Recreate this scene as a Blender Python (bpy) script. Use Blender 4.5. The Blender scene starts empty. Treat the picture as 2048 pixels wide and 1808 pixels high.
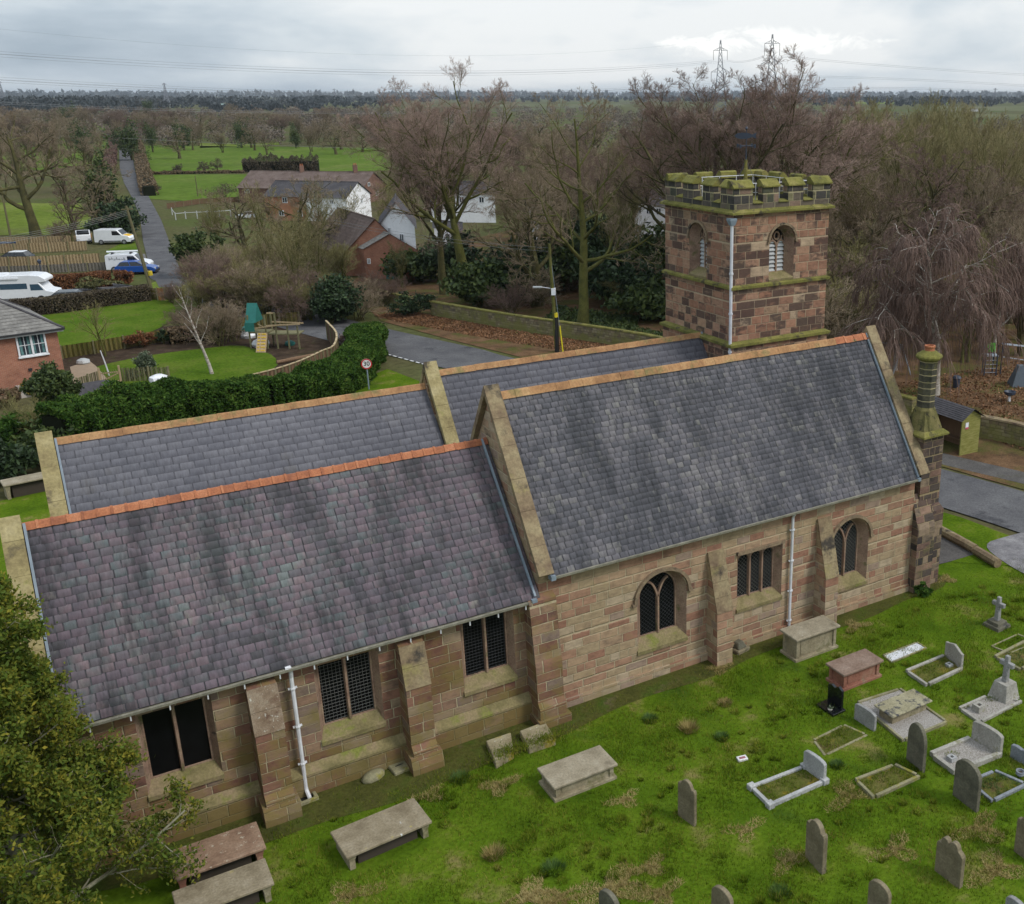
import bpy, math, random
import numpy as np
from mathutils import Vector, Matrix
from mathutils.geometry import tessellate_polygon
R = math.radians
scene = bpy.context.scene
COL = scene.collection

# ------------------------------------------------------------------ camera
F, CX, CY, YAW, PIT = 2062.5, 1360.0, 865.2, .574, .317      # solved from the church's own right angles (2048 x 1808 px)
CAM = np.array([-11.563, -25.075, 18.07])
cam = bpy.data.cameras.new('camera')
cam_o = bpy.data.objects.new('camera', cam); COL.objects.link(cam_o)
cam_o.location = CAM
cam_o.rotation_euler = (math.pi/2 - PIT, 0, -YAW)
cam.sensor_fit = 'HORIZONTAL'; cam.sensor_width = 36
cam.lens = F/2048*36
cam.shift_x = (1024-CX)/2048; cam.shift_y = (CY-904)/2048
cam.clip_start = .1; cam.clip_end = 60000
scene.camera = cam_o

# ------------------------------------------------------------------ light
SUN_EL, SUN_AZ, EXPO, SKY_K = 46, -52, 0.42, .08               # azimuth measured from +X (west) in degrees
scene.view_settings.view_transform = 'Standard'
scene.view_settings.look = 'None'
scene.view_settings.exposure = EXPO
scene.view_settings.gamma = 1
scene.view_settings.use_curve_mapping = False
sl = bpy.data.lights.new('sun', 'SUN'); sl.energy = 1.5; sl.angle = R(16); sl.color = (1, .965, .91)
so = bpy.data.objects.new('sun', sl); COL.objects.link(so)
sd = Vector((math.cos(R(SUN_EL))*math.cos(R(SUN_AZ)), math.cos(R(SUN_EL))*math.sin(R(SUN_AZ)), math.sin(R(SUN_EL))))
so.rotation_euler = (-sd).to_track_quat('-Z', 'Y').to_euler()
so.location = (0, 0, 80)

# ------------------------------------------------------------------ node helpers
def nd(nt, typ, props=None, **ins):
    n = nt.nodes.new('ShaderNode'+typ)
    for k, v in (props or {}).items(): setattr(n, k, v)
    for k, v in ins.items():
        s = n.inputs[int(k[1:])] if k[0] == 'i' and k[1:].isdigit() else n.inputs[k.replace('_', ' ')]
        if isinstance(v, bpy.types.NodeSocket): nt.links.new(v, s)
        else: s.default_value = v
    return n
def mth(nt, op, a, b=0.0, c=None):
    k = dict(i0=a, i1=b)
    if c is not None: k['i2'] = c
    return nd(nt, 'Math', {'operation': op}, **k).outputs[0]
def c4(c): return (c[0], c[1], c[2], 1)
def mixc(nt, f, a, b, mode='MIX'):
    n = nt.nodes.new('ShaderNodeMix'); n.data_type = 'RGBA'; n.blend_type = mode
    for i, v in ((0, f), (6, a), (7, b)):
        if isinstance(v, bpy.types.NodeSocket): nt.links.new(v, n.inputs[i])
        else: n.inputs[i].default_value = v if i == 0 else c4(v)
    return n.outputs[2]
def ramp(nt, f, stops, interp='LINEAR'):
    n = nt.nodes.new('ShaderNodeValToRGB'); n.color_ramp.interpolation = interp
    e = n.color_ramp.elements
    while len(e) < len(stops): e.new(.5)
    for el, (p, c) in zip(e, stops):
        el.position = p; el.color = c4(c) if not isinstance(c, (int, float)) else (c, c, c, 1)
    nt.links.new(f, n.inputs[0])
    return n.outputs[0]
def noise(nt, vec, scale, detail=4, rough=.55, dist=0.0):
    k = dict(Scale=scale, Detail=detail, Roughness=rough, Distortion=dist)
    if vec is not None: k['Vector'] = vec
    return nd(nt, 'TexNoise', None, **k).outputs[0]
def maprange(nt, v, a, b, c=0.0, d=1.0):
    return nd(nt, 'MapRange', None, i0=v, i1=a, i2=b, i3=c, i4=d).outputs[0]
def scalev(nt, vec, s):
    return nd(nt, 'VectorMath', {'operation': 'MULTIPLY'}, i0=vec, i1=s).outputs[0]
def base(name, rough=.85, spec=.25):
    m = bpy.data.materials.new(name); m.use_nodes = True
    nt = m.node_tree; b = nt.nodes['Principled BSDF']
    b.inputs['Roughness'].default_value = rough
    b.inputs['Specular IOR Level'].default_value = spec
    return m, nt, b
def bump(nt, b, h, strength=.5, dist=.02):
    n = nd(nt, 'Bump', None, Height=h, Strength=strength, Distance=dist)
    nt.links.new(n.outputs[0], b.inputs['Normal'])
def coord(nt, which='Object'):
    if which == 'World': return nd(nt, 'NewGeometry').outputs['Position']
    return nd(nt, 'TexCoord').outputs[which]
def mottle(name, stops, scale=2.0, detail=6, rough=.85, spots=(), bmp=.3, bdist=.02, fine=None, which='Object', stretch=None, metal=0, spec=.25, island=0):
    """noise-ramped surface; spots = (colour, scale, threshold, softness)"""
    m, nt, b = base(name, rough, spec)
    v = coord(nt, which)
    if stretch: v = scalev(nt, v, stretch)
    n1 = noise(nt, v, scale, detail, .62)
    if island:
        ri = nd(nt, 'NewGeometry').outputs['Random Per Island']
        n1 = mth(nt, 'ADD', mth(nt, 'MULTIPLY', n1, 1-island), mth(nt, 'MULTIPLY', ri, island))
    c = ramp(nt, n1, stops)
    for col, sc, th, so_ in spots:
        s = noise(nt, v, sc, 5, .65)
        c = mixc(nt, maprange(nt, s, th, th+so_), c, col)
    f = noise(nt, v, fine or scale*9, 3, .6)
    c = mixc(nt, 1.0, c, ramp(nt, f, [(.25, .72), (.75, 1.22)]), 'MULTIPLY')
    nt.links.new(c, b.inputs['Base Color'])
    b.inputs['Metallic'].default_value = metal
    if bmp: bump(nt, b, f, bmp, bdist)
    return m
def plain(name, col, rough=.5, metal=0, spec=.4, var=.12):
    m, nt, b = base(name, rough, spec)
    f = noise(nt, coord(nt), 3.5, 4, .6)
    lo = [x*(1-var) for x in col]; hi = [min(1, x*(1+var)) for x in col]
    nt.links.new(ramp(nt, f, [(.3, lo), (.7, hi)]), b.inputs['Base Color'])
    b.inputs['Metallic'].default_value = metal
    return m
def leafmat(name, stops, trans=.25, rough=.6, spec=.3, bigw=.38, bigs=.9):
    m, nt, b = base(name, rough, spec)
    ri = nd(nt, 'NewGeometry').outputs['Random Per Island']
    big = maprange(nt, noise(nt, coord(nt), bigs, 4, .55), .28, .72)
    f = mth(nt, 'ADD', mth(nt, 'MULTIPLY', ri, 1-bigw), mth(nt, 'MULTIPLY', big, bigw))
    c = ramp(nt, f, stops)
    nt.links.new(c, b.inputs['Base Color'])
    if trans:
        t = nd(nt, 'BsdfTranslucent', None, Color=c)
        mx = nd(nt, 'MixShader', None, i0=trans, i1=b.outputs[0], i2=t.outputs[0])
        nt.links.new(mx.outputs[0], nt.nodes['Material Output'].inputs[0])
    return m
def ashlar(name, palette, mortar, rh=.3, ln=.55, soot=(0.03, .028, .03), soot_th=.62, soot_soft=.12, green=(.12, .11, .03), green_th=.62, low_green=0.0, mw=.016, wob=.4):
    """coursed squared stone laid out in metres on the UV map: every block its own colour, dirt, soot and algae over it"""
    m, nt, b = base(name, .9, .2)
    uv = nd(nt, 'UVMap').outputs[0]
    sp = nd(nt, 'SeparateXYZ', None, i0=uv); u, v = sp.outputs[0], sp.outputs[1]
    dn = noise(nt, uv, 7.0, 2, .5)
    v = mth(nt, 'ADD', v, mth(nt, 'MULTIPLY', mth(nt, 'SUBTRACT', dn, .5), .03))
    n1 = nd(nt, 'TexNoise', {'noise_dimensions': '1D'}, W=mth(nt, 'MULTIPLY', v, 1.3), Detail=0.0).outputs[0]
    v2 = mth(nt, 'DIVIDE', mth(nt, 'ADD', v, mth(nt, 'MULTIPLY', n1, wob*rh)), rh)
    row = mth(nt, 'FLOOR', v2); fv = mth(nt, 'FRACT', v2)
    wr = nd(nt, 'TexWhiteNoise', {'noise_dimensions': '1D'}, W=row).outputs[0]
    cu = nd(nt, 'CombineXYZ', None, X=mth(nt, 'MULTIPLY', u, 1.1), Y=mth(nt, 'MULTIPLY', row, 7.31))
    n2 = nd(nt, 'TexNoise', {'noise_dimensions': '2D'}, Vector=cu.outputs[0], Scale=1.0, Detail=0.0).outputs[0]
    u2 = mth(nt, 'ADD', mth(nt, 'ADD', u, mth(nt, 'MULTIPLY', wr, 9.7)), mth(nt, 'MULTIPLY', n2, .55*ln))
    lr = mth(nt, 'MULTIPLY', mth(nt, 'ADD', mth(nt, 'MULTIPLY', wr, .75), .65), ln)
    u3 = mth(nt, 'DIVIDE', u2, lr)
    cl = mth(nt, 'FLOOR', u3); fu = mth(nt, 'FRACT', u3)
    idv = nd(nt, 'CombineXYZ', None, X=cl, Y=row).outputs[0]
    wn = nd(nt, 'TexWhiteNoise', {'noise_dimensions': '2D'}, Vector=idv)
    rnd, rc = wn.outputs[0], wn.outputs[1]
    eu = mth(nt, 'MULTIPLY', mth(nt, 'MINIMUM', fu, mth(nt, 'SUBTRACT', 1.0, fu)), lr)
    ev = mth(nt, 'MULTIPLY', mth(nt, 'MINIMUM', fv, mth(nt, 'SUBTRACT', 1.0, fv)), rh)
    e = mth(nt, 'ADD', mth(nt, 'MINIMUM', eu, ev), mth(nt, 'MULTIPLY', mth(nt, 'SUBTRACT', noise(nt, uv, 22, 2, .6), .5), .018))
    mort = maprange(nt, e, mw*.55, mw*1.3, 1.0, 0.0)
    c = ramp(nt, rnd, palette, 'CONSTANT')
    patch = noise(nt, uv, 3.2, 6, .68)
    c = mixc(nt, 1.0, c, ramp(nt, patch, [(.25, .62), (.5, 1.0), (.78, 1.3)]), 'MULTIPLY')
    bed = noise(nt, scalev(nt, uv, (2.5, 16, 1)), 1.0, 4, .65)
    c = mixc(nt, .55, c, ramp(nt, bed, [(.3, .7), (.7, 1.25)]), 'MULTIPLY')
    c = mixc(nt, mth(nt, 'MULTIPLY', mort, .9), c, mortar)
    rg = nd(nt, 'SeparateColor', None, Color=rc)
    st = mth(nt, 'ADD', mth(nt, 'MULTIPLY', noise(nt, uv, .45, 4, .6), .58), mth(nt, 'MULTIPLY', rg.outputs[1], .20))
    st = mth(nt, 'ADD', st, mth(nt, 'MULTIPLY', noise(nt, scalev(nt, uv, (2.2, 5.0, 1)), 1.0, 5, .72, .3), .36))
    sm = mth(nt, 'MULTIPLY', maprange(nt, st, soot_th, soot_th+soot_soft), mth(nt, 'SUBTRACT', 1.0, mth(nt, 'MULTIPLY', mort, .75)))
    c = mixc(nt, mth(nt, 'MULTIPLY', sm, .80), c, soot)
    gr = noise(nt, uv, .8, 5, .7)
    if low_green:
        z = nd(nt, 'SeparateXYZ', None, i0=coord(nt)).outputs[2]
        gr = mth(nt, 'ADD', gr, maprange(nt, z, 0.0, 1.4, low_green, 0.0))
    c = mixc(nt, mth(nt, 'MULTIPLY', maprange(nt, gr, green_th, green_th+.16), .75), c, green)
    nt.links.new(c, b.inputs['Base Color'])
    h = mth(nt, 'ADD', mth(nt, 'MULTIPLY', mort, -1.0), mth(nt, 'MULTIPLY', patch, .8))
    bump(nt, b, h, .8, .035)
    return m
def slate(name, stops, streak=(.03, .03, .035), st_th=.55, st_amt=.7, light=None, lt_th=.68):
    m, nt, b = base(name, .62, .4)
    ri = nd(nt, 'NewGeometry').outputs['Random Per Island']
    uv = nd(nt, 'UVMap').outputs[0]
    big = maprange(nt, noise(nt, uv, .30, 4, .6), .30, .70)
    f = mth(nt, 'ADD', mth(nt, 'MULTIPLY', ri, .44), mth(nt, 'MULTIPLY', big, .56))
    c = ramp(nt, f, stops)
    fn = noise(nt, scalev(nt, uv, (9, 2.2, 1)), 1.6, 5, .7)
    c = mixc(nt, .9, c, ramp(nt, fn, [(.25, .62), (.75, 1.32)]), 'MULTIPLY')
    s1 = noise(nt, scalev(nt, uv, (1.1, .28, 1)), .75, 5, .68)
    s2 = noise(nt, scalev(nt, uv, (7, 1.1, 1)), 1.0, 4, .65)
    s = mth(nt, 'ADD', mth(nt, 'ADD', mth(nt, 'MULTIPLY', maprange(nt, s1, .32, .68), .62), mth(nt, 'MULTIPLY', maprange(nt, s2, .3, .7), .24)), mth(nt, 'MULTIPLY', ri, .14))
    c = mixc(nt, mth(nt, 'MULTIPLY', maprange(nt, s, st_th, st_th+.28), st_amt), c, streak)
    if light:
        l = mth(nt, 'ADD', mth(nt, 'MULTIPLY', noise(nt, scalev(nt, uv, (3, 1.0, 1)), 1.3, 5, .7), .8), mth(nt, 'MULTIPLY', ri, .22))
        c = mixc(nt, mth(nt, 'MULTIPLY', maprange(nt, l, lt_th, lt_th+.1), .55), c, light)
    nt.links.new(c, b.inputs['Base Color'])
    bump(nt, b, fn, .3, .01)
    return m

# ------------------------------------------------------------------ sky: overcast cloud over a clear-sky model
W = bpy.data.worlds.new("World"); scene.world = W; W.use_nodes = True
nt = W.node_tree; bg = nt.nodes['Background']
sky = nt.nodes.new('ShaderNodeTexSky'); sky.sky_type = 'NISHITA'; sky.sun_disc = False
sky.sun_elevation = R(SUN_EL); sky.sun_rotation = R(90-SUN_AZ); sky.dust_density = 2.0
dv = nd(nt, 'TexCoord').outputs['Generated']
sp = nd(nt, 'SeparateXYZ', None, i0=dv)
zc = mth(nt, 'MAXIMUM', sp.outputs[2], 0.0)
den = mth(nt, 'ADD', zc, .045)
cv = nd(nt, 'CombineXYZ', None, X=mth(nt, 'DIVIDE', sp.outputs[0], den), Y=mth(nt, 'DIVIDE', sp.outputs[1], den)).outputs[0]
n_a = noise(nt, cv, .07, 5, .5, .4)
n_b = noise(nt, scalev(nt, dv, (4.0, 4.0, 15.0)), 1.0, 6, .52, .3)
# brightness towards the sun's side of the sky (the right of the view)
az = nd(nt, 'VectorMath', {'operation': 'DOT_PRODUCT'}, i0=dv, i1=(math.sin(YAW+.18), math.cos(YAW+.18), 0)).outputs['Value']
azf = maprange(nt, az, .80, 1.0)
cl = mth(nt, 'ADD', mth(nt, 'MULTIPLY', n_a, .3), mth(nt, 'MULTIPLY', n_b, .7))
cl = mth(nt, 'ADD', cl, mth(nt, 'MULTIPLY', azf, .13))
cc = ramp(nt, cl, [(.38, (.31, .375, .445)), (.47, (.42, .485, .55)), (.54, (.55, .605, .65)), (.64, (.73, .75, .76))])
puff = mth(nt, 'MULTIPLY', noise(nt, scalev(nt, dv, (34, 34, 62)), 1.0, 7, .66, .5), maprange(nt, mth(nt, 'ABSOLUTE', mth(nt, 'SUBTRACT', zc, .045)), 0.0, .034, 1.0, .0))
pz = nd(nt, 'VectorMath', {'operation': 'DOT_PRODUCT'}, i0=dv, i1=(math.sin(YAW+.082), math.cos(YAW+.082), 0)).outputs['Value']
puff = mth(nt, 'MULTIPLY', puff, maprange(nt, pz, .985, .998))
cc = mixc(nt, maprange(nt, puff, .34, .50), cc, (.95, .95, .93))
dark = mth(nt, 'MULTIPLY', maprange(nt, mth(nt, 'ADD', zc, mth(nt, 'MULTIPLY', mth(nt, 'SUBTRACT', n_b, .5), .05)), .0885, .094), .75)
lowd = mth(nt, 'MULTIPLY', dark, maprange(nt, zc, .11, .25, 1.0, 0.0))
cc = mixc(nt, lowd, cc, (.22, .255, .31))
lift = maprange(nt, zc, .07, .8, 1.0, 1.55)                    # an overcast sky is brighter overhead
mul = nd(nt, 'VectorMath', {'operation': 'SCALE'}, i0=cc, Scale=lift).outputs[0]
skyk = nd(nt, 'VectorMath', {'operation': 'SCALE'}, i0=sky.outputs[0], Scale=SKY_K).outputs[0]
fin = mixc(nt, .88, skyk, mul)
nt.links.new(fin, bg.inputs[0]); bg.inputs[1].default_value = 1.0

# ------------------------------------------------------------------ pixel -> place
_fw = np.array([math.sin(YAW)*math.cos(PIT), math.cos(YAW)*math.cos(PIT), -math.sin(PIT)])
_rt = np.array([math.cos(YAW), -math.sin(YAW), 0.0]); _up = np.cross(_rt, _fw)
def ray(u, v): return _fw+_rt*(u-CX)/F-_up*(v-CY)/F
def G(u, v, z=0.0):
    d = ray(u, v); return CAM+d*((z-CAM[2])/d[2])
def GD(u, D, z=0.0):
    """ground point on the bearing of column u at D metres"""
    d = ray(u, 187.0); h = d[:2]/np.hypot(*d[:2]); return np.array([CAM[0]+h[0]*D, CAM[1]+h[1]*D, z])
def HT(p, vt, u=None):
    """height above z=0 of image row vt over the ground point p"""
    D = math.hypot(p[0]-CAM[0], p[1]-CAM[1])
    if u is None:
        q = np.asarray(p)-CAM; u = CX+F*(q@_rt)/(q@_fw)
    d = ray(u, vt); return CAM[2]+d[2]*D/math.hypot(d[0], d[1])

# ------------------------------------------------------------------ objects
def tag(o, label=None, cat=None, group=None, kind=None):
    for k, v in (('label', label), ('category', cat), ('group', group), ('kind', kind)):
        if v: o[k] = v
    return o
def thing(name, label, cat, loc=(0, 0, 0), rz=0.0, group=None):
    o = bpy.data.objects.new(name, None); COL.objects.link(o)
    o.location = tuple(map(float, loc)); o.rotation_euler = (0, 0, rz); o.empty_display_size = .3
    return tag(o, label, cat, group)
def finish(me, name, mats, parent, loc, rz, uv, smooth):
    for m in (mats if isinstance(mats, (list, tuple)) else [mats]): me.materials.append(m)
    if uv:
        n = len(me.loops); co = np.empty(len(me.vertices)*3); me.vertices.foreach_get('co', co); co = co.reshape(-1, 3)
        vi = np.empty(n, np.int32); me.loops.foreach_get('vertex_index', vi)
        nr = np.empty(len(me.polygons)*3); me.polygons.foreach_get('normal', nr); nr = nr.reshape(-1, 3)
        tot = np.empty(len(me.polygons), np.int32); me.polygons.foreach_get('loop_total', tot)
        N = np.repeat(nr, tot, axis=0); P = co[vi]
        t = np.stack([-N[:, 1], N[:, 0], np.zeros(n)], -1); l = np.linalg.norm(t, axis=1)
        flat = l < .2
        t[flat] = (1, 0, 0); t /= np.linalg.norm(t, axis=1)[:, None]
        bt = np.cross(N, t); bt[flat] = (0, 1, 0)
        UV = np.stack([(P*t).sum(1), (P*bt).sum(1)], -1)
        ul = me.uv_layers.new(name='UVMap'); ul.data.foreach_set('uv', UV.ravel().astype(np.float32))
    if smooth: me.polygons.foreach_set('use_smooth', np.ones(len(me.polygons), bool))
    me.update()
    o = bpy.data.objects.new(name, me); COL.objects.link(o)
    o.location = tuple(map(float, loc)); o.rotation_euler = (0, 0, rz)
    if parent: o.parent = parent
    return o
class MB:
    def __init__(s): s.v = []; s.f = []; s.mi = []
    def add(s, vs, fs, mi=0):
        k = len(s.v); s.v += [tuple(map(float, p)) for p in vs]; s.f += [tuple(i+k for i in f) for f in fs]; s.mi += [mi]*len(fs); return s
    def box(s, x0, x1, y0, y1, z0, z1, mi=0):
        return s.add([(x, y, z) for z in (z0, z1) for y in (y0, y1) for x in (x0, x1)], [(0, 2, 3, 1), (4, 5, 7, 6), (0, 1, 5, 4), (1, 3, 7, 5), (3, 2, 6, 7), (2, 0, 4, 6)], mi)
    def obox(s, c, a, b, d, mi=0):
        c, a, b, d = map(Vector, (c, a, b, d))
        return s.add([c+i*a+j*b+k*d for k in (-1, 1) for j in (-1, 1) for i in (-1, 1)], [(0, 2, 3, 1), (4, 5, 7, 6), (0, 1, 5, 4), (1, 3, 7, 5), (3, 2, 6, 7), (2, 0, 4, 6)], mi)
    def bar(s, p, q, w, h, upv=(0, 0, 1), mi=0):
        p, q, upv = Vector(p), Vector(q), Vector(upv); d = (q-p)
        sdv = d.cross(upv).normalized(); uu = sdv.cross(d).normalized()
        return s.obox((p+q)/2, d/2, sdv*w/2, uu*h/2, mi)
    def prism(s, poly, vec, mi=0):
        n = len(poly); P = [Vector(p) for p in poly]; v = Vector(vec)
        nrm = Vector((0, 0, 0))
        for i in range(n): nrm += P[i].cross(P[(i+1) % n])
        if nrm.dot(v) > 0: P.reverse()
        fs = [tuple(range(n)), tuple(range(2*n-1, n-1, -1))]+[(i, i+n, (i+1) % n+n, (i+1) % n) for i in range(n)]
        return s.add(P+[p+v for p in P], fs, mi)
    def tube(s, pts, r, n=8, mi=0):
        P = [Vector(p) for p in pts]; rr = r if isinstance(r, (list, tuple)) else [r]*len(P)
        d0 = (P[-1]-P[0]).normalized(); a = d0.orthogonal().normalized(); vs = []; m = len(P)
        for i, p in enumerate(P):
            t = (P[min(i+1, m-1)]-P[max(i-1, 0)]).normalized()
            aa = (a-t*a.dot(t)).normalized(); b = t.cross(aa)
            vs += [p+(aa*math.cos(2*math.pi*j/n)+b*math.sin(2*math.pi*j/n))*rr[i] for j in range(n)]
        fs = [(i*n+j, i*n+(j+1) % n, (i+1)*n+(j+1) % n, (i+1)*n+j) for i in range(m-1) for j in range(n)]
        fs += [tuple(range(n-1, -1, -1)), tuple((m-1)*n+j for j in range(n))]
        return s.add(vs, fs, mi)
    def lathe(s, c, prof, n=16, mi=0, ph=0.0):
        vs = [(c[0]+r*math.cos(2*math.pi*j/n+ph), c[1]+r*math.sin(2*math.pi*j/n+ph), c[2]+z) for r, z in prof for j in range(n)]
        m = len(prof)
        fs = [(i*n+j, i*n+(j+1) % n, (i+1)*n+(j+1) % n, (i+1)*n+j) for i in range(m-1) for j in range(n)]
        fs += [tuple(range(n-1, -1, -1)), tuple((m-1)*n+j for j in range(n))]
        return s.add(vs, fs, mi)
    def loft(s, loops, mi=0, cap=True):
        n = len(loops[0]); m = len(loops)
        fs = [(i*n+j, i*n+(j+1) % n, (i+1)*n+(j+1) % n, (i+1)*n+j) for i in range(m-1) for j in range(n)]
        if cap: fs += [tuple(range(n-1, -1, -1)), tuple((m-1)*n+j for j in range(n))]
        return s.add([p for l in loops for p in l], fs, mi)
    def build(s, name, mats, parent=None, loc=(0, 0, 0), rz=0.0, uv=True, smooth=False, bevel=0.0, fix=False):
        me = bpy.data.meshes.new(name); me.from_pydata(s.v, [], s.f)
        if any(s.mi): me.polygons.foreach_set('material_index', np.array(s.mi, np.int32))
        if fix:
            import bmesh
            bm = bmesh.new(); bm.from_mesh(me); bmesh.ops.recalc_face_normals(bm, faces=bm.faces[:]); bm.to_mesh(me); bm.free()
        if bevel:
            import bmesh
            bm = bmesh.new(); bm.from_mesh(me)
            bmesh.ops.bevel(bm, geom=bm.edges[:], offset=bevel, segments=1, affect='EDGES', profile=.5)
            bm.to_mesh(me); bm.free()
        return finish(me, name, mats, parent, loc, rz, uv, smooth)
def npmesh(name, V, Fq, mats, parent=None, loc=(0, 0, 0), rz=0.0, smooth=False, mi=None, uv=False):
    """V (n,3), Fq (m,3|4) arrays -> one mesh"""
    me = bpy.data.meshes.new(name); k = Fq.shape[1]; m = len(Fq)
    me.vertices.add(len(V)); me.vertices.foreach_set('co', np.ascontiguousarray(V, np.float32).ravel())
    me.loops.add(m*k); me.loops.foreach_set('vertex_index', np.ascontiguousarray(Fq, np.int32).ravel())
    me.polygons.add(m); me.polygons.foreach_set('loop_start', np.arange(0, m*k, k, dtype=np.int32)); me.polygons.foreach_set('loop_total', np.full(m, k, np.int32))
    if mi is not None: me.polygons.foreach_set('material_index', np.ascontiguousarray(mi, np.int32))
    me.update(calc_edges=True)
    return finish(me, name, mats, parent, loc, rz, uv, smooth)
def children_of(o): return [c for c in bpy.data.objects if c.parent == o]
_kids = {}
def dup(o, loc, rz=None, sc=None, label=None, group=None):
    """a copy of a thing with copies of its parts and sub-parts"""
    def cp(a, par):
        c = a.copy(); COL.objects.link(c)
        if par: c.parent = par
        for ch in a.children: cp(ch, c)
        return c
    r = cp(o, None); r.location = tuple(map(float, loc))
    if rz is not None: r.rotation_euler = (0, 0, rz)
    if sc is not None: r.scale = sc if isinstance(sc, tuple) else (sc, sc, sc)
    if label: r['label'] = label
    if group: r['group'] = group
    return r
def struct(name, mb_or_pts, mat, z=None):
    """flat sheet from a ring of points"""
    if isinstance(mb_or_pts, MB): o = mb_or_pts.build(name, mat)
    else:
        P = [Vector((p[0], p[1], z if z is not None else 0)) for p in mb_or_pts]
        tr = tessellate_polygon([P]); me_ = MB()
        fs = [t if (P[t[1]]-P[t[0]]).cross(P[t[2]]-P[t[0]]).z > 0 else t[::-1] for t in tr]
        o = me_.add(P, [tuple(f) for f in fs]).build(name, mat)
    o['kind'] = 'structure'; return o
def smoothring(pts, it=2):
    for _ in range(it):
        q = []
        for i in range(len(pts)):
            a, b = np.asarray(pts[i][:2]), np.asarray(pts[(i+1) % len(pts)][:2])
            q += [a*.75+b*.25, a*.25+b*.75]
        pts = q
    return pts
def ribbon(pts, w):
    """ring of points around a centre line of width w"""
    P = [np.asarray(p[:2], float) for p in pts]; L, Rr = [], []
    for i, p in enumerate(P):
        t = P[min(i+1, len(P)-1)]-P[max(i-1, 0)]; t /= np.hypot(*t); nn = np.array([-t[1], t[0]])
        ww = w[i] if isinstance(w, (list, tuple)) else w
        L.append(p+nn*ww/2); Rr.append(p-nn*ww/2)
    return L+Rr[::-1]
def spline(pts, k=6):
    P = np.array([np.asarray(p[:2], float) for p in pts]); P = np.vstack([2*P[0]-P[1], P, 2*P[-1]-P[-2]]); out = []
    for i in range(1, len(P)-2):
        for j in range(k):
            t = j/k
            out.append(.5*((2*P[i])+(P[i+1]-P[i-1])*t+(2*P[i-1]-5*P[i]+4*P[i+1]-P[i+2])*t*t+(3*P[i]-P[i-1]-3*P[i+1]+P[i+2])*t**3))
    out.append(P[-2]); return out
# ------------------------------------------------------------------ church materials
PINK = [(0, (.34, .20, .13)), (.15, (.36, .26, .16)), (.30, (.285, .15, .10)), (.40, (.36, .245, .155)), (.56, (.33, .245, .15)), (.72, (.275, .16, .105)), (.80, (.40, .31, .21)), (.93, (.30, .215, .16))]
M_nave = ashlar('nave stone', PINK, (.44, .36, .235), .28, .58, soot_th=.70, green=(.22, .175, .075), green_th=.60, low_green=.12)
M_chan = ashlar('chancel stone', [(0, (.24, .125, .085)), (.15, (.28, .18, .115)), (.3, (.18, .088, .062)), (.45, (.25, .155, .105)), (.6, (.21, .105, .075)), (.74, (.28, .205, .135)), (.88, (.21, .15, .115))], (.44, .37, .24), .30, .66, soot_th=.67, green=(.165, .13, .035), green_th=.46, low_green=.12)
M_tow = ashlar('tower stone', [(0, (.33, .18, .115)), (.18, (.29, .15, .095)), (.36, (.36, .225, .145)), (.52, (.27, .145, .095)), (.68, (.34, .20, .13)), (.86, (.39, .285, .19)), (.93, (.29, .19, .12))], (.40, .31, .205), .33, .62, soot_th=.548, soot_soft=.07, soot=(.05, .036, .033), green=(.23, .185, .065), green_th=.62)
M_par = ashlar('parapet stone', [(0, (.10, .085, .07)), (.25, (.06, .055, .05)), (.5, (.13, .105, .08)), (.7, (.22, .15, .11)), (.82, (.075, .075, .055)), (.93, (.20, .18, .10))], (.38, .33, .20), .32, .5, soot_th=.66, green=(.11, .12, .035), green_th=.58)
M_wallstone = ashlar('boundary wall stone', [(0, (.27, .22, .14)), (.2, (.20, .15, .10)), (.4, (.30, .25, .16)), (.6, (.22, .18, .11)), (.8, (.16, .13, .09))], (.10, .085, .05), .19, .42, soot_th=.68, green=(.19, .19, .05), green_th=.54, low_green=.25)
M_dress = mottle('dressed stone', [(.3, (.20, .125, .09)), (.5, (.29, .19, .135)), (.7, (.34, .25, .17))], 2.5, 6, .9, [((.13, .12, .05), 1.6, .56, .12), ((.05, .045, .04), 2.1, .62, .1)], .4)
M_mould = mottle('weathered mould stone', [(.3, (.17, .125, .085)), (.55, (.26, .19, .12)), (.75, (.30, .25, .16))], 3, 6, .9, [((.045, .04, .035), 2.4, .55, .1)], .4)
M_cope = mottle('coping stone', [(.3, (.15, .10, .065)), (.5, (.24, .18, .105)), (.72, (.33, .27, .155))], 1.3, 6, .9, [((.06, .05, .04), 1.1, .56, .10), ((.27, .23, .09), .8, .58, .12)], .4)
M_moss = mottle('mossy coping stone', [(.3, (.10, .10, .025)), (.55, (.19, .175, .045)), (.75, (.28, .235, .09))], 1.6, 6, .95, [((.07, .06, .035), 2.0, .55, .1)], .5)
M_ochre = mottle('ochre coping stone', [(.3, (.20, .155, .075)), (.5, (.30, .245, .115)), (.72, (.40, .335, .18))], 1.3, 6, .9, [((.08, .065, .045), 1.2, .60, .10), ((.26, .25, .08), 2.0, .60, .1)], .4)
M_sill = mottle('green sill stone', [(.3, (.14, .12, .05)), (.5, (.22, .18, .085)), (.72, (.28, .20, .13))], 2.0, 6, .9, [((.17, .18, .04), 1.3, .56, .1)], .4)
M_rake = mottle('lichened weathering', [(.3, (.17, .115, .075)), (.5, (.24, .175, .12)), (.72, (.33, .27, .20))], 3.5, 7, .95, [((.13, .075, .05), 2.0, .56, .1), ((.5, .47, .4), 9, .62, .06)], .5)
M_lead = plain('grey lead', (.21, .255, .30), .55, 0, .4)
M_pipe = plain('painted pipe', (.62, .62, .64), .45)
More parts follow.
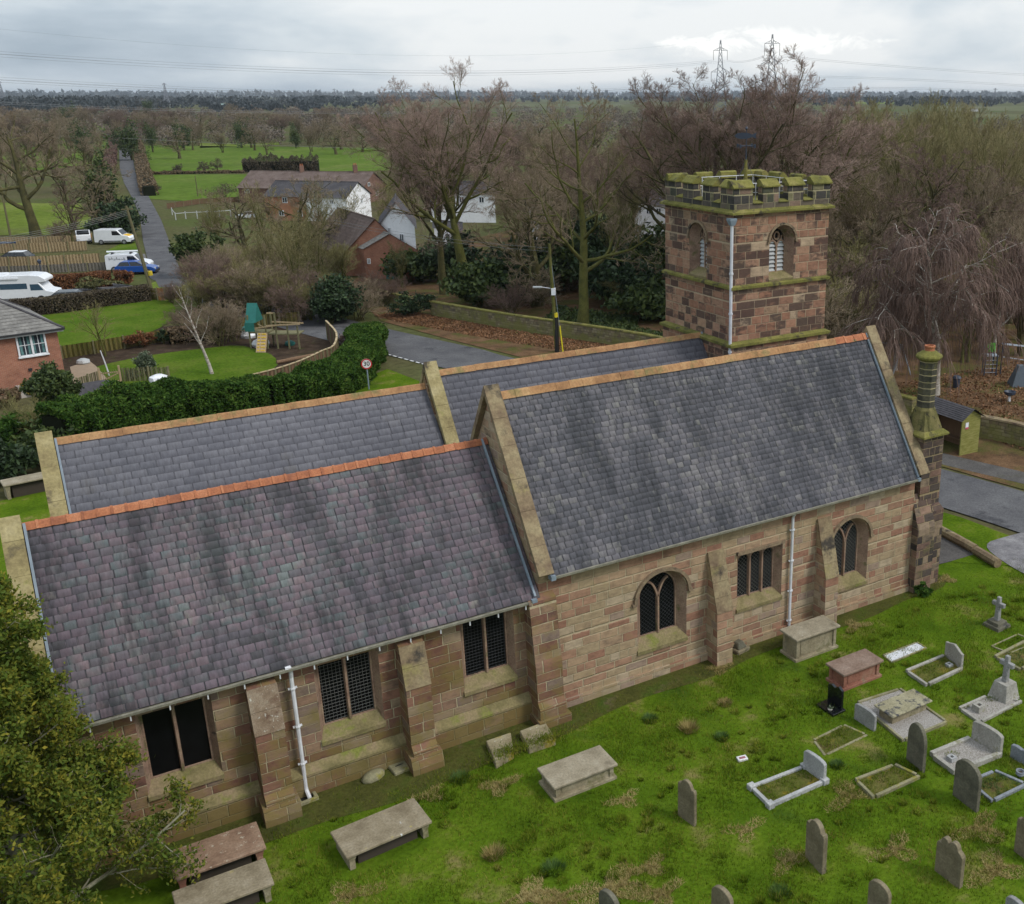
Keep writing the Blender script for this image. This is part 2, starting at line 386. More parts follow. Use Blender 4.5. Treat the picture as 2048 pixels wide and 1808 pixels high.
M_gut = mottle('gutter', [(.3, (.17, .16, .125)), (.7, (.30, .28, .22))], 4, 4, .6, bmp=0)
M_glass = plain('dark leaded glass', (.004, .0045, .005), .35, 0, .15, .4)
M_wire = plain('window wire', (.13, .13, .12), .6)
M_lattice = plain('iron lattice', (.045, .047, .05), .6)
M_louv = plain('louvre slats', (.42, .43, .43), .7)
M_terra = mottle('ridge terracotta', [(.3, (.27, .10, .055)), (.5, (.40, .15, .072)), (.7, (.49, .21, .11))], 2.5, 5, .85, [((.20, .15, .07), 1.5, .62, .1)], .3, island=.28)
M_terra_old = mottle('weathered ridge tile', [(.3, (.24, .125, .06)), (.5, (.36, .195, .09)), (.7, (.44, .27, .13))], 1.5, 5, .9, [((.20, .17, .07), .9, .54, .12)], .3, island=.14)
M_slate_c = slate('chancel slate', [(.14, (.075, .070, .078)), (.28, (.115, .102, .122)), (.38, (.165, .125, .15)), (.48, (.125, .12, .132)), (.57, (.19, .138, .16)), (.66, (.13, .15, .158)), (.74, (.225, .165, .182)), (.84, (.18, .20, .20))], (.036, .036, .042), .46, .78, (.23, .23, .19), .66)
M_slate_n = slate('nave slate', [(.20, (.095, .092, .108)), (.38, (.125, .122, .142)), (.52, (.155, .147, .168)), (.66, (.19, .176, .195)), (.8, (.24, .225, .235))], (.042, .044, .054), .44, .76, (.27, .26, .24), .60)
M_slate_g = slate('new slate', [(.25, (.135, .135, .155)), (.5, (.155, .154, .175)), (.75, (.18, .178, .198))], (.12, .11, .095), .62, .5)
M_joint = plain('dark slate joint', (.068, .066, .074), .9, 0, .1, .4)  # darker strips along the side and lower edges of each slate
M_dark = plain('dark interior', (.012, .011, .01), .9)

church = thing('church', 'large red sandstone church with slate roofs, crenellated square tower and tall chimney', 'church')

# ---- geometry helpers for walls with openings
def arch(x0, x1, z0, zs, za, n=9):
    """pointed arch outline, anticlockwise from bottom left"""
    w = x1-x0; h = za-zs; d = max((h*h-w*w/4)/w, 0.0); r = w/2+d; a1 = math.atan2(h, d) if d > 0 else math.pi/2
    pts = [(x0, z0), (x1, z0)]
    for i in range(n+1):
        a = a1*i/n; pts.append((x1-r+r*math.cos(a), zs+r*math.sin(a)*h/(r*math.sin(a1))))
    for i in range(n-1, -1, -1):
        a = a1*i/n; pts.append((x0+r-r*math.cos(a), zs+r*math.sin(a)*h/(r*math.sin(a1))))
    return pts
def rect(x0, x1, z0, z1): return [(x0, z0), (x1, z0), (x1, z1), (x0, z1)]
class Plane:
    """wall plane: local (s, z, depth inwards) -> world"""
    def __init__(s, axis, c): s.ax, s.c = axis, c
    def p(s, a, z, d=0.0): return (a, s.c+d, z) if s.ax == 'y' else (s.c+d, -a, z)
def wall(mb, pl, outline, holes, splay):
    """outline with holes; each hole gets reveals to its inner outline at some depth"""
    loops = [[Vector((a, z, 0)) for a, z in outline]]+[[Vector((a, z, 0)) for a, z in h] for h in holes]
    flat = [p for l in loops for p in l]
    fs = []
    for t in tessellate_polygon(loops):
        a, b, c = (flat[i] for i in t)
        fs.append(tuple(t) if (b-a).cross(c-a).z > 0 else tuple(t[::-1]))
    mb.add([pl.p(p.x, p.y) for p in flat], fs)
    for h, (inner, dep) in zip(holes, splay):
        n = len(h)
        mb.add([pl.p(*q) for q in h]+[pl.p(*q, dep) for q in inner], [(i, (i+1) % n, n+(i+1) % n, n+i) for i in range(n)], 1)
def glazing(pl, outline, d, parent, mat=None):
    m = MB(); loops = [[Vector((a, z, 0)) for a, z in outline]]
    fs = [tuple(t) if (loops[0][t[1]]-loops[0][t[0]]).cross(loops[0][t[2]]-loops[0][t[0]]).z > 0 else tuple(t[::-1]) for t in tessellate_polygon(loops)]
    m.add([pl.p(a, z, d) for a, z in outline], fs)
    return m.build('glass', mat or M_glass, parent)
def sweep(mb, pl, path, w, t, d0):
    """square moulding along a path in the wall plane: w across, from depth d0 out by t"""
    n = len(path); L = []
    for i, (a, z) in enumerate(path):
        p0 = np.array(path[max(i-1, 0)]); p1 = np.array(path[min(i+1, n-1)]); tt = (p1-p0)/np.linalg.norm(p1-p0); nn = np.array([-tt[1], tt[0]])
        q0 = np.array((a, z))-nn*w/2; q1 = np.array((a, z))+nn*w/2
        L.append([pl.p(*q0, d0), pl.p(*q1, d0), pl.p(*q1, d0-t), pl.p(*q0, d0-t)])
    mb.loft(L)
def clip_poly(p, q, poly):
    """pieces of segment p-q inside a convex-ish polygon (sampled)"""
    n = 60; inside = []
    for i in range(n+1):
        x = p[0]+(q[0]-p[0])*i/n; z = p[1]+(q[1]-p[1])*i/n; c = False; j = len(poly)-1
        for k in range(len(poly)):
            (xi, zi), (xj, zj) = poly[k], poly[j]
            if (zi > z) != (zj > z) and x < (xj-xi)*(z-zi)/(zj-zi)+xi: c = not c
            j = k
        inside.append(c)
    out, st = [], None
    for i in range(n+2):
        f = i <= n and inside[i]
        if f and st is None: st = i
        if not f and st is not None:
            if i-1 > st: out.append((st/n, (i-1)/n))
            st = None
    return [((p[0]+(q[0]-p[0])*a, p[1]+(q[1]-p[1])*a), (p[0]+(q[0]-p[0])*b, p[1]+(q[1]-p[1])*b)) for a, b in out]
def lattice(pl, outline, d, step, diag, parent, mat, w=.012, name='window_guard', zmax=None):
    xs = [a for a, _ in outline]; zs = [z for _, z in outline]; x0, x1, z0, z1 = min(xs), max(xs), min(zs), max(zs)
    if zmax: z1 = zmax
    m = MB(); segs = []
    if diag:
        k = x0-(z1-z0)
        while k < x1+(z1-z0):
            segs += [((k, z0), (k+(z1-z0), z1)), ((k, z1), (k+(z1-z0), z0))]; k += step*1.25
    else:
        k = x0+step*.5
        while k < x1: segs.append(((k, z0), (k, z1))); k += step
        k = z0+step*.5
        while k < z1: segs.append(((x0, k), (x1, k))); k += step
    for p, q in segs:
        for a, b in clip_poly(p, q, outline):
            t = np.array(b)-np.array(a); L = np.hypot(*t)
            if L < .02: continue
            nn = np.array([-t[1], t[0]])/L*w/2
            m.add([pl.p(*(np.array(a)-nn), d), pl.p(*(np.array(b)-nn), d), pl.p(*(np.array(b)+nn), d), pl.p(*(np.array(a)+nn), d), pl.p(a[0], a[1], d-.008), pl.p(b[0], b[1], d-.008)], [(0, 1, 5, 4), (4, 5, 2, 3)])
    return m.build(name, mat, parent, uv=False)
def shrink(outline, dx, dz0, dz1):
    xs = [a for a, _ in outline]; zs = [z for _, z in outline]; x0, x1, z0, z1 = min(xs), max(xs), min(zs), max(zs)
    return [(x0+dx+(a-x0)/(x1-x0)*(x1-x0-2*dx), z0+dz0+(z-z0)/(z1-z0)*(z1-z0-dz0-dz1)) for a, z in outline]

SOUTH = Plane('y', .15); CHAN = Plane('y', .30)
# ---- nave south wall
h1 = arch(3.14, 5.0, 1.13, 2.80, 3.71); i1 = shrink(h1, .22, .30, .12)
h2 = rect(7.02, 8.93, 1.52, 3.52); i2 = shrink(h2, .17, .24, .10)
h3 = arch(11.12, 12.92, 1.05, 2.78, 3.70); i3 = shrink(h3, .24, .30, .12)
m = MB(); wall(m, SOUTH, rect(-.20, 15.1, -.2, 4.66), [h1, h2, h3], [(i1, .30), (i2, .28), (i3, .30)])
m.box(15.0, 15.35, .153, 6.9, -.2, 3.7); m.prism([(15.0, .4, 3.7), (15.0, 6.9, 3.7), (15.0, 3.07, 9.3)], (.35, 0, 0))
m.prism([(-.20, .16, 3.0), (-.20, 6.9, 3.0), (-.20, 6.9, 3.9), (-.20, 3.07, 9.42), (-.20, .16, 4.66)], (.35, 0, 0))
m.build('wall', [M_nave, M_dress], church)
m = MB(); m.box(-.2, 15.1, .07, .149, -.2, .30); m.build('plinth', M_nave, church)
# ---- chancel walls
hc = [rect(-10.95, -9.22, 1.42, 3.70), rect(-6.70, -4.98, 1.42, 3.70), rect(-2.62, -.98, 1.55, 3.76)]
ic = [shrink(h, .13, .28, .10) for h in hc]
m = MB(); wall(m, CHAN, rect(-12.6, -.21, -.2, 4.02), hc, [(i, .26) for i in ic])
m.box(-12.75, -12.45, .303, 6.7, -.2, 4.1); m.prism([(-12.75, .31, 4.1), (-12.75, 6.7, 4.1), (-12.75, 3.43, 7.85)], (.30, 0, 0))
m.build('wall', [M_chan, M_dress], church)
m = MB(); m.add([(-12.7, .10, -.2), (-.45, .10, -.2), (-.45, .10, .68), (-12.7, .10, .68), (-12.7, .299, .86), (-.45, .299, .86)], [(0, 1, 2, 3)]); m.build('plinth', M_chan, church)
m = MB(); m.add([(-12.7, .085, .67), (-.45, .085, .67), (-.45, .299, .87), (-12.7, .299, .87), (-12.7, .085, .60), (-.45, .085, .60)], [(0, 1, 2, 3), (4, 5, 1, 0)]); m.build('plinth_moulding', M_sill, church)
# ---- north range walls
m = MB(); m.box(-11.75, 12.3, 13.0, 13.3, -.2, 3.75); m.box(-11.75, -11.45, 6.95, 13.0, -.2, 4.1)
m.prism([(-11.75, 6.7, 4.1), (-11.75, 13.3, 4.1), (-11.75, 10.1, 8.0)], (.30, 0, 0))
m.prism([(.2, 6.9, 3.5), (.2, 13.3, 3.5), (.2, 10.1, 8.45)], (.3, 0, 0)); m.build('wall', [M_chan], church)

# ---- slate roofs
def slates(x0, x1, e, r, sw, ex, mat, seed, jit=1.0, north=None, tk=1.0):
    """courses of separate slates from eave e=(y,z) to ridge r=(y,z); north = far slope's eave"""
    rg = np.random.default_rng(seed); e = np.array(e); r = np.array(r); L = np.hypot(*(r-e)); d = (r-e)/L; n = np.array([-d[1], d[0]])
    if n[1] < 0: n = -n
    V, Q, MI = [], [], []; rows = int(math.ceil(L/ex)); k = 0
    for i in range(rows):
        x = x0-(sw/2 if i % 2 else 0)-rg.random()*.04*jit; sag = .012*jit*np.sin(i*.9)
        while x < x1:
            w = sw*(1+(rg.random()-.5)*.35*jit); a, b = max(x, x0)+.0045, min(x+w, x1)-.0045; x += w
            if b-a < .03: continue
            s0 = i*ex-.01+(rg.random()-.5)*.022*jit; s1 = min(s0+ex*1.75, L)
            tl = (.013+rg.random()*.013*jit)*tk; tb = .003*tk; tw = (rg.random()-.5)*.008*jit
            g = .011; cut = (rg.random()-.5)*.02*jit
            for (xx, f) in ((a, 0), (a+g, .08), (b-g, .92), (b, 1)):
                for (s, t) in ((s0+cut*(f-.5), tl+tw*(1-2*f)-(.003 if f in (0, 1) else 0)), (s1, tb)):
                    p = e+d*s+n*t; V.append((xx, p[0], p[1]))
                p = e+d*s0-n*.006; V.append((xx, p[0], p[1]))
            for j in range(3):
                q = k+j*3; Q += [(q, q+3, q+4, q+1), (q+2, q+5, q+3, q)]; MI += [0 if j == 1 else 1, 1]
            k += 12
    V = np.array(V); Q = np.array(Q)
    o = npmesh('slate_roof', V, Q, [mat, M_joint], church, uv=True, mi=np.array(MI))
    m = MB(); m.add([(x0, e[0], e[1]-.02), (x1, e[0], e[1]-.02), (x1, r[0], r[1]-.02), (x0, r[0], r[1]-.02)], [(0, 1, 2, 3)])
    if north: m.add([(x0, r[0], r[1]-.01), (x1, r[0], r[1]-.01), (x1, north[0], north[1]), (x0, north[0], north[1])], [(0, 1, 2, 3)])
    b = m.build('roof_boarding', M_slate_g if north else M_dark, o)
    return o
ro = slates(.13, 14.98, (-.14, 4.70), (3.07, 9.45), .26, .18, M_slate_n, 3, north=(6.9, 3.74)); ro['label'] = 'blue black slate roof with dark streaks and pale patches'
rc = slates(-12.46, -.22, (.02, 4.06), (3.43, 7.94), .29, .21, M_slate_c, 5, north=(6.7, 4.2)); rc['label'] = 'mottled purple and grey slate roof'
rn = slates(.72, 12.27, (6.9, 3.74), (10.1, 8.5), .46, .25, M_slate_g, 7, .35, north=(13.5, 3.7), tk=.45); rn['label'] = 'plain even grey slate roof against the tower'
rp = slates(-11.42, .22, (6.7, 4.2), (10.1, 8.09), .46, .25, M_slate_g, 9, .35, north=(13.5, 4.2), tk=.45); rp['label'] = 'plain even grey slate roof of the far eastern range'
def ridge(x0, x1, y, z, mat, ln, r, roll, seed):
    rg = random.Random(seed); m = MB(); x = x0
    while x < x1-.05:
        e = min(x+ln, x1); dz = (rg.random()-.5)*.012; dy = (rg.random()-.5)*.012
        pr = [(-r*1.35, -r*1.45), (-r*.55, -r*.2), (-r*.25, r*.10), (0, r*.16), (r*.25, r*.10), (r*.55, -r*.2), (r*1.35, -r*1.45)]
        m.loft([[(xx, y+a+dy, z+b+dz+.05) for a, b in pr] for xx in (x, e-.006)], cap=True)
        if roll: m.loft([[(xx, y+a*1.13+dy, z+b*1.0+dz+.067) for a, b in pr] for xx in (e-.05, e+.012)], cap=True)
        x += ln
    return m.build('ridge_tiles', mat, church)
ridge(.15, 13.4, 3.07, 9.47, M_terra_old, .46, .13, False, 1); ridge(13.4, 14.95, 3.07, 9.47, M_terra, .46, .13, True, 2)
ridge(-12.45, -.22, 3.43, 7.97, M_terra, .33, .105, True, 3)
ridge(.75, 12.25, 10.1, 8.52, M_terra_old, .46, .12, False, 4); ridge(-11.4, .2, 10.1, 8.11, M_terra_old, .46, .12, False, 5)
# ---- gable copings
def coping(xa, xb, e, r, e2, th=.16, mat=M_cope, lift=.10, seed=0):
    m = MB(); rg = random.Random(seed)
    for a, b in ((e, r), (e2, r)):
        a, b = np.array(a), np.array(b); L = np.hypot(*(b-a)); d = (b-a)/L; n = np.array([-d[1], d[0]])*(1 if d[0] > 0 else -1); s = 0
        while s < L-.01:
            t = min(s+.85+rg.random()*.3, L); 
            if L-t < .3: t = L
            t2 = t if t == L else t-.008
            j = lift+rg.random()*.012
            q = [a+d*s+n*(j-th), a+d*t2+n*(j-th), a+d*t2+n*j, a+d*s+n*j]
            if t == L:
                k = (n[1]); ex = np.array([0, 0]); q[1] = np.array([r[0], r[1]+(j-th)/k]); q[2] = np.array([r[0], r[1]+j/k])
            m.prism([(xa, p[0], p[1]) for p in q], (xb-xa, 0, 0)); s = t
    return m.build('coping', mat, church)
coping(-.36, .12, (-.16, 4.78), (3.07, 9.50), (6.5, 4.4), seed=1, lift=.16)
coping(14.96, 15.42, (-.1, 4.78), (3.07, 9.50), (6.5, 4.4), seed=2, lift=.16)
coping(-12.92, -12.46, (.0, 4.14), (3.43, 8.02), (6.5, 4.5), seed=3, lift=.15, mat=M_ochre)
coping(-11.88, -11.42, (6.9, 4.5), (10.1, 8.16), (13.3, 4.5), seed=4, lift=.17, mat=M_ochre)
coping(.22, .70, (7.0, 4.1), (10.1, 8.62), (13.3, 4.0), seed=5, lift=.17, mat=M_ochre)
for x, e, r in ((-.42, (.02, 4.12), (3.43, 8.0)), (14.90, (-.12, 4.76), (3.07, 9.52)), (-12.44, (.02, 4.14), (3.4, 8.0)), (-11.40, (6.95, 4.5), (10.05, 8.15)), (12.2, (7.9, 5.25), (10.1, 8.58))):
    e, r = np.array(e), np.array(r); d = (r-e)/np.hypot(*(r-e)); n = np.array([-d[1], d[0]])
    q = [e, r, r+n*.07, e+n*.07]; m = MB(); m.prism([(x, p[0], p[1]) for p in q], (.06, 0, 0)); m.build('lead_flashing', M_lead, church)
# ---- gutters, corbels, pipes
for x0, x1, y, z in ((.16, 15.0, -.17, 4.70), (-12.4, -.5, -.02, 4.02)):
    m = MB(); m.prism([(x0, y-.05, z), (x0, y+.05, z), (x0, y+.04, z-.07), (x0, y-.04, z-.07)], (x1-x0, 0, 0)); m.build('gutter', M_gut, church)
m = MB(); m.prism([(.1, -.03, 4.62), (.1, .149, 4.62), (.1, .149, 4.46), (.1, .06, 4.50)], (15.0, 0, 0)); m.prism([(-12.4, .16, 4.0), (-12.4, .299, 4.0), (-12.4, .299, 3.86), (-12.4, .22, 3.88)], (11.9, 0, 0)); m.build('cornice', M_mould, church)
for i in range(14): m = MB(); m.box(-11.9+i*.86, -11.87+i*.86, -.03, .02, 3.80, 3.96); m.build('gutter_bracket', M_pipe, church)
def pipe(x, y, zt, zb, r, shoe=True, swan=False, yw=None):
    m = MB()
    top = [(x-.14, y-.02, zt+.02), (x-.03, y-.02, zt+.02), (x, y+.02, zt-.06), (x, y+.06, zt-.22), (x, y+.10, zt-.34)] if swan else [(x, y-.1, zt), (x, y+.02, zt-.2)]
    yy = top[-1][1]
    bot = [(x, yy, zb+.35), (x, yy-.02, zb+.22), (x+.02, yy-.20, zb+.10), (x+.02, yy-.20, zb+.02)] if shoe else [(x, yy, zb)]
    m.tube(top+bot, r, 8)
    z = zt-.7
    while z > zb+.3: m.lathe((x, yy, z), [(r*1.35, 0), (r*1.5, .03), (r*1.35, .06)], 8); m.box(x-r*2.1, x+r*2.1, yy-.01, yy+.05, z+.01, z+.05); z -= 1.15
    return m.build('downpipe', M_pipe, church, smooth=False)
pipe(-7.30, .02, 4.02, 0, .055, True, True); pipe(9.25, .02, 4.62, 0, .05, False)
# ---- buttresses
def buttress(x0, x1, prof, rake, parent=church, mat=M_nave, wm=None):
    m = MB(); m.prism([(x0, y, z) for y, z in prof], (x1-x0, 0, 0)); o = m.build('buttress', mat, parent)
    m = MB()
    for (a, b) in rake:
        a, b = np.array(a), np.array(b); d = (b-a)/np.hypot(*(b-a)); n = np.array([d[1], -d[0]]); n = n if n[0] < 0 else -n
        s, L = 0.0, np.hypot(*(b-a)); k = max(1, round(L/.55))
        for i in range(k):
            p, q = a+d*L*i/k, a+d*(L*(i+1)/k-.01)
            m.prism([(x0-.012, *(p)), (x0-.012, *(q)), (x0-.012, *(q+n*.035)), (x0-.012, *(p+n*.03))], (x1-x0+.024, 0, 0))
    m.build('weathering', wm or M_cope, o); return o
for x0, x1 in ((-8.42, -7.70), (-4.50, -3.80)):
    buttress(x0, x1, [(.31, 3.86), (.31, -.2), (-.52, -.2), (-.52, .62), (-.38, .80), (-.36, 2.55), (-.03, 3.74)], [((-.03, 3.74), (-.36, 2.55))], mat=M_chan, wm=M_rake if x0 < -8 else None)
    m = MB(); m.box(x0-.10, x1+.10, -.66, .2, -.2, .22); m.prism([(x0-.10, -.66, .22), (x0-.10, .2, .22), (x0-.10, .2, .52), (x0-.10, -.56, .52)], (x1-x0+.2, 0, 0)); m.build('plinth', M_chan, church)
buttress(-.62, .24, [(.31, 4.2), (.31, -.2), (-.50, -.2), (-.50, .62), (-.36, .80), (-.34, 2.0), (-.30, 2.15), (-.08, 4.0)], [], mat=M_chan)
m = MB(); m.box(-.70, .36, -.60, .1, -.2, .28); m.build('plinth', M_chan, church)
for x0, x1, zt in ((5.80, 6.42, 3.98), (10.42, 11.0, 4.10)):
    buttress(x0, x1, [(.16, zt), (.16, -.2), (-.50, -.2), (-.46, 1.95)], [((.12, zt-.05), (-.46, 1.95))])
# ---- south windows
def light_window(pl, h, inner, dep, mull, heads, sill_z, hood=None, grid=None, label=None):
    xs = [a for a, _ in inner]; zs = [z for _, z in inner]; x0, x1, z0, z1 = min(xs), max(xs), min(zs), max(zs)
    f = MB(); n = len(inner); ring = [pl.p(*q, dep-.01) for q in inner]; sh = shrink(inner, .045, .03, .045)
    f.add(ring+[pl.p(*q, dep-.01) for q in sh]+[pl.p(*q, dep+.06) for q in sh], [(i, (i+1) % n, n+(i+1) % n, n+i) for i in range(n)]+[(n+i, n+(i+1) % n, 2*n+(i+1) % n, 2*n+i) for i in range(n)])
    win = f.build('window', M_dress, church)
    if label: win['label'] = label
    glazing(pl, sh, dep+.055, win)
    k = MB()
    for mx, zt in mull: k.loft([[pl.p(mx-.05, z, dep+.05), pl.p(mx+.05, z, dep+.05), pl.p(mx+.03, z, dep-.07), pl.p(mx-.03, z, dep-.07)] for z in (z0, zt)])
    if mull: k.build('mullion', M_dress, win)
    if heads: heads(win)
    hx = [a for a, _ in h]; a0, a1 = min(hx), max(hx); hz = min(z for _, z in h)
    s = MB(); s.prism([pl.p(a0-.02, hz-.14, -.0), pl.p(a0-.02, hz-.14, -.055), pl.p(a0-.02, hz-.02, -.055), pl.p(a0-.02, z0+.02, dep), pl.p(a0-.02, hz-.14, dep)], np.array(pl.p(1, 0))-np.array(pl.p(0, 0)) if False else tuple((np.array(pl.p(a1+.02, 0))-np.array(pl.p(a0-.02, 0)))))
    s.build('sill', M_sill, win)
    if hood:
        hm = MB(); sweep(hm, pl, hood, .11, .10, .005); hm.build('hood_mould', M_mould, win)
    if grid: lattice(pl, sh, dep+.02, *grid[:2], win, grid[2], *(grid[3:]))
    return win
def ytracery(pl, inner, dep, zs):
    def f(win):
        xs = [a for a, _ in inner]; x0, x1 = min(xs), max(xs); xc = (x0+x1)/2; za = max(z for _, z in inner); t = MB()
        for sgn in (-1, 1):
            path = [(xc+sgn*(x1-x0)*.27*(i/8)**1.25, zs+(za-zs)*.70*math.sin(math.pi/2*min(1, i/8))) for i in range(9)]
            sweep(t, pl, path, .065, .10, dep+.05)
        t.build('tracery', M_dress, win)
    return f
def hoodpath(h, zcut, off=.08, foot=.12):
    q = [p for p in h if p[1] >= zcut]; xc = sum(p[0] for p in h)/len(h); x0, x1 = min(p[0] for p in h), max(p[0] for p in h)
    q = [(xc+(a-xc)*(1+off*2/(x1-x0)), z+off) for a, z in q]
    return [(q[0][0]+foot, q[0][1]-.06)]+[(q[0][0], q[0][1]-.06)]+q+[(q[-1][0], q[-1][1]-.06), (q[-1][0]-foot, q[-1][1]-.06)]
light_window(SOUTH, h1, i1, .30, [(4.07, 2.72)], ytracery(SOUTH, i1, .30, 2.70), 1.13, hoodpath(h1, 2.79), (.115, True, M_lattice, .010), 'tall pointed window with two lights nearest the chancel')
def three_heads(win):
    t = MB(); a0, a1 = i2[0][0], i2[1][0]; z1 = max(z for _, z in i2); w = (a1-a0)/3
    for i in range(3):
        x0 = a0+w*i+.04; x1 = a0+w*(i+1)-.04; zs = z1-.28; r = (x1-x0)/2
        arc = [(x1-r+r*math.cos(math.pi*j/10), zs+r*.95*math.sin(math.pi*j/10)) for j in range(11)]
        top = [(x0-.04, z1+.01), (x1+.04, z1+.01)]
        P = [top[1]]+arc[:6]+[((x0+x1)/2, z1+.01)]; t.prism([SOUTH.p(a, z, .34) for a, z in P], tuple(np.array(SOUTH.p(0, 0, .24))-np.array(SOUTH.p(0, 0, .34))))
        P = [((x0+x1)/2, z1+.01)]+arc[5:]+[top[0]]; t.prism([SOUTH.p(a, z, .34) for a, z in P], tuple(np.array(SOUTH.p(0, 0, .24))-np.array(SOUTH.p(0, 0, .34))))
    t.build('tracery', M_dress, win, fix=True)
w2a, w2b = i2[0][0], i2[1][0]
light_window(SOUTH, h2, i2, .28, [(w2a+(w2b-w2a)/3, 3.4), (w2a+(w2b-w2a)*2/3, 3.4)], three_heads, 1.5, [(6.98, 3.58), (8.98, 3.58)], (.115, True, M_wire, .012), 'square headed window of three arched lights')
light_window(SOUTH, h3, i3, .30, [(12.02, 2.72)], ytracery(SOUTH, i3, .30, 2.68), 1.05, hoodpath(h3, 2.77), (.115, True, M_wire, .016), 'pointed window with pale wire mesh nearest the chimney')
for h, i, lb, g in zip(hc, ic, ('square two light window partly behind the holly tree', 'square two light window with iron lattice beside the bent white pipe', 'square two light window beside the nave corner'), (None, (.10, False, M_wire, .011), (.10, False, M_lattice, .010))):
    light_window(CHAN, h, i, .26, [((i[0][0]+i[1][0])/2, i[2][1])], None, i[0][1], None, g, lb)

# ---- tower
TX0, TX1, TY0, TY1 = 12.28, 17.12, 7.94, 12.97
TS = Plane('y', TY0); TE = Plane('x', TX0)                       # on the east face s = -y
tower = MB()
hs = arch(14.06, 15.32, 10.92, 12.42, 13.08); is_ = shrink(hs, .20, .25, .14)
he = arch(-11.06, -9.80, 10.95, 12.42, 13.08); ie = shrink(he, .20, .25, .14)
wall(tower, TS, rect(TX0, TX1, 8.44, 13.66), [hs], [(is_, .36)])
wall(tower, TE, rect(-TY1, -TY0, 8.44, 13.66), [he], [(ie, .36)])
o = .09
tower.add([(TX0-o, TY0-o, -.2), (TX1+o, TY0-o, -.2), (TX1+o, TY0-o, 8.44), (TX0-o, TY0-o, 8.44), (TX0-o, TY1+o, -.2), (TX0-o, TY1+o, 8.44), (TX1+o, TY1+o, -.2), (TX1+o, TY1+o, 8.44)], [(0, 1, 2, 3), (4, 0, 3, 5), (1, 6, 7, 2), (6, 4, 5, 7)])
tower.add([(TX1, TY0, 8.44), (TX1, TY1, 8.44), (TX1, TY1, 13.66), (TX1, TY0, 13.66), (TX0, TY1, 8.44), (TX0, TY1, 13.66)], [(0, 1, 2, 3), (1, 4, 5, 2)])
tw = tower.build('tower', [M_tow, M_dress], church); tw['label'] = 'square sooty red sandstone tower'
def course(z0, z1, out, name, mat, slope=.06):
    m = MB(); L = []
    for dz, oo in ((0, .0), (.02, out), (z1-z0-slope, out), (z1-z0, .0)):
        L.append([(TX0-oo, TY0-oo, z0+dz), (TX1+oo, TY0-oo, z0+dz), (TX1+oo, TY1+oo, z0+dz), (TX0-oo, TY1+oo, z0+dz)])
    m.loft(L); return m.build(name, mat, tw)
course(13.60, 13.80, .17, 'string_course', M_moss, .10); course(10.66, 10.84, .12, 'string_course', M_moss); course(8.34, 8.56, .20, 'string_course', M_moss, .09)
par = MB(); caps = []; PT = .34
def merlon_run(a, b, fixed, axis, outward):
    """merlons along one face with crenels between them"""
    L = b-a; me = [(a, a+.90), (a+1.40, a+2.18), (b-2.18, b-1.40), (b-.90, b)]
    def bx(s0, s1, d0, d1, z0, z1, mb):
        f0, f1 = sorted((fixed-outward*d0, fixed-outward*d1))
        if axis == 'x': mb.box(s0, s1, f0, f1, z0, z1)
        else: mb.box(f0, f1, s0, s1, z0, z1)
    bx(a+(PT+.002 if axis == 'y' else 0), b-(PT+.002 if axis == 'y' else 0), 0, PT, 13.79, 14.0, par)
    for i, (s0, s1) in enumerate(me):
        lo, hi = (s0+(PT+.002 if i == 0 and axis == 'y' else 0), s1-(PT+.002 if i == 3 and axis == 'y' else 0))
        bx(lo, hi, 0.002, PT, 14.0, 14.62, par)
        prof = [(-.07, 14.60), (-.07, 14.65), (.18, 14.88), (.27, 14.91), (.38, 14.85), (.40, 14.60)]; e0_, e1_ = ((.402 if i == 0 else -.03), (.402 if i == 3 else -.03)) if axis == 'y' else ((.07 if i == 0 else .03), (.07 if i == 3 else .03)); e0_, e1_ = (-e0_ if axis == 'x' else (e0_ if i == 0 else -.03)), (e1_ if axis == 'x' else (-e1_ if i == 3 else .03))
        P = [((s0+e0_, fixed-outward*d, z) if axis == 'x' else (fixed-outward*d, s0+e0_, z)) for d, z in prof]
        caps.append(MB().prism(P, (s1-s0+e1_-e0_, 0, 0) if axis == 'x' else (0, s1-s0+e1_-e0_, 0)))
    for (p0, p1) in ((me[0][1], me[1][0]), (me[1][1], me[2][0]), (me[2][1], me[3][0])):
        prof = [(-.05, 13.995), (-.05, 14.02), (.22, 14.10), (.36, 14.10), (.36, 13.995)]
        P = [((p0, fixed-outward*d, z) if axis == 'x' else (fixed-outward*d, p0, z)) for d, z in prof]
        caps.append(MB().prism(P, (p1-p0, 0, 0) if axis == 'x' else (0, p1-p0, 0)))
merlon_run(TX0, TX1, TY0, 'x', -1); merlon_run(TX0, TX1, TY1, 'x', 1); merlon_run(TY0, TY1, TX0, 'y', -1); merlon_run(TY0, TY1, TX1, 'y', 1)
pp = par.build('parapet', M_par, tw, fix=True); [c_.build('coping_stone', M_moss, pp, fix=True) for c_ in caps]
m = MB(); m.box(TX0+.1, TX1-.1, TY0+.1, TY1-.1, 13.55, 13.70); m.build('tower_roof', M_lead, tw)
m = MB()
for a, b in (((12.9, 8.6), (16.5, 8.6)), ((16.5, 8.6), (16.5, 12.4)), ((16.5, 12.4), (12.9, 12.4)), ((12.9, 12.4), (12.9, 8.6))):
    for z in (14.35, 14.70): m.tube([(*a, z), (*b, z)], .016, 5)
    for i in range(4): q = (a[0]+(b[0]-a[0])*i/4, a[1]+(b[1]-a[1])*i/4); m.tube([(*q, 13.7), (*q, 14.72)], .018, 5)
m.build('railing', M_pipe, tw)
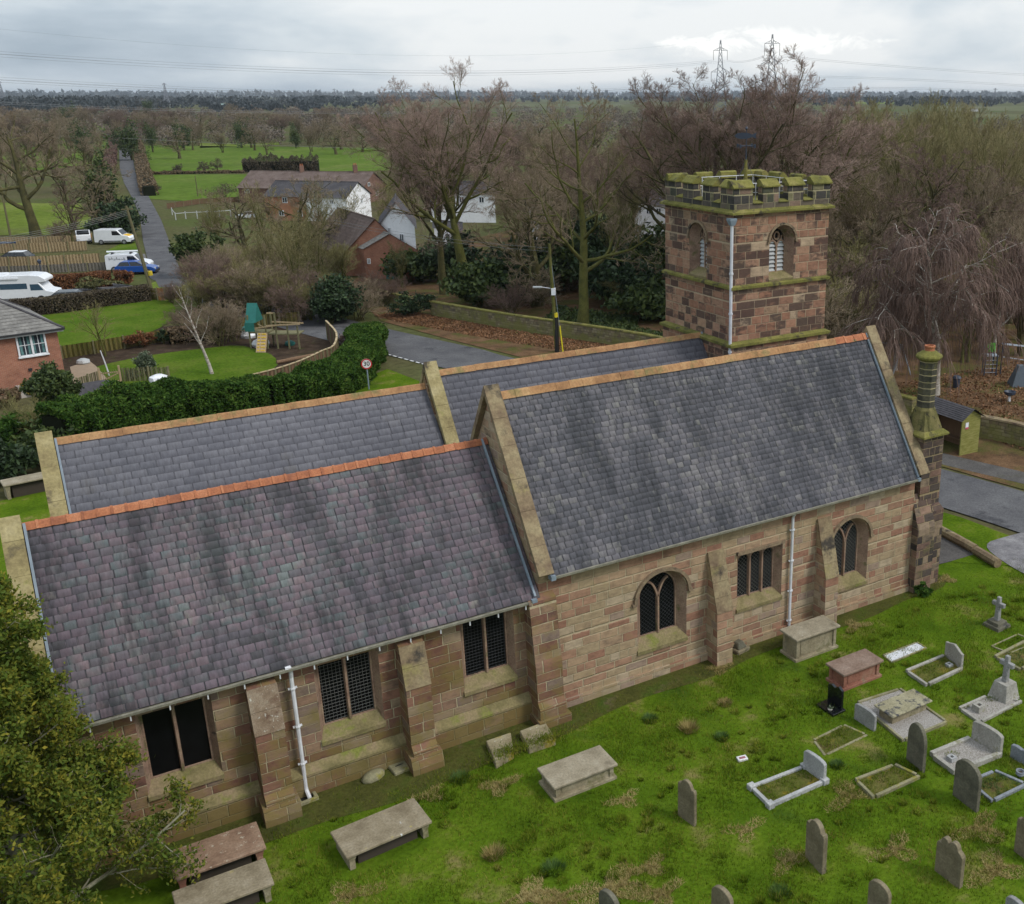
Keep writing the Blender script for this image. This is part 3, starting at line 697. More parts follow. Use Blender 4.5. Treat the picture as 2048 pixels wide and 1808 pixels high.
for pl, h, inner, lb in ((TS, hs, is_, 'louvred belfry window facing the graveyard'), (TE, he, ie, 'louvred belfry window facing the long grey roofs')):
    xs = [a for a, _ in inner]; x0, x1 = min(xs), max(xs); z0 = min(z for _, z in inner); xc = (x0+x1)/2
    f = MB(); n = len(inner); sh = shrink(inner, .03, .02, .03)
    f.add([pl.p(*q, .35) for q in inner]+[pl.p(*q, .35) for q in sh]+[pl.p(*q, .44) for q in sh], [(i, (i+1) % n, n+(i+1) % n, n+i) for i in range(n)]+[(n+i, n+(i+1) % n, 2*n+(i+1) % n, 2*n+i) for i in range(n)])
    win = f.build('window', M_dress, church); win['label'] = lb
    glazing(pl, sh, .46, win, M_dark)
    t = MB(); t.loft([[pl.p(xc-.045, z, .45), pl.p(xc+.045, z, .45), pl.p(xc+.03, z, .33), pl.p(xc-.03, z, .33)] for z in (z0, 12.35)])
    for cx_ in ((x0+xc)/2, (x1+xc)/2):
        r = (xc-x0)/2-.02; arc = [(cx_+r*math.cos(math.pi*j/12), 12.18+r*1.3*math.sin(math.pi*j/12)) for j in range(13)]
        sweep(t, pl, arc, .06, .10, .44)
    ring = [(xc+.13*math.cos(2*math.pi*j/14), 12.62+.15*math.sin(2*math.pi*j/14)) for j in range(15)]; sweep(t, pl, ring, .06, .09, .44)
    for sgn in (-1, 1): sweep(t, pl, [(xc+sgn*.06, 12.38), (xc+sgn*.22, 12.46), (xc+sgn*.27, 12.62)], .05, .09, .44)
    t.build('tracery', M_dress, win)
    lv = MB()
    for cx_ in ((x0+xc)/2, (x1+xc)/2):
        z = z0+.02; r = (xc-x0)/2-.05
        while z < 12.36:
            rr = r if z < 12.14 else r*math.sqrt(max(.05, 1-((z-12.14)/.3)**2))
            lv.prism([pl.p(cx_-rr, z, .36), pl.p(cx_-rr, z+.02, .36), pl.p(cx_-rr, z+.15, .45), pl.p(cx_-rr, z+.13, .45)], tuple(np.array(pl.p(cx_+rr, 0))-np.array(pl.p(cx_-rr, 0)))); z += .165
    lv.build('louvres', M_louv, win, fix=True)
    hm = MB(); sweep(hm, pl, hoodpath(h, 12.41, .06, .08), .09, .09, .005); hm.build('hood_mould', M_mould, win)
    hx = [a for a, _ in h]; s = MB(); s.prism([pl.p(min(hx), 10.84, -.02), pl.p(min(hx), 10.93, -.03), pl.p(min(hx), z0+.01, .36), pl.p(min(hx), 10.84, .36)], tuple(np.array(pl.p(max(hx), 0))-np.array(pl.p(min(hx), 0)))); s.build('sill', M_sill, win, fix=True)
m = MB(); px, py = TX0-.10, TY0+.02
m.tube([(px, py-.04, 13.3), (px, py-.04, 6.0)], .062, 10)
for z in (11.3, 9.7, 8.15): m.lathe((px, py-.04, z), [(.085, 0), (.085, .08)], 10)
m.build('downpipe', M_pipe, tw)
m = MB(); m.loft([[(px-.09, py-.12, 13.22), (px+.09, py-.12, 13.22), (px+.09, py+.04, 13.22), (px-.09, py+.04, 13.22)], [(px-.17, py-.17, 13.42), (px+.15, py-.17, 13.42), (px+.15, py+.10, 13.42), (px-.17, py+.10, 13.42)], [(px-.17, py-.17, 13.50), (px+.15, py-.17, 13.50), (px+.15, py+.10, 13.50), (px-.17, py+.10, 13.50)]]); m.build('rainwater_hopper', M_lead, tw)
# weathervane
m = MB(); cxv, cyv = 14.66, 10.45
m.tube([(cxv, cyv, 13.7), (cxv, cyv, 15.5)], [.09, .07], 8); vp = m.build('flagpole', M_moss, tw)
m = MB(); m.tube([(cxv, cyv, 15.45), (cxv, cyv, 16.85)], [.03, .014], 6)
for a in (0, 90, 180, 270):
    c, s = math.cos(R(a+20)), math.sin(R(a+20)); m.tube([(cxv, cyv, 16.05), (cxv+.42*c, cyv+.42*s, 16.05)], .018, 5)
    m.lathe((cxv+.42*c, cyv+.42*s, 15.98), [(.05, 0), (.05, .14)], 5)
m.lathe((cxv, cyv, 16.68), [(.02, 0), (.07, .06), (.02, .13)], 8)
for a in (60, 180, 300): m.tube([(cxv, cyv, 15.5), (cxv+.9*math.cos(R(a)), cyv+.9*math.sin(R(a)), 13.75)], .008, 4)
fish = [(-.5, 0), (-.38, .10), (-.15, .13), (.1, .10), (.24, .05), (.42, .13), (.38, 0), (.42, -.12), (.24, -.05), (.05, -.11), (-.2, -.13), (-.4, -.09)]
ca, sa = math.cos(R(-30)), math.sin(R(-30))
m.prism([(cxv+a*ca, cyv+a*sa, 16.45+b) for a, b in fish], (.02*sa, -.02*ca, 0))
m.build('weathervane', plain('vane iron', (.035, .045, .07), .5), tw)
# ---- chimney on the south-west corner
ch = MB(); ax0, ax1, ay0, ay1 = 15.42, 16.46, .17, 1.27
ch.box(ax0, ax1, ay0, ay1, 3.3, 6.1); ch.box(ax0-.02, ax1+.16, ay0-.14, ay1+.05, -.2, 3.1)
ch.loft([[(ax0-.02, ay0-.14, 3.1), (ax1+.16, ay0-.14, 3.1), (ax1+.16, ay1+.05, 3.1), (ax0-.02, ay1+.05, 3.1)], [(ax0, ay0, 3.36), (ax1, ay0, 3.36), (ax1, ay1, 3.36), (ax0, ay1, 3.36)]])
ch.box(ax0-.3, ax1-.45, ay0-.34, ay0+.1, -.2, 2.6); ch.prism([(ax0-.3, ay0-.34, 2.6), (ax0-.3, ay0+.1, 2.6), (ax0-.3, ay0+.1, 3.9)], (ax1-.45-ax0+.3, 0, 0))
chim = ch.build('chimney', ashlar('chimney stone', [(0, (.20, .12, .09)), (.2, (.11, .075, .06)), (.4, (.24, .155, .11)), (.6, (.085, .065, .055)), (.8, (.26, .19, .13))], (.30, .23, .13), .30, .5, soot_th=.56, green=(.14, .13, .045), green_th=.60, low_green=.1), church, fix=True)
m = MB(); m.loft([[(ax0-.13, ay0-.13, 6.08), (ax1+.13, ay0-.13, 6.08), (ax1+.13, ay1+.13, 6.08), (ax0-.13, ay1+.13, 6.08)], [(ax0-.13, ay0-.13, 6.15), (ax1+.13, ay0-.13, 6.15), (ax1+.13, ay1+.13, 6.15), (ax0-.13, ay1+.13, 6.15)], [(ax0+.02, ay0+.02, 6.28), (ax1-.02, ay0+.02, 6.28), (ax1-.02, ay1-.02, 6.28), (ax0+.02, ay1-.02, 6.28)]]); m.build('string_course', M_moss, chim)
ccx, ccy = (ax0+ax1)/2, (ay0+ay1)/2; sp_ = MB()
oc = lambda r, z: [(ccx+r*math.cos(2*math.pi*(j+.5)/8), ccy+r*math.sin(2*math.pi*(j+.5)/8), z) for j in range(8)]
sq = lambda h, z: [(ccx+x*h, ccy+y*h, z) for x, y in ((1, .42), (.42, 1), (-.42, 1), (-1, .42), (-1, -.42), (-.42, -1), (.42, -1), (1, -.42))]
sp_.loft([sq(.52, 6.2), sq(.46, 6.5), oc(.40, 7.0), oc(.34, 7.12)])
for sx, sy in ((1, 1), (-1, 1), (-1, -1), (1, -1)):
    sp_.loft([[(ccx+sx*.50, ccy+sy*.50, 6.2), (ccx+sx*.50, ccy+sy*.14, 6.2), (ccx+sx*.14, ccy+sy*.14, 6.2), (ccx+sx*.14, ccy+sy*.50, 6.2)][::(1 if sx*sy < 0 else -1)], [(ccx+sx*.27+dx, ccy+sy*.27+dy, 7.0) for dx, dy in ((.01, .01), (.01, -.01), (-.01, -.01), (-.01, .01))]])
sp_.build('chimney_base', mottle('mossy chimney stone', [(.3, (.085, .08, .035)), (.5, (.15, .135, .05)), (.7, (.22, .18, .08))], 2.5, 6, .95, [((.05, .045, .03), 3, .55, .1)], .4), chim, fix=True)
m = MB(); z = 7.1; i = 0
while z < 8.9:
    h = .245; m.loft([oc(.335 if i % 2 else .345, z+.008), oc(.335 if i % 2 else .345, z+h-.008)]); m.loft([oc(.337, z+h-.022), oc(.337, z+h+.022)], 1); z += h; i += 1
m.build('chimney_shaft', [mottle('sooty chimney drums', [(.3, (.035, .035, .028)), (.5, (.075, .07, .05)), (.7, (.14, .12, .075))], 1.6, 6, .95, [((.12, .11, .04), 2, .58, .1)], .4), plain('lime mortar', (.42, .35, .19), .95)], chim, fix=True)
m = MB(); m.lathe((ccx, ccy, 8.84), [(.33, 0), (.47, .10), (.49, .17), (.46, .22), (.30, .33), (.2, .38)], 16); m.build('chimney_cap', M_moss, chim)
m = MB(); m.lathe((ccx, ccy, 9.15), [(.19, 0), (.17, .16), (.20, .19), (.20, .25), (.15, .26), (.13, .12)], 14); m.build('chimney_pot', M_terra, chim)
# tie rod on the west coping's foot
for bx_ in ((14.88, 15.02, -.22, .02, 4.62, 4.74), (.05, .2, -.24, -.02, 4.60, 4.74), (-.52, -.36, -.10, .05, 3.98, 4.08)): m = MB(); m.box(*bx_); m.build('gutter_outlet', M_lead, church)
# ------------------------------------------------------------------ ground materials
def groundmat(name, stops, sc, patches=(), fine=14, bmp=.6, bd=.05, rough=1.0):
    m, nt, b = base(name, rough, .02)
    v = coord(nt, 'World')
    c = ramp(nt, noise(nt, v, sc, 6, .62), stops)
    for col, s, th, sf, am in patches: c = mixc(nt, mth(nt, 'MULTIPLY', maprange(nt, noise(nt, v, s, 6, .66), th, th+sf), am), c, col)
    f = noise(nt, v, fine, 4, .7)
    c = mixc(nt, 1.0, c, ramp(nt, f, [(.25, .6), (.5, 1.0), (.75, 1.35)]), 'MULTIPLY')
    nt.links.new(c, b.inputs['Base Color'])
    if bmp: bump(nt, b, f, bmp, bd)
    return m
M_lawn = groundmat('churchyard turf', [(.3, (.045, .085, .005)), (.5, (.078, .13, .008)), (.7, (.12, .16, .015))], .55, [((.20, .155, .065), .55, .58, .10, .75), ((.035, .065, .01), .35, .56, .12, .6), ((.07, .045, .025), 1.3, .66, .06, .6)], 9)
M_garden = groundmat('garden lawn', [(.3, (.052, .098, .008)), (.5, (.075, .122, .012)), (.7, (.11, .145, .022))], .35, [((.085, .085, .025), .7, .56, .14, .6)], 5, .3)
M_field = groundmat('field grass', [(.3, (.068, .112, .014)), (.5, (.088, .138, .02)), (.7, (.12, .155, .034))], .035, [((.14, .155, .045), .05, .54, .14, .7), ((.06, .085, .02), .02, .56, .1, .6)], .5, 0)
M_paddock = groundmat('paddock grass', [(.3, (.10, .14, .02)), (.5, (.13, .17, .03)), (.7, (.17, .19, .05))], .05, [((.16, .15, .06), .09, .56, .14, .6)], 1.0, 0)
M_farfield = groundmat('far dull fields', [(.3, (.085, .095, .045)), (.5, (.11, .118, .055)), (.7, (.145, .14, .075))], .01, [((.13, .105, .07), .006, .55, .1, .7)], .2, 0)
M_scrub = groundmat('rough scrub ground', [(.28, (.06, .068, .024)), (.45, (.095, .085, .042)), (.6, (.075, .092, .028)), (.75, (.13, .105, .062))], .02, [((.055, .10, .015), .006, .56, .06, .9), ((.085, .055, .038), .004, .60, .06, .7)], 1.5, 0)
M_litter = groundmat('leaf litter ground', [(.3, (.085, .052, .03)), (.5, (.135, .08, .045)), (.7, (.19, .115, .065))], .8, [((.085, .088, .026), .33, .47, .12, .85), ((.05, .036, .024), .5, .58, .1, .7)], 11)
M_soil = groundmat('bare soil', [(.3, (.035, .024, .017)), (.5, (.055, .038, .027)), (.7, (.085, .06, .042))], 1.2, [((.06, .075, .02), .8, .58, .1, .6)], 10)
M_edge = groundmat('mossy path edge', [(.3, (.045, .05, .014)), (.5, (.075, .075, .02)), (.7, (.055, .085, .014))], .9, [((.12, .09, .055), .8, .60, .1, .7)], 9)
M_asph = groundmat('road asphalt', [(.3, (.085, .084, .09)), (.5, (.11, .108, .112)), (.7, (.14, .138, .14))], .35, [((.055, .055, .06), .45, .57, .06, .7), ((.16, .155, .15), .8, .62, .08, .5)], 14, .25, .01)
M_path = groundmat('old tarmac path', [(.3, (.075, .07, .066)), (.5, (.10, .093, .088)), (.7, (.13, .12, .11))], .8, [((.07, .07, .04), .7, .58, .1, .5)], 14, .3, .01)
M_gravel = groundmat('pale gravel', [(.3, (.13, .125, .13)), (.5, (.20, .19, .195)), (.7, (.29, .28, .28))], 1.6, [((.13, .12, .12), .6, .55, .12, .8)], 22, .6, .03)
M_drive = groundmat('drive', [(.3, (.12, .115, .115)), (.5, (.15, .145, .145)), (.7, (.19, .18, .175))], .5, (), 10, .2, .01)
M_white = plain('road paint', (.62, .62, .60), .7)

# ------------------------------------------------------------------ vegetation
def unit(a): return a/np.maximum(np.linalg.norm(a, axis=-1, keepdims=True), 1e-9)
def grow(rng, P0, D0, L, k, wig, up):
    P = [P0]; d = D0
    for i in range(k):
        d = unit(d+wig*rng.standard_normal(d.shape)+np.array([0, 0, up])); P.append(P[-1]+d*(L/k)[:, None])
    return np.stack(P, 1)
def tubesnp(P, Rd, s):
    N, K, _ = P.shape
    T = np.empty_like(P); T[:, 1:-1] = P[:, 2:]-P[:, :-2]; T[:, 0] = P[:, 1]-P[:, 0]; T[:, -1] = P[:, -1]-P[:, -2]; T = unit(T)
    m = unit(P[:, -1]-P[:, 0]); ref = np.where(np.abs(m[:, 2:3]) > .9, np.array([1., 0, 0]), np.array([0, 0, 1.]))
    a = unit(np.cross(m, ref))[:, None, :]; a = unit(a-T*(a*T).sum(-1, keepdims=True)); b = np.cross(T, a)
    th = 2*np.pi*np.arange(s)/s
    V = P[:, :, None, :]+(a[:, :, None, :]*np.cos(th)[None, None, :, None]+b[:, :, None, :]*np.sin(th)[None, None, :, None])*Rd[:, :, None, None]
    idx = np.arange(N*K*s).reshape(N, K, s); nx = np.roll(idx, -1, axis=2)
    Q = np.stack([idx[:, :-1], nx[:, :-1], nx[:, 1:], idx[:, 1:]], -1).reshape(-1, 4)
    return V.reshape(-1, 3), Q
def branch(rng, P, Rd, n, t0, t1, ang, asd, lf, k, wig, up, rf, drop=.5, plen=None):
    N, K, _ = P.shape; M = N*n
    pi = np.repeat(np.arange(N), n); j = np.tile(np.arange(n), N)
    t = t0+(t1-t0)*np.clip((j+rng.random(M))/n, 0, 1); x = t*(K-1); i0 = np.minimum(x.astype(int), K-2); fr = (x-i0)[:, None]
    S = P[pi, i0]*(1-fr)+P[pi, i0+1]*fr; T = unit(P[pi, i0+1]-P[pi, i0]); r0 = Rd[pi, i0]*(1-fr[:, 0])+Rd[pi, i0+1]*fr[:, 0]
    az = j*2.399+rng.random(N)[pi]*6.28+rng.standard_normal(M)*.5
    ref = np.where(np.abs(T[:, 2:3]) > .9, np.array([1., 0, 0]), np.array([0, 0, 1.])); a = unit(np.cross(T, ref)); b = np.cross(T, a)
    an = np.radians(ang+asd*rng.standard_normal(M))[:, None]
    D = T*np.cos(an)+(a*np.cos(az)[:, None]+b*np.sin(az)[:, None])*np.sin(an)
    pl = np.linalg.norm(np.diff(P, axis=1), axis=2).sum(1)[pi]
    L = pl*lf*(1-drop*(t-t0)/max(t1-t0, 1e-6))*(.78+.44*rng.random(M))
    C = grow(rng, S, D, L, k, wig, up)
    r = (r0*rf)[:, None]*np.linspace(1, .35, k+1)[None, :]
    return C, r
def join(parts):
    V, Q, o = [], [], 0
    for v, q in parts: V.append(v); Q.append(q+o); o += len(v)
    return np.vstack(V), np.vstack(Q)
def bare_tree(seed, H, r0, levels, lean=(0, 0), split=2, rmin=.012, multi=1, spread=.3, wig=.06):
    """winter tree: returns (trunk V,Q), (crown V,Q)"""
    rng = np.random.default_rng(seed)
    st = np.zeros((multi, 3)); dr = np.tile(np.array([lean[0], lean[1], 1.0]), (multi, 1))
    if multi > 1: st[:, :2] = rng.standard_normal((multi, 2))*.3; dr[:, :2] += rng.standard_normal((multi, 2))*spread
    P = grow(rng, st, unit(dr), np.full(multi, H)*(.8+.4*rng.random(multi) if multi > 1 else 1), 9, wig, .05)
    P[:, 0, 2] -= .2
    Rd = np.tile(r0*np.array([1.35, 1.0, .9, .8, .68, .56, .44, .32, .22, .12]), (multi, 1))
    tr, cr = [tubesnp(P, Rd, 9)], []
    for i, l in enumerate(levels):
        P, Rd = branch(rng, P, Rd, *l[:10], **(l[10] if len(l) > 10 else {})); Rd = np.maximum(Rd, rmin)
        (tr if i < split else cr).append(tubesnp(P, Rd, (6 if i == 0 else 4) if i < split else 3))
    return join(tr), join(cr), P
def leaves(rng, C, ln, wd, up=.0):
    N = len(C); a = unit(rng.standard_normal((N, 3))+np.array([0, 0, up])); b = unit(np.cross(a, unit(rng.standard_normal((N, 3)))))
    l = (ln*(.6+.8*rng.random(N)))[:, None]; w = (wd*(.6+.8*rng.random(N)))[:, None]
    V = np.stack([C-a*l, C+b*w+a*l*.1, C+a*l, C-b*w+a*l*.1], 1).reshape(-1, 3)
    return V, np.arange(4*N).reshape(N, 4)
def rnd_sphere(rng, n, inner=.55):
    d = unit(rng.standard_normal((n, 3))); r = (inner**3+(1-inner**3)*rng.random(n))**(1/3); return d*r[:, None]
def lump(d, seed, amp=.25, f=2.3):
    """a bumpy radius multiplier over directions d"""
    rg = np.random.default_rng(seed); s = np.zeros(len(d))
    for _ in range(7):
        k = rg.standard_normal(3)*f; s += np.sin(d@k+rg.random()*6.28)
    return 1+amp*s/2.6

BARK = mottle('mossy bark', [(.3, (.05, .045, .02)), (.5, (.085, .078, .028)), (.7, (.13, .115, .045))], 1.5, 5, .95, [((.045, .035, .028), .7, .55, .15)], .4, bdist=.05)
BARK_G = mottle('green bark', [(.3, (.06, .062, .018)), (.5, (.105, .105, .026)), (.7, (.15, .145, .045))], 1.2, 5, .95, [((.06, .045, .035), .5, .57, .15)], .4, bdist=.05)
BARK_W = mottle('birch bark', [(.35, (.20, .15, .11)), (.5, (.42, .38, .32)), (.7, (.58, .55, .50))], 4, 5, .85, [((.05, .04, .035), 5, .62, .05)], .3, stretch=(1, 1, 3))
def twig(name, a, b_): return mottle(name, [(.3, a), (.7, b_)], .6, 3, .9, bmp=0)
TW_RED = twig('reddish twigs', (.26, .175, .14), (.40, .29, .235)); TW_BR = twig('brown twigs', (.21, .155, .10), (.34, .265, .18))
TW_OL = twig('olive twigs', (.23, .19, .09), (.36, .31, .15)); TW_PU = twig('purple twigs', (.145, .095, .075), (.23, .155, .125)); TW_GR = twig('greenish twigs', (.18, .16, .065), (.29, .26, .105))
L_DARK = leafmat('dark evergreen leaves', [(.2, (0.015, 0.027, 0.011)), (.5, (0.027, 0.051, 0.018)), (.8, (0.053, 0.087, 0.030))], .12)
L_HOLLY = leafmat('holly leaves', [(.10, (.052, .09, .014)), (.38, (.10, .145, .022)), (.62, (.17, .185, .026)), (.82, (.26, .23, .03)), (.95, (.36, .28, .035))], .3, .7, .12, .5, 1.1)
L_CONIF = leafmat('conifer leaves', [(.12, (.016, .040, .007)), (.4, (.034, .078, .012)), (.65, (.062, .118, .018)), (.9, (.12, .175, .032))], .15, .8, .1, .45, 1.4)
L_IVY = leafmat('ivy leaves', [(.2, (0.024, 0.042, 0.012)), (.5, (0.048, 0.075, 0.018)), (.85, (0.093, 0.120, 0.030))], .12)
L_BEECH = leafmat('dead beech leaves', [(.2, (.10, .038, .018)), (.5, (.19, .078, .032)), (.8, (.28, .13, .055))], .2)
L_TWHEDGE = leafmat('twiggy hedge leaves', [(.2, (0.049, 0.036, 0.025)), (.5, (0.091, 0.070, 0.045)), (.8, (0.140, 0.112, 0.063))], .1)
L_BROWN = leafmat('brown hedge leaves', [(.2, (.09, .058, .03)), (.5, (.15, .10, .055)), (.8, (.22, .16, .09))], .15)
L_GREY = leafmat('grey green leaves', [(.2, (.06, .085, .045)), (.5, (.12, .15, .09)), (.8, (.22, .25, .17))], .2)
L_YEL = leafmat('yellow leaves', [(.2, (.22, .15, .01)), (.5, (.4, .27, .02)), (.8, (.55, .40, .05))], .25)
L_OLIVE = leafmat('olive scrub leaves', [(.2, (0.075, 0.078, 0.027)), (.5, (0.128, 0.128, 0.045)), (.8, (0.195, 0.180, 0.075))], .15)
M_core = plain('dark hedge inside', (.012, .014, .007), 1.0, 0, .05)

def tree_thing(name, label, cat, tr, cr, loc, bark, tw, group=None, leaf=None, rz=0, sc=1.0, crown_label=None):
    t = thing(name, label, cat, loc, rz, group); t.scale = (sc, sc, sc)
    npmesh('trunk', tr[0], tr[1], bark, t, smooth=True)
    if cr is not None: npmesh('crown', cr[0], cr[1], tw, t)
    if leaf: npmesh('foliage', leaf[0], leaf[1], leaf[2], t)
    return t
def leafy(name, label, cat, loc, rx, ry, h, n, size, mat, seed, z0=0.0, amp=.22, group=None, stem=True, inner=.6, flat=.75, aspect=.55):
    """rounded evergreen or leafless bush: stems and a leaf cloud with a bumpy outline"""
    rng = np.random.default_rng(seed); t = thing(name, label, cat, loc, rng.random()*0, group)
    K_ = max(24, n//45); cs_ = rnd_sphere(rng, K_, inner); cs_ *= (lump(unit(cs_), seed, amp)*(1+amp*.5*rng.standard_normal(K_)))[:, None]*.86; d = cs_[rng.integers(0, K_, n)]+rng.standard_normal((n, 3))*(.075+.16*amp); C = d
    C[:, 2] = np.where(C[:, 2] < 0, C[:, 2]*flat, C[:, 2])
    C = C*np.array([rx, ry, (h-z0)/2])+np.array([0, 0, z0+(h-z0)/2*(.98)]); C[:, 2] = np.maximum(C[:, 2], .05)
    V, Q = leaves(rng, C, size, size*aspect, .2); npmesh('foliage', V, Q, mat, t)
    if stem:
        m = MB()
        for i in range(5):
            a = rng.random()*6.28; m.tube([(0, 0, -.1), (rx*.2*math.cos(a), ry*.2*math.sin(a), h*.3), (rx*.5*math.cos(a), ry*.5*math.sin(a), h*.72)], [.05*h/2+.02, .04, .015], 5)
        m.build('stem', BARK, t, uv=False)
    return t
def hedge(name, label, pts, w, h, n, size, mat, seed, group=None, amp=.12, top_amp=.12, core=True, aspect=.55, k=5, hs=None):
    """hedge along a path of ground points, trimmed or shaggy"""
    rng = np.random.default_rng(seed); S = np.array(spline(pts, k)); o = S.mean(0)
    seg = np.hypot(*np.diff(S, axis=0).T); cum = np.concatenate([[0], np.cumsum(seg)]); Ltot = cum[-1]
    s = rng.random(n)*Ltot; i = np.clip(np.searchsorted(cum, s)-1, 0, len(seg)-1); f = ((s-cum[i])/seg[i])[:, None]
    C0 = S[i]*(1-f)+S[i+1]*f; T = unit(S[i+1]-S[i]); Nn = np.stack([-T[:, 1], T[:, 0]], 1)
    HH = np.interp(s/Ltot, np.linspace(0, 1, len(hs)), hs) if hs is not None else np.full(n, h)
    a = rng.random(n)*2-1; b = rng.random(n); q = rng.random(n)                        # cross-section: mostly near the skin
    side = q < .55
    x = np.where(side, np.sign(a)*(1-.22*rng.random(n)**1.5), a); z = np.where(side, b, 1-.16*rng.random(n)**1.5)
    bmp = sum(np.sin(s*fq+ph+x*2)*am for fq, ph, am in ((1.1, 1, .5), (2.7, 2, .35), (5.3, 4, .25), (.43, 5, .5)))
    bz = sum(np.sin(s*fq+ph+b*5)*am for fq, ph, am in ((.9, 3, .5), (3.1, 0, .35), (6.3, 2, .25)))
    x = x*(1+amp*bz)*(1-.25*(z > .85)*(z-.85)/.15); zz = z*HH*(1+top_amp*bmp*.6)
    P = np.column_stack([C0+Nn*(x*w/2)[:, None]-o, np.maximum(zz, .03)])
    t = thing(name, label, 'hedge', (o[0], o[1], 0), 0, group)
    V, Q = leaves(rng, P, size, size*aspect, .1); npmesh('foliage', V, Q, mat, t)
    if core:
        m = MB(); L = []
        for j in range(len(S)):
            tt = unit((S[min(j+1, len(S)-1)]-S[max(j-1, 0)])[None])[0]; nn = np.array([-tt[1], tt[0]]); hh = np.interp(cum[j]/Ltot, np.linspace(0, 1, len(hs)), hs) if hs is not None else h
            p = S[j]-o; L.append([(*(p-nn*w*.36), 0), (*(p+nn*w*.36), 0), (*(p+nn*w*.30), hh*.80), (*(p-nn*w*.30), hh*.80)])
        m.loft(L); m.build('dark_core', M_core, t, uv=False)  # unseen dark core added to block the view through the leaves
    return t
# ------------------------------------------------------------------ churchyard: ground
g = struct('ground', [(-14000, -14000), (14000, -14000), (14000, 14000), (-14000, 14000)], M_scrub, -.03)
struct('churchyard_grass', smoothring([(-60, -60), (45, -60), (21.5, -3), (19.2, 1.0), (16.6, 3.0), (16, 14), (13, 22), (8, 30), (2, 33), (-12, 30), (-40, 26)], 1), M_lawn, .0)
struct('bare_strip', smoothring([(-13, -.9), (-9, -1.25), (-7.2, -1.15), (-5.2, -1.5), (-3.0, -1.2), (-.7, -1.25), (.6, -1.0), (2.6, -.65), (5.5, -.95), (7.2, -.55), (9.8, -.6), (12.5, -.75), (14.5, -.35), (17.0, -.5), (17.3, 1.2), (15, 1.6), (-13, 1.2)], 2), M_edge, .012)
# turf: individual grass blades over the lawn nearest the camera
TOMB_RECTS = [(-1.95, .25, -3.9, -2.65), (-7.35, -4.9, -3.6, -2.0), (8.05, 10.15, -1.8, -.7), (8.2, 10.1, -4.0, -2.9), (8.0, 10.3, -7.0, -5.0), (-10.9, -8.6, -2.2, -.8)]
def turf(n, seed, xr, yr, hgt, wd, dens):
    rng = np.random.default_rng(seed); x = xr[0]+(xr[1]-xr[0])*rng.random(n); y = yr[0]+(yr[1]-yr[0])*rng.random(n)
    f = sum(np.sin(x*a+y*b+c)*w for a, b, c, w in ((1.3, .7, 1, .5), (-.8, 1.9, 2, .5), (3.1, -2.3, 0, .35), (5.7, 4.1, 3, .3), (-7.9, 6.3, 1, .25), (13, 9, 2, .2)))
    keep = rng.random(n) < dens*(.62+.32*f)
    for a, b, c, d in TOMB_RECTS: keep &= ~((x > a) & (x < b) & (y > c) & (y < d))
    keep &= (y < -.75-.4*rng.random(n)) | ((y < -.15) & (rng.random(n) < .22))
    x, y, f = x[keep], y[keep], f[keep]; N = len(x); h = hgt*(.45+.9*rng.random(N))*(1+.35*np.clip(f, -1, 1.3)); az = rng.random(N)*6.28; tl = .75*rng.random(N)
    B = np.stack([x, y, np.zeros(N)], 1); tip = B+np.stack([np.cos(az)*tl*h, np.sin(az)*tl*h, h], 1); s = np.stack([-np.sin(az), np.cos(az), np.zeros(N)], 1)*wd/2
    return np.stack([B-s, B+s, tip], 1).reshape(-1, 3), np.arange(3*N).reshape(N, 3)
M_blade = leafmat('grass blades', [(.08, (.034, .064, .005)), (.28, (.072, .120, .008)), (.52, (.122, .168, .014)), (.74, (.205, .208, .03)), (.91, (.33, .27, .085))], .25, 1.0, .0, .55, .6)
V1, Q1 = turf(330000, 1, (-10, 21), (-15.5, -.1), .085, .017, .8)
rngc = np.random.default_rng(6); nc = 1000; cx_ = -10+31*rngc.random(nc); cy_ = -15.5+14.4*rngc.random(nc); okc = np.sin(cx_*.9+cy_*.5)+np.sin(cx_*.35-cy_*1.1+2)+rngc.standard_normal(nc)*.5 > .0
for a, b, c, d in TOMB_RECTS: okc &= ~((cx_ > a-.15) & (cx_ < b+.15) & (cy_ > c-.15) & (cy_ < d+.15))
cx_, cy_ = cx_[okc], cy_[okc]; m_ = 90; nn_ = len(cx_)*m_; aa = rngc.random(nn_)*6.28; rr = np.sqrt(rngc.random(nn_))*np.repeat(.06+.16*rngc.random(len(cx_)), m_)
B_ = np.stack([np.repeat(cx_, m_)+np.cos(aa)*rr, np.repeat(cy_, m_)+np.sin(aa)*rr, 0*aa], 1); hh_ = np.repeat(.06+.07*rngc.random(len(cx_)), m_)*(.5+.7*rngc.random(nn_)); dr_ = aa+rngc.standard_normal(nn_)*.6
tp_ = B_+np.stack([np.cos(dr_)*hh_*.6, np.sin(dr_)*hh_*.6, hh_], 1); sd2 = np.stack([-np.sin(dr_), np.cos(dr_), 0*dr_], 1)*.010
V1 = np.vstack([V1, np.stack([B_-sd2, B_+sd2, tp_], 1).reshape(-1, 3)]); Q1 = np.arange(len(V1)).reshape(-1, 3)
gr = npmesh('grass', V1, Q1, M_blade); gr['kind'] = 'stuff'; gr['label'] = 'short green churchyard grass with dry tips'; gr['category'] = 'grass'
M_dry = leafmat('dry grass', [(.2, (.20, .155, .05)), (.5, (.34, .265, .10)), (.8, (.48, .39, .18))], .25, 1.0, 0.0)
M_tuss = leafmat('green tussock', [(.2, (.035, .075, .010)), (.5, (.06, .12, .016)), (.8, (.11, .17, .035))], .2)
rngs = np.random.default_rng(16); pb = []
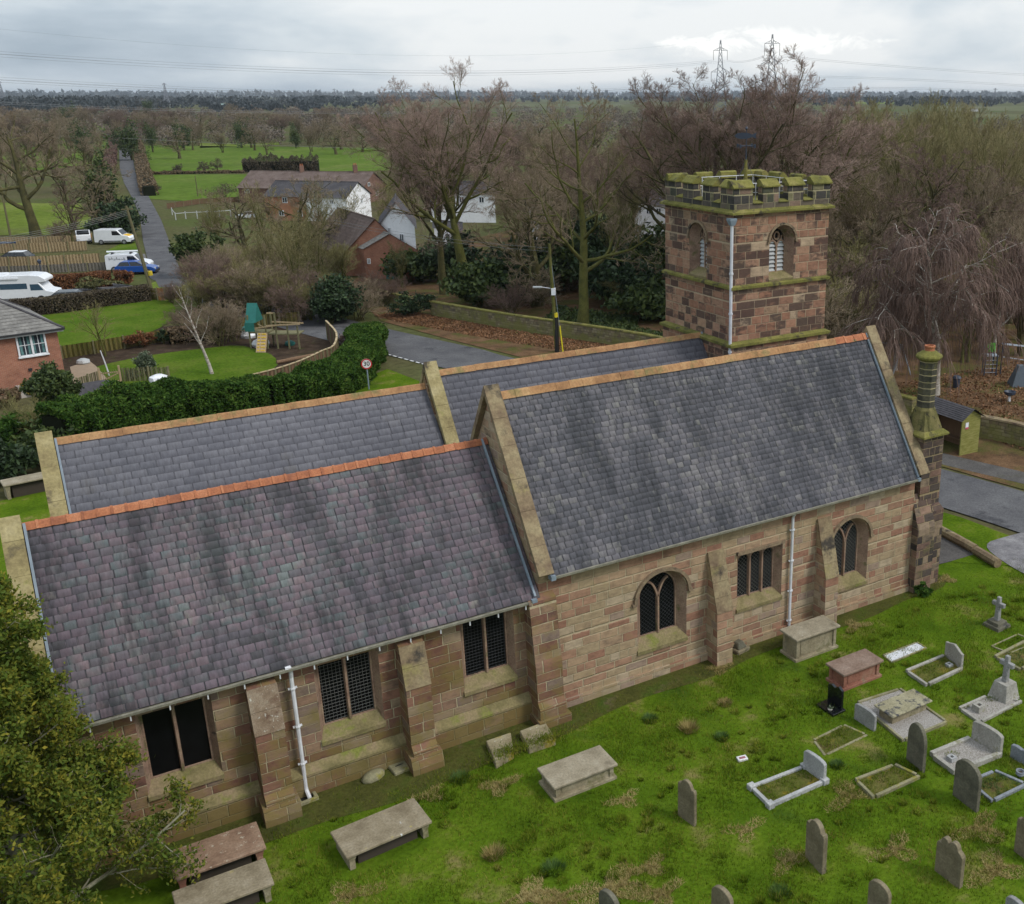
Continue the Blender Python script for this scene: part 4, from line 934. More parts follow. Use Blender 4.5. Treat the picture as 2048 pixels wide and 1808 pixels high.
for u, v, r, k in [(1230, 1775, .9, 2600), (1060, 1790, .7, 1700), (1300, 1735, .5, 1200), (1120, 1800, .8, 1600), (1320, 1790, .6, 1200), (1440, 1338, .45, 1200), (1712, 1252, .55, 1500), (1700, 1590, .8, 1500), (1960, 1660, .8, 1700), (1990, 1740, .8, 1500), (1580, 1720, .6, 800), (1890, 1160, .5, 1000), (1000, 1572, .55, 1300), (1790, 1700, .7, 900), (860, 1590, .5, 700), (1250, 1600, .5, 500), (700, 1790, .7, 900), (1490, 1660, .6, 500)]:
    c_ = G(u, v); a_ = rngs.random(k)*6.28; q_ = r*np.sqrt(rngs.random(k))*(.6+.4*np.sin(a_*3+u)); pb.append(np.stack([c_[0]+q_*np.cos(a_)*1.3, c_[1]+q_*np.sin(a_)*.8, 0*a_], 1))
B_ = np.vstack(pb); k = len(B_); a_ = rngs.random(k)*6.28; keep_ = rngs.random(k) < .72; h_ = .02+.08*rngs.random(k)*keep_; l_ = .03+.11*rngs.random(k); tp_ = B_+np.stack([np.cos(a_)*l_, np.sin(a_)*l_, h_], 1); sd2 = np.stack([-np.sin(a_), np.cos(a_), 0*a_], 1)*.008
tag(npmesh('dry_grass', np.stack([B_-sd2, B_+sd2, tp_], 1).reshape(-1, 3), np.arange(3*k).reshape(k, 3), M_dry), 'straw coloured dead grass in patches on the churchyard lawn', 'grass', kind='stuff')
def tussock(u, v, r, h, mat, label, seed, n=420):
    rng = np.random.default_rng(seed); a = rng.random(n)*6.28; q = np.sqrt(rng.random(n))*r
    B = np.stack([np.cos(a)*q, np.sin(a)*q, np.zeros(n)], 1); hh = h*(.5+.6*rng.random(n)); out = (.5+q/r)[:, None]*hh[:, None]*.6
    tip = B+np.stack([np.cos(a), np.sin(a), np.zeros(n)], 1)*out+np.array([0, 0, 1])*hh[:, None]; s = np.stack([-np.sin(a), np.cos(a), np.zeros(n)], 1)*.008
    o_ = npmesh('grass_tussock', np.stack([B-s, B+s, tip], 1).reshape(-1, 3), np.arange(3*n).reshape(n, 3), mat, None, G(u, v)); tag(o_, label, 'grass tuft', 'tussocks on the churchyard lawn')
for i, (u, v, r, h, mm, lb) in enumerate([(1378, 1460, .24, .24, M_dry, 'straw coloured tussock on open lawn in front of the first pointed window'), (1300, 1440, .22, .13, M_tuss, 'dark green tuft left of the straw coloured tussock'), (1450, 1408, .2, .12, M_dry, 'small dry tuft up the lawn from the straw tussock'), (987, 1712, .22, .2, M_dry, 'dry tussock low on the lawn right of the lichened table tomb'), (920, 1560, .26, .16, M_tuss, 'green tuft below the two sunken slabs'), (1443, 1476, .2, .12, M_tuss, 'green tuft just right of the straw tussock'), (1675, 1532, .18, .12, M_tuss, 'dark plant tuft behind the rounded white kerb grave'), (1108, 1740, .25, .15, M_tuss, 'green tuft on the bottom lawn'), (1560, 1790, .24, .14, M_tuss, 'green tuft at the bottom edge right of centre')]):
    tussock(u, v, r, h, mm, lb, 40+i)

# ------------------------------------------------------------------ churchyard: tombs and graves
def tombmat(name, st, spots, sc=1.8): return mottle(name, st, sc, 7, .95, spots, .5, .015, fine=18)
T_BEIGE = tombmat('beige tomb stone', [(.3, (.20, .165, .10)), (.5, (.29, .245, .16)), (.7, (.36, .315, .22))], [((.15, .14, .06), 1.3, .56, .12)])
T_TOP = tombmat('worn slab stone', [(.3, (.22, .185, .125)), (.5, (.30, .255, .18)), (.7, (.38, .335, .25))], [((.14, .115, .075), 1.1, .55, .12), ((.5, .48, .4), 5, .68, .04)])
T_LICH = tombmat('lichened slab', [(.3, (.17, .135, .085)), (.5, (.25, .205, .135)), (.7, (.33, .28, .20))], [((.62, .64, .62), 1.9, .64, .02), ((.36, .30, .10), 3.0, .64, .05)])
T_RUST = tombmat('rust brown slab', [(.3, (.17, .10, .065)), (.5, (.25, .16, .105)), (.7, (.33, .235, .165))], [((.42, .36, .27), 6, .62, .05), ((.62, .62, .58), 3, .70, .02)])
T_RED = tombmat('red sandstone tomb', [(.3, (.20, .085, .055)), (.5, (.28, .125, .085)), (.7, (.32, .19, .13))], [((.42, .36, .28), 2.6, .68, .05), ((.17, .2, .13), 1.0, .62, .1)])
T_REDTOP = tombmat('brown slab', [(.3, (.17, .11, .08)), (.5, (.235, .165, .125)), (.7, (.30, .225, .18))], [((.07, .06, .055), .9, .64, .06)])
T_BLOT = tombmat('blotched slab', [(.3, (.22, .195, .115)), (.5, (.31, .28, .18)), (.7, (.36, .33, .22))], [((.06, .06, .065), 2.6, .50, .10), ((.33, .28, .08), 4.0, .64, .08)])
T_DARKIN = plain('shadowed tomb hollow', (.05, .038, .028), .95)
def chest_tomb(label, c, L, Wd, H, body, top, open_=False, rz=0.0, base_=True, low=False, over=.09, group='chest tombs round the church'):
    t = thing('chest_tomb', label, 'tomb', (c[0], c[1], 0), rz, group); th = .085 if not low else .06
    m = MB(); m.box(-L/2, L/2, -Wd/2, Wd/2, H-th, H); m.build('slab', top, t, bevel=.018)
    bl, bw = L/2-over, Wd/2-over
    if open_:
        m = MB(); m.box(-bl+.25, bl-.25, -bw+.12, bw-.12, -.05, H-th-.002); m.build('hollow_shade', T_DARKIN, t)  # dark block fills the open hollow, its shade put into the colour
        for x in (-bl, bl-.14):
            m = MB(); m.loft([[(x, -bw, -.05), (x+.14, -bw, -.05), (x+.14, bw, -.05), (x, bw, -.05)], [(x-.0, -bw, H*.5), (x+.14, -bw, H*.5), (x+.14, bw, H*.5), (x, bw, H*.5)], [(x-.04, -bw-.04, H-th-.001), (x+.18, -bw-.04, H-th-.001), (x+.18, bw+.04, H-th-.001), (x-.04, bw+.04, H-th-.001)]]); m.build('end_support', body, t)
    else:
        m = MB(); m.box(-bl+.04, bl-.04, -bw+.04, bw-.04, -.05, H-th-.002)
        if not low:
            m.box(-bl+.2, bl-.2, -bw+.025, bw-.025, .17, H-th-.07)
        m.build('chest', body, t)
        if not low:
            for x in (-bl, bl-.13):
                for y in (-bw, bw-.13): m = MB(); m.box(x, x+.13, y, y+.13, -.05, H-th-.003); m.build('pilaster', body, t, bevel=.008)
            if base_: m = MB(); m.box(-bl-.07, bl+.07, -bw-.07, bw+.07, -.06, .09); m.build('plinth', body, t, bevel=.012)
    return t
chest_tomb('pale beige chest tomb standing alone below the chancel corner, next to two sunken slabs', (-.83, -3.28), 1.96, 1.05, .50, T_BEIGE, T_TOP)
chest_tomb('table tomb with white lichen blotches on a single leg, left of the beige chest tomb', (-6.14, -2.79), 2.22, 1.16, .50, T_BEIGE, T_LICH, True, R(4))
chest_tomb('rust brown table tomb against the church wall beside the holly tree', (-9.79, -1.5), 2.06, 1.14, .55, T_RED, T_RUST, True)
chest_tomb('grey green table tomb cut off by the bottom edge, below the rust brown one', (-9.9, -2.93), 2.06, 1.0, .55, T_BEIGE, T_LICH, True)
chest_tomb('tall beige chest tomb close to the nave wall by the white downpipe', (9.11, -1.25), 1.92, .92, .87, T_BEIGE, T_TOP)
chest_tomb('red sandstone chest tomb with a brown lid', (9.16, -3.45), 1.72, .90, .63, T_RED, T_REDTOP)
lt = chest_tomb('low chest tomb blotched black and yellow in the middle of a gravel plot', (9.05, -5.78), 1.68, .82, .40, T_BEIGE, T_BLOT, low=True)
chest_tomb('stone table tomb on the grass beyond the far end of the church', G(60, 985)[:2], 2.1, 1.0, .75, T_BEIGE, T_TOP, True, R(8))
K_GREY = tombmat('grey kerb stone', [(.3, (.25, .235, .20)), (.5, (.34, .32, .28)), (.7, (.43, .41, .37))], [((.20, .19, .10), 2, .58, .1)])
K_WHITE = tombmat('white marble', [(.3, (.27, .27, .265)), (.5, (.37, .37, .365)), (.7, (.46, .455, .445))], [((.28, .28, .22), 2.2, .62, .1)])
K_OLD = tombmat('mossy kerb', [(.3, (.16, .15, .08)), (.5, (.24, .22, .13)), (.7, (.33, .30, .20))], [((.22, .20, .04), 2, .55, .1)])
H_DARK = tombmat('dark weathered headstone', [(.3, (.08, .075, .055)), (.5, (.135, .125, .09)), (.7, (.20, .185, .135))], [((.035, .035, .04), 1.5, .54, .12)])
H_BROWN = tombmat('brown headstone', [(.3, (.14, .115, .07)), (.5, (.20, .165, .105)), (.7, (.27, .225, .15))], [((.09, .085, .05), 1.7, .56, .1)])
H_GREY = tombmat('grey headstone', [(.3, (.20, .195, .185)), (.5, (.28, .275, .265)), (.7, (.36, .355, .34))], [((.22, .20, .12), 2, .60, .1)])
H_BLUE = tombmat('blue grey granite', [(.3, (.15, .165, .185)), (.5, (.21, .225, .245)), (.7, (.27, .285, .305))], [])
M_black = plain('polished black granite', (.008, .009, .011), .12, 0, .6)
M_chip = mottle('gravel chips', [(.25, (.18, .16, .13)), (.5, (.33, .30, .27)), (.75, (.50, .47, .43))], 26, 3, .95, bmp=.9, bdist=.03, fine=40)
M_wchip = mottle('white marble chips', [(.25, (.40, .40, .42)), (.5, (.66, .66, .68)), (.75, (.8, .8, .8))], 20, 3, .8, bmp=.9, bdist=.03, fine=34)
M_plot = groundmat('overgrown plot', [(.3, (.06, .085, .012)), (.5, (.10, .105, .025)), (.7, (.15, .12, .045))], 1.6, [((.20, .15, .02), 1.8, .58, .08, .8), ((.10, .06, .035), 1.1, .56, .08, .7)], 12)
def profile(kind, w, h):
    a = w/2
    if kind == 'round': return [(-a, 0), (a, 0), (a, h-a*.8)]+[(a*math.cos(t), h-a*.8+a*.8*math.sin(t)) for t in np.linspace(.15, math.pi-.15, 11)]+[(-a, h-a*.8)]
    if kind == 'pointed': return [(-a, 0), (a, 0), (a, h*.62)]+[(a*math.cos(t)**.9, h*.62+h*.38*math.sin(t)) for t in np.linspace(.15, math.pi/2, 7)]+[(-a*math.cos(t)**.9, h*.62+h*.38*math.sin(t)) for t in np.linspace(math.pi/2, .15, 7)[1:]]+[(-a, h*.62)]
    if kind == 'shoulder': return [(-a, 0), (a, 0), (a, h*.80), (a*.93, h*.85), (a*.80, h*.86), (a*.70, h*.84)]+[(a*.62*math.cos(t), h*.84+h*.16*math.sin(t)) for t in np.linspace(.2, math.pi-.2, 9)]+[(-a*.70, h*.84), (-a*.80, h*.86), (-a*.93, h*.85), (-a, h*.80)]
    if kind == 'twin': return [(-a, 0), (a, 0), (a, h*.74), (a*.86, h*.80), (a*.66, h*.79)]+[(a*.38+a*.30*math.cos(t), h*.84+h*.13*math.sin(t)) for t in np.linspace(0, math.pi, 7)]+[(-a*.30+a*.34*math.cos(t), h*.86+h*.14*math.sin(t)) for t in np.linspace(.4, math.pi, 7)]+[(-a*.84, h*.82), (-a, h*.76)]
    if kind == 'camber': return [(-a, 0), (a, 0), (a, h*.86)]+[(a*x, h*.86+h*.14*math.sqrt(max(0, 1-x*x))) for x in (.86, .6, .3, 0, -.3, -.6, -.86)]+[(-a, h*.86)]
    if kind == 'ogee': return [(-a, 0), (a, 0), (a, h*.80), (a*.7, h*.83), (a*.45, h*.90), (0, h), (-a*.45, h*.90), (-a*.7, h*.83), (-a, h*.80)]
    if kind == 'wave': return [(-a, 0), (a, 0), (a, h*.84), (a*.5, h*.92), (0, h*.86), (-a*.5, h), (-a, h*.9)]
    return [(-a, 0), (a, 0), (a, h*.93), (a*.93, h), (-a*.93, h), (-a, h*.93)]
def headstone(label, loc, kind, w, h, th, mat, rz=0.0, tilt=0.0, lean=0.0, panel=True, foot=False, rim=False, group='headstones in the churchyard'):
    """upright stone, its faces turned east and west (thickness along x)"""
    t = thing('headstone', label, 'headstone', loc, rz, group); t.rotation_euler = (lean, tilt, rz)
    m = MB(); pr = profile(kind, w, h); m.prism([(-th/2, y, z-.08 if z == 0 else z) for y, z in pr], (th, 0, 0)); s = m.build('slab', mat, t, bevel=.012)
    if panel:
        m = MB(); q = [(y*.80, .20*h+(z)*.74) for y, z in pr]; m.prism([(-th/2-.006, y, z) for y, z in q], (.005, 0, 0)); m.build('inscription_panel', mat, s)
    if foot: m = MB(); m.box(-th*.9, th*.9, -w*.58, w*.58, -.05, .09); m.build('plinth', mat, t, bevel=.01)
    return t
def kerb(label, pix, mat, fill, z=.11, w=.10, corner=False, head=None, group='kerbed graves', fillname='infill'):
    """rectangular kerb set through four ground pixels; head = (edge index, kind, height, material)"""
    P = [G(*p)[:2] for p in pix]; c = sum(P)/4; t = thing('grave_kerb', label, 'grave', (c[0], c[1], 0), 0, group); Q = [p-c for p in P]
    for i in range(4):
        a, b = Q[i], Q[(i+1) % 4]; d = (b-a)/np.hypot(*(b-a)); m = MB(); m.bar((*(a+d*.0), z/2-.03), (*(b-d*(w+.003)), z/2-.03), w, z+.06); m.build('kerb_stone', mat, t, bevel=.008)
    if corner:
        for q in Q: m = MB(); m.box(q[0]-.10, q[0]+.10, q[1]-.10, q[1]+.10, -.03, z+.05); m.build('corner_block', mat, t, bevel=.012)
    sh = [q*.97 for q in Q]; m = MB(); m.prism([(*q, -.02) for q in sh], (0, 0, .02+z*.45)); m.build(fillname, fill, t, fix=True)
    if fill is M_plot or fill is M_lawn:
        rg = np.random.default_rng(int(pix[0][0]*7)); n = 700; a = rg.random((n, 2)); B = np.array([(Q[0]*(1-x)+Q[1]*x)*(1-y)+(Q[3]*(1-x)+Q[2]*x)*y for x, y in a*.86+.07]); cl_ = np.sin(B[:, 0]*9+pix[0][0])+np.sin(B[:, 1]*11) > -.3; B = B[cl_]; n = len(B)
        th_ = rg.random(n)*6.28; hh = .03+.09*rg.random(n); b3 = np.column_stack([B, np.full(n, z*.4)]); tp = b3+np.stack([np.cos(th_)*hh*.7, np.sin(th_)*hh*.7, hh], 1); s_ = np.stack([-np.sin(th_), np.cos(th_), 0*th_], 1)*.009
        npmesh('weeds', np.stack([b3-s_, b3+s_, tp], 1).reshape(-1, 3), np.arange(3*n).reshape(n, 3), M_blade if int(pix[0][0]) % 2 else M_tuss, t)
    if head:
        i, kind, hh, hm, th = head; a, b = Q[i], Q[(i+1) % 4]; mid = (a+b)/2; w_ = np.hypot(*(b-a))*1.02; ang = math.atan2(b[1]-a[1], b[0]-a[0])-math.pi/2
        m = MB(); pr = profile(kind, w_, hh); m.prism([(-th/2, y, zz) for y, zz in pr], (th, 0, 0)); m.build('headstone', hm, t, loc=(mid[0], mid[1], 0), rz=ang, bevel=.014)
    return t
def vase(label, u, v, mat, r=.11, h=.16, sq=True, z=.05):
    t = thing('flower_vase', label, 'vase', G(u, v, z), 0, None); m = MB()
    if sq: m.loft([[(x*a, y*a, zz) for x, y in ((-1, -1), (1, -1), (1, 1), (-1, 1))] for a, zz in ((r, 0), (r*.95, h), (r*.45, h), (r*.4, h-.05))])
    else: m.lathe((0, 0, 0), [(r*.5, 0), (r, h*.45), (r*.8, h*.9), (r, h), (r*.7, h), (r*.6, h-.05)], 12)
    m.build('pot', mat, t); k = MB(); k.lathe((0, 0, h-.045), [(r*.42, 0), (r*.42, .008)], 8); k.build('flower_holder', T_DARKIN, t); return t
# gravel plot round the low tomb, its fallen-forward slab
t = thing('grave_kerb', 'wide kerbed plot of pink gravel round the low blotched tomb', 'grave', (0, 0, 0), 0, 'kerbed graves')
Pk = [G(*p)[:2] for p in ((1716, 1408), (1800, 1381), (1893, 1447), (1806, 1484))]; m = MB(); m.prism([(*p, -.02) for p in Pk], (0, 0, .065)); m.build('gravel', M_chip, t, fix=True)
for i in range(4):
    a, b = Pk[i], Pk[(i+1) % 4]; d = (b-a)/np.hypot(*(b-a)); m = MB(); m.bar((*a, .03), (*(b-d*.083), .03), .08, .13); m.build('kerb_stone', K_OLD, t, bevel=.008)
def slab_between(label, u0, v0, u1, v1, vt, kind, mat, th=.10, **k):
    """headstone whose foot runs between two ground pixels (far, near) and whose top reaches row vt above the middle"""
    a, b = G(u0, v0)[:2], G(u1, v1)[:2]; mid = (a+b)/2; h = HT((*mid, 0), vt); return headstone(label, (mid[0], mid[1], 0), kind, float(np.hypot(*(b-a))), h, th, mat, math.atan2(b[1]-a[1], b[0]-a[0])-math.pi/2+math.pi, **k)
slab_between('pale grey cambered headstone at the near end of the gravel plot', 1710, 1436, 1750, 1462, 1415, 'camber', H_GREY, .11, panel=False)
slab_between('tall dark pointed headstone streaked black, in front of the gravel plot', 1815, 1517, 1847, 1546, 1447, 'pointed', H_DARK, .12, panel=False)
slab_between('large dark round topped headstone with a carved border', 1908, 1588, 1955, 1624, 1522, 'round', H_DARK, .13, panel=True)
slab_between('narrow round topped brown headstone alone on the lower lawn right of centre', 1614, 1712, 1648, 1748, 1641, 'shoulder', H_BROWN, .14, panel=False)
slab_between('slim pale round topped headstone on the lawn below the beige chest tomb', 1358, 1628, 1391, 1652, 1560, 'shoulder', H_BROWN, .10, panel=False)
slab_between('wide brown headstone with a lobed top and worn left shoulder', 1872, 1738, 1922, 1776, 1677, 'twin', H_BROWN, .14, panel=False)
slab_between('grey brown headstone cut by the right edge', 2030, 1700, 2068, 1728, 1632, 'shoulder', H_BROWN, .12)
slab_between('brown round headstone peeping up at the bottom right', 1735, 1838, 1775, 1868, 1763, 'round', H_BROWN, .12)
slab_between('top of a round headstone at the bottom edge left of the peeping one', 1425, 1852, 1463, 1882, 1776, 'round', H_BROWN, .12)
slab_between('tip of a dark headstone at the bottom edge centre', 1203, 1862, 1238, 1892, 1783, 'round', H_DARK, .12)
slab_between('pale corner of a headstone at the bottom right edge', 2008, 1848, 2045, 1878, 1797, 'camber', H_GREY, .12)
# kerbed graves
kerb('low pale kerbed grave with an ogee headstone right of the marble chips', [(1813, 1345), (1891, 1313), (1923, 1340), (1853, 1373)], K_GREY, M_plot, corner=False, head=(1, 'ogee', .72, K_GREY, .10))
kerb('white kerbed grave with thick corner blocks and a white headstone', [(1503, 1578), (1609, 1537), (1649, 1566), (1540, 1614)], K_WHITE, M_plot, .11, .11, True, (1, 'camber', .68, K_WHITE, .12))
kerb('large kerbed grave of brown chippings with a cambered headstone', [(1862, 1513), (1945, 1479), (2001, 1512), (1910, 1549)], K_GREY, M_chip, .15, .13, False, (1, 'camber', .72, K_GREY, .14), fillname='chippings')
kerb('mossy kerbed plot at the foot of the tall dark pointed headstone', [(1711, 1563), (1790, 1533), (1838, 1556), (1747, 1598)], K_OLD, M_plot, .10, .09)
kerb('overgrown plot with a broken bluish kerb behind the big round headstone', [(1938, 1566), (1990, 1545), (2052, 1572), (1984, 1605)], H_BLUE, M_plot, .09, .09)
kerb('sunken mossy kerb almost lost in the turf below the black headstone', [(1627, 1480), (1688, 1450), (1734, 1470), (1650, 1511)], K_OLD, M_plot, .02, .08)
kerb('plot with yellow mossy edge at the right edge below the small cross', [(1990, 1316), (2052, 1284), (2100, 1312), (2040, 1342)], K_OLD, M_plot, .10, .10)
kerb('mossy kerb at the foot of the small cross', [(1983, 1294), (2035, 1270), (2075, 1285), (2020, 1308)], K_OLD, M_lawn, .05, .06)
t = kerb('cross grave kerb of pale stone round chippings', [(1919, 1419), (1975, 1394), (2042, 1405), (1959, 1447)], K_GREY, M_chip, .09, .09, fillname='chippings')
t = kerb('flat plot heaped with white marble chips in a mossy edge', [(1766, 1312), (1834, 1286), (1853, 1297), (1783, 1326)], K_OLD, M_wchip, .05, .05, fillname='marble_chips')
vase('small white square vase in the kerbed grave with the ogee headstone', 1898, 1332, K_WHITE, .10, .09)
vase('white square vase on brown chippings', 1903, 1521, K_WHITE, .11, .14)
vase('stumpy stone pot in the cross grave', 1957, 1420, K_GREY, .15, .20)
vase('round pot at the far right kerb', 2040, 1552, H_BLUE, .13, .17, False)
slab_between('blue grey wavy topped headstone at the right edge', 2022, 1512, 2062, 1535, 1494, 'wave', H_BLUE, .12, panel=False)
# black granite headstone
bl = thing('headstone', 'polished black granite headstone on a black base beside the red tomb', 'headstone', G(1664, 1416), R(2), 'headstones in the churchyard')
m = MB(); m.prism([(.08, y, z) for y, z in profile('wave', .62, .80)], (.09, 0, 0)); m.build('slab', M_black, bl, bevel=.008); m = MB(); m.box(-.32, .22, -.38, .38, -.03, .07); m.build('plinth', M_black, bl, bevel=.008)
tt = thing('flower_pot', 'small pale flower bowl on the black granite base', 'flower pot', G(1660, 1421, .07), 0); m = MB(); m.lathe((0, 0, 0), [(.05, 0), (.08, .06), (.06, .07)], 10); m.build('bowl', K_GREY, tt)
V, Q = leaves(np.random.default_rng(3), np.random.default_rng(4).standard_normal((40, 3))*.03+np.array([0, 0, .09]), .03, .02); npmesh('flowers', V, Q, L_GREY, tt)
# crosses
def cross(label, u, v, vt, steps, mat, smat, ped=0):
    p = G(u, v); h = HT(p, vt); t = thing('stone_cross', label, 'cross', p, R(3), 'stone crosses'); z = 0
    for w, dh in steps: m = MB(); m.loft([[(x*w, y*w, z-.03) for x, y in ((-1, -1), (1, -1), (1, 1), (-1, 1))], [(x*w*.93, y*w*.93, z+dh) for x, y in ((-1, -1), (1, -1), (1, 1), (-1, 1))]]); m.build('step', smat, t, bevel=.01); z += dh
    if ped: m = MB(); m.loft([[(x*.33, y*.33, z) for x, y in ((-1, -1), (1, -1), (1, 1), (-1, 1))], [(x*.24, y*.24, z+ped) for x, y in ((-1, -1), (1, -1), (1, 1), (-1, 1))]]); m.build('pedestal', smat, t, bevel=.01); z += ped
    m = MB(); w = .075; ah = h-.28; m.loft([[(-w*1.15, -w*1.15, z), (w*1.15, -w*1.15, z), (w*1.15, w*1.15, z), (-w*1.15, w*1.15, z)], [(-w*.85, -w*.9, h), (w*.85, -w*.9, h), (w*.85, w*.9, h), (-w*.85, w*.9, h)]])
    m.build('shaft', mat, t, bevel=.012); m = MB(); m.box(-.07, .07, -.25, .25, ah-.075, ah+.075); m.build('arm', mat, t, bevel=.012); return t
cross('small weathered stone cross on dark stepped base near the far corner of the lawn', 1993, 1252, 1193, [(.36, .12), (.26, .12)], H_GREY, H_DARK)
cross('tall pale stone cross on a tapered pedestal', 2007, 1394, 1310, [(.36, .10)], H_GREY, K_GREY, .48)
# odd stones
def ledger(label, pix, mat, rise):
    P = [G(*p)[:2] for p in pix]; c = sum(P)/4; t = thing('ledger_slab', label, 'grave slab', (c[0], c[1], 0), 0, 'sunken slabs'); m = MB(); m.prism([(*(p-c), -.05) for p in P], (0, 0, rise+.05)); m.build('slab', mat, t, bevel=.02, fix=True)
    rng = np.random.default_rng(int(pix[0][0])); n = 900; C = np.stack([rng.standard_normal(n)*.35+.15, rng.standard_normal(n)*.16-.33, np.full(n, rise+.01)], 1); B = C; s = rng.random(n)*6.28; tip = C+np.stack([np.cos(s)*.05, np.sin(s)*.05, .10*rng.random(n)+.02], 1); w = np.stack([-np.sin(s), np.cos(s), 0*s], 1)*.009
    npmesh('moss', np.stack([C-w, C+w, tip], 1).reshape(-1, 3), np.arange(3*n).reshape(n, 3), M_blade, t)
T_MOSSL = tombmat('yellow lichen slab', [(.3, (.20, .16, .09)), (.5, (.29, .245, .15)), (.7, (.37, .32, .21))], [((.34, .25, .02), 1.2, .56, .08), ((.66, .66, .63), 2.4, .68, .02)])
ledger('left of two sunken lichened slabs at the chancel corner', [(973, 1494), (1022, 1477), (1028, 1517), (992, 1538)], T_MOSSL, .22)
ledger('right sunken slab with white lichen at the chancel corner', [(1040, 1474), (1090, 1455), (1112, 1490), (1058, 1508)], T_MOSSL, .22)
st = thing('stone_fragment', 'broken carved stones stacked at the foot of the first nave buttress', 'stones', G(1478, 1300), R(10)); m = MB()
m.box(-.30, .30, -.26, .26, -.04, .14); m.build('step', H_BROWN, st, bevel=.03); m = MB(); m.loft([[(-.22, -.2, .14), (.2, -.2, .14), (.2, .2, .14), (-.22, .2, .14)], [(-.16, -.1, .34), (.06, -.12, .40), (.08, .12, .38), (-.14, .12, .33)]]); m.build('capital', H_DARK, st, bevel=.03)
b_ = thing('boulder', 'low mossy boulder by the drain at the chancel foot', 'stone', G(747, 1556), R(15)); m = MB(); m.lathe((0, 0, 0), [(.34, -.05), (.36, .08), (.28, .17), (.10, .21)], 9); o_ = m.build('rock', K_OLD, b_, smooth=True); o_.scale = (1, .6, 1)
d_ = thing('drain_gully', 'square stone drain cover with a dark slot beside the buttress', 'drain', G(799, 1537), R(6)); m = MB(); m.box(-.25, .25, -.27, .27, -.04, .10); m.build('surround', K_OLD, d_, bevel=.02); m = MB(); m.prism([(.12*math.cos(a), .05*math.sin(a), .102) for a in np.linspace(0, math.pi, 9)], (0, 0, .004)); m.build('slot', M_dark, d_, fix=True)
d_ = thing('drain_gully', 'open stone gully at the foot of the bent white downpipe', 'drain', G(613, 1597), R(4)); 
for a in ((-.26, .26, -.26, -.17), (-.26, .26, .17, .26), (-.26, -.17, -.168, .168), (.17, .26, -.168, .168)): m = MB(); m.box(*a, -.04, .10); m.build('surround', K_OLD, d_, bevel=.01)
m = MB(); m.box(-.168, .168, -.168, .168, -.03, .02); m.build('drain_bottom', M_dark, d_)
pq = thing('plaque', 'small white plaque lying on the open lawn', 'plaque', G(1484, 1519), R(-12)); m = MB(); m.box(-.15, .15, -.10, .10, 0, .07); m.build('tablet', plain('white plaque', (.72, .70, .71), .5), pq, bevel=.01); m = MB(); m.box(-.09, .09, -.06, .03, .071, .076); m.build('inscription', plain('plaque ink', (.30, .12, .14), .6), pq)
f_ = leafy('fern', 'bright green fern at the foot of the chimney', 'fern', (15.3, -.45, 0), .35, .3, .45, 260, .10, L_CONIF, 77, stem=False)
# ------------------------------------------------------------------ roads, verges, gardens
road_c = spline([(2.6, 96), (5.2, 75), (9.8, 58), (13.1, 48), (14.7, 43), (19.2, 27), (22.5, 14.5), (23.9, 9), (25.0, 4), (26.2, -4), (29, -20), (33, -40)], 5)
struct('road', ribbon(road_c, [5.4]*20+[5.0]*12+[4.5]*(len(road_c)-32)), M_asph, .03)
lane_l = [(318, 575), (300, 540), (286, 482), (280, 432), (265, 397), (248, 366), (240, 340), (238, 300), (243, 277), (246, 268)]
lane_r = [(372, 575), (363, 548), (342, 492), (323, 442), (302, 402), (287, 372), (271, 346), (263, 300), (261, 277), (258, 268)]
struct('lane', [G(*p) for p in lane_l]+[G(*p) for p in lane_r[::-1]], M_asph, .05)
wall_pts = [(17.2, 63.5), (18.1, 60), (21.6, 51), (26.9, 39.1), (29.5, 27), (31.3, 16), (31.9, 11.6), (32.9, 8), (35.5, -6), (39, -20)]
_rc = np.array(road_c)
struct('leaf_strewn_verge', [(13.6, 60), (16.0, 50), (17.8, 43.5), (22.2, 27), (25.3, 14.5), (26.6, 9), (27.6, 4), (28.8, -4), (31, -16)]+[tuple(p) for p in wall_pts[::-1]]+[(14.5, 68)], M_litter, .012)
struct('woodland_floor', [tuple(p) for p in wall_pts]+[(70, -40), (120, 40), (95, 95), (50, 112), (22, 92), (15, 75)], M_litter, .008)
struct('footpath', ribbon(spline([(26.6, 13.5), (27.6, 9.5), (28.8, 5.5), (31, -3)], 4), 1.6), M_path, .02)
struct('roadside_grass', [(11, 33), (14.2, 30), (16.2, 27.5), (19.6, 14.8), (21.0, 9), (22.3, 4), (22.6, .5), (20.5, -.8), (18.6, .8), (16, 5), (13.5, 16), (10, 27), (4.5, 38), (4.9, 41), (9, 44)], M_lawn, .016)
struct('footpath', [G(*p) for p in ((1850, 1050), (1872, 1052), (1938, 1092), (1946, 1110), (1900, 1124), (1868, 1132), (1850, 1130))], M_path, .024)
struct('gravel_drive', smoothring([G(*p)[:2] for p in ((1962, 1090), (2010, 1075), (2060, 1062), (2300, 1130), (2250, 1260), (2060, 1155), (2010, 1128))], 2), M_gravel, .036)
m = MB()                                                        # dashed edge line at the junction by the sign
for i in range(9):
    a, b = np.array(G(775, 709)[:2]), np.array(G(880, 738)[:2]); p = a+(b-a)*(i/9); q = a+(b-a)*((i+.62)/9); nn = np.array([-(b-a)[1], (b-a)[0]])/np.hypot(*(b-a))*.07
    m.add([(*(p-nn), .034), (*(q-nn), .034), (*(q+nn), .034), (*(p+nn), .034)], [(0, 1, 2, 3)])
struct('road_markings', m, M_white)
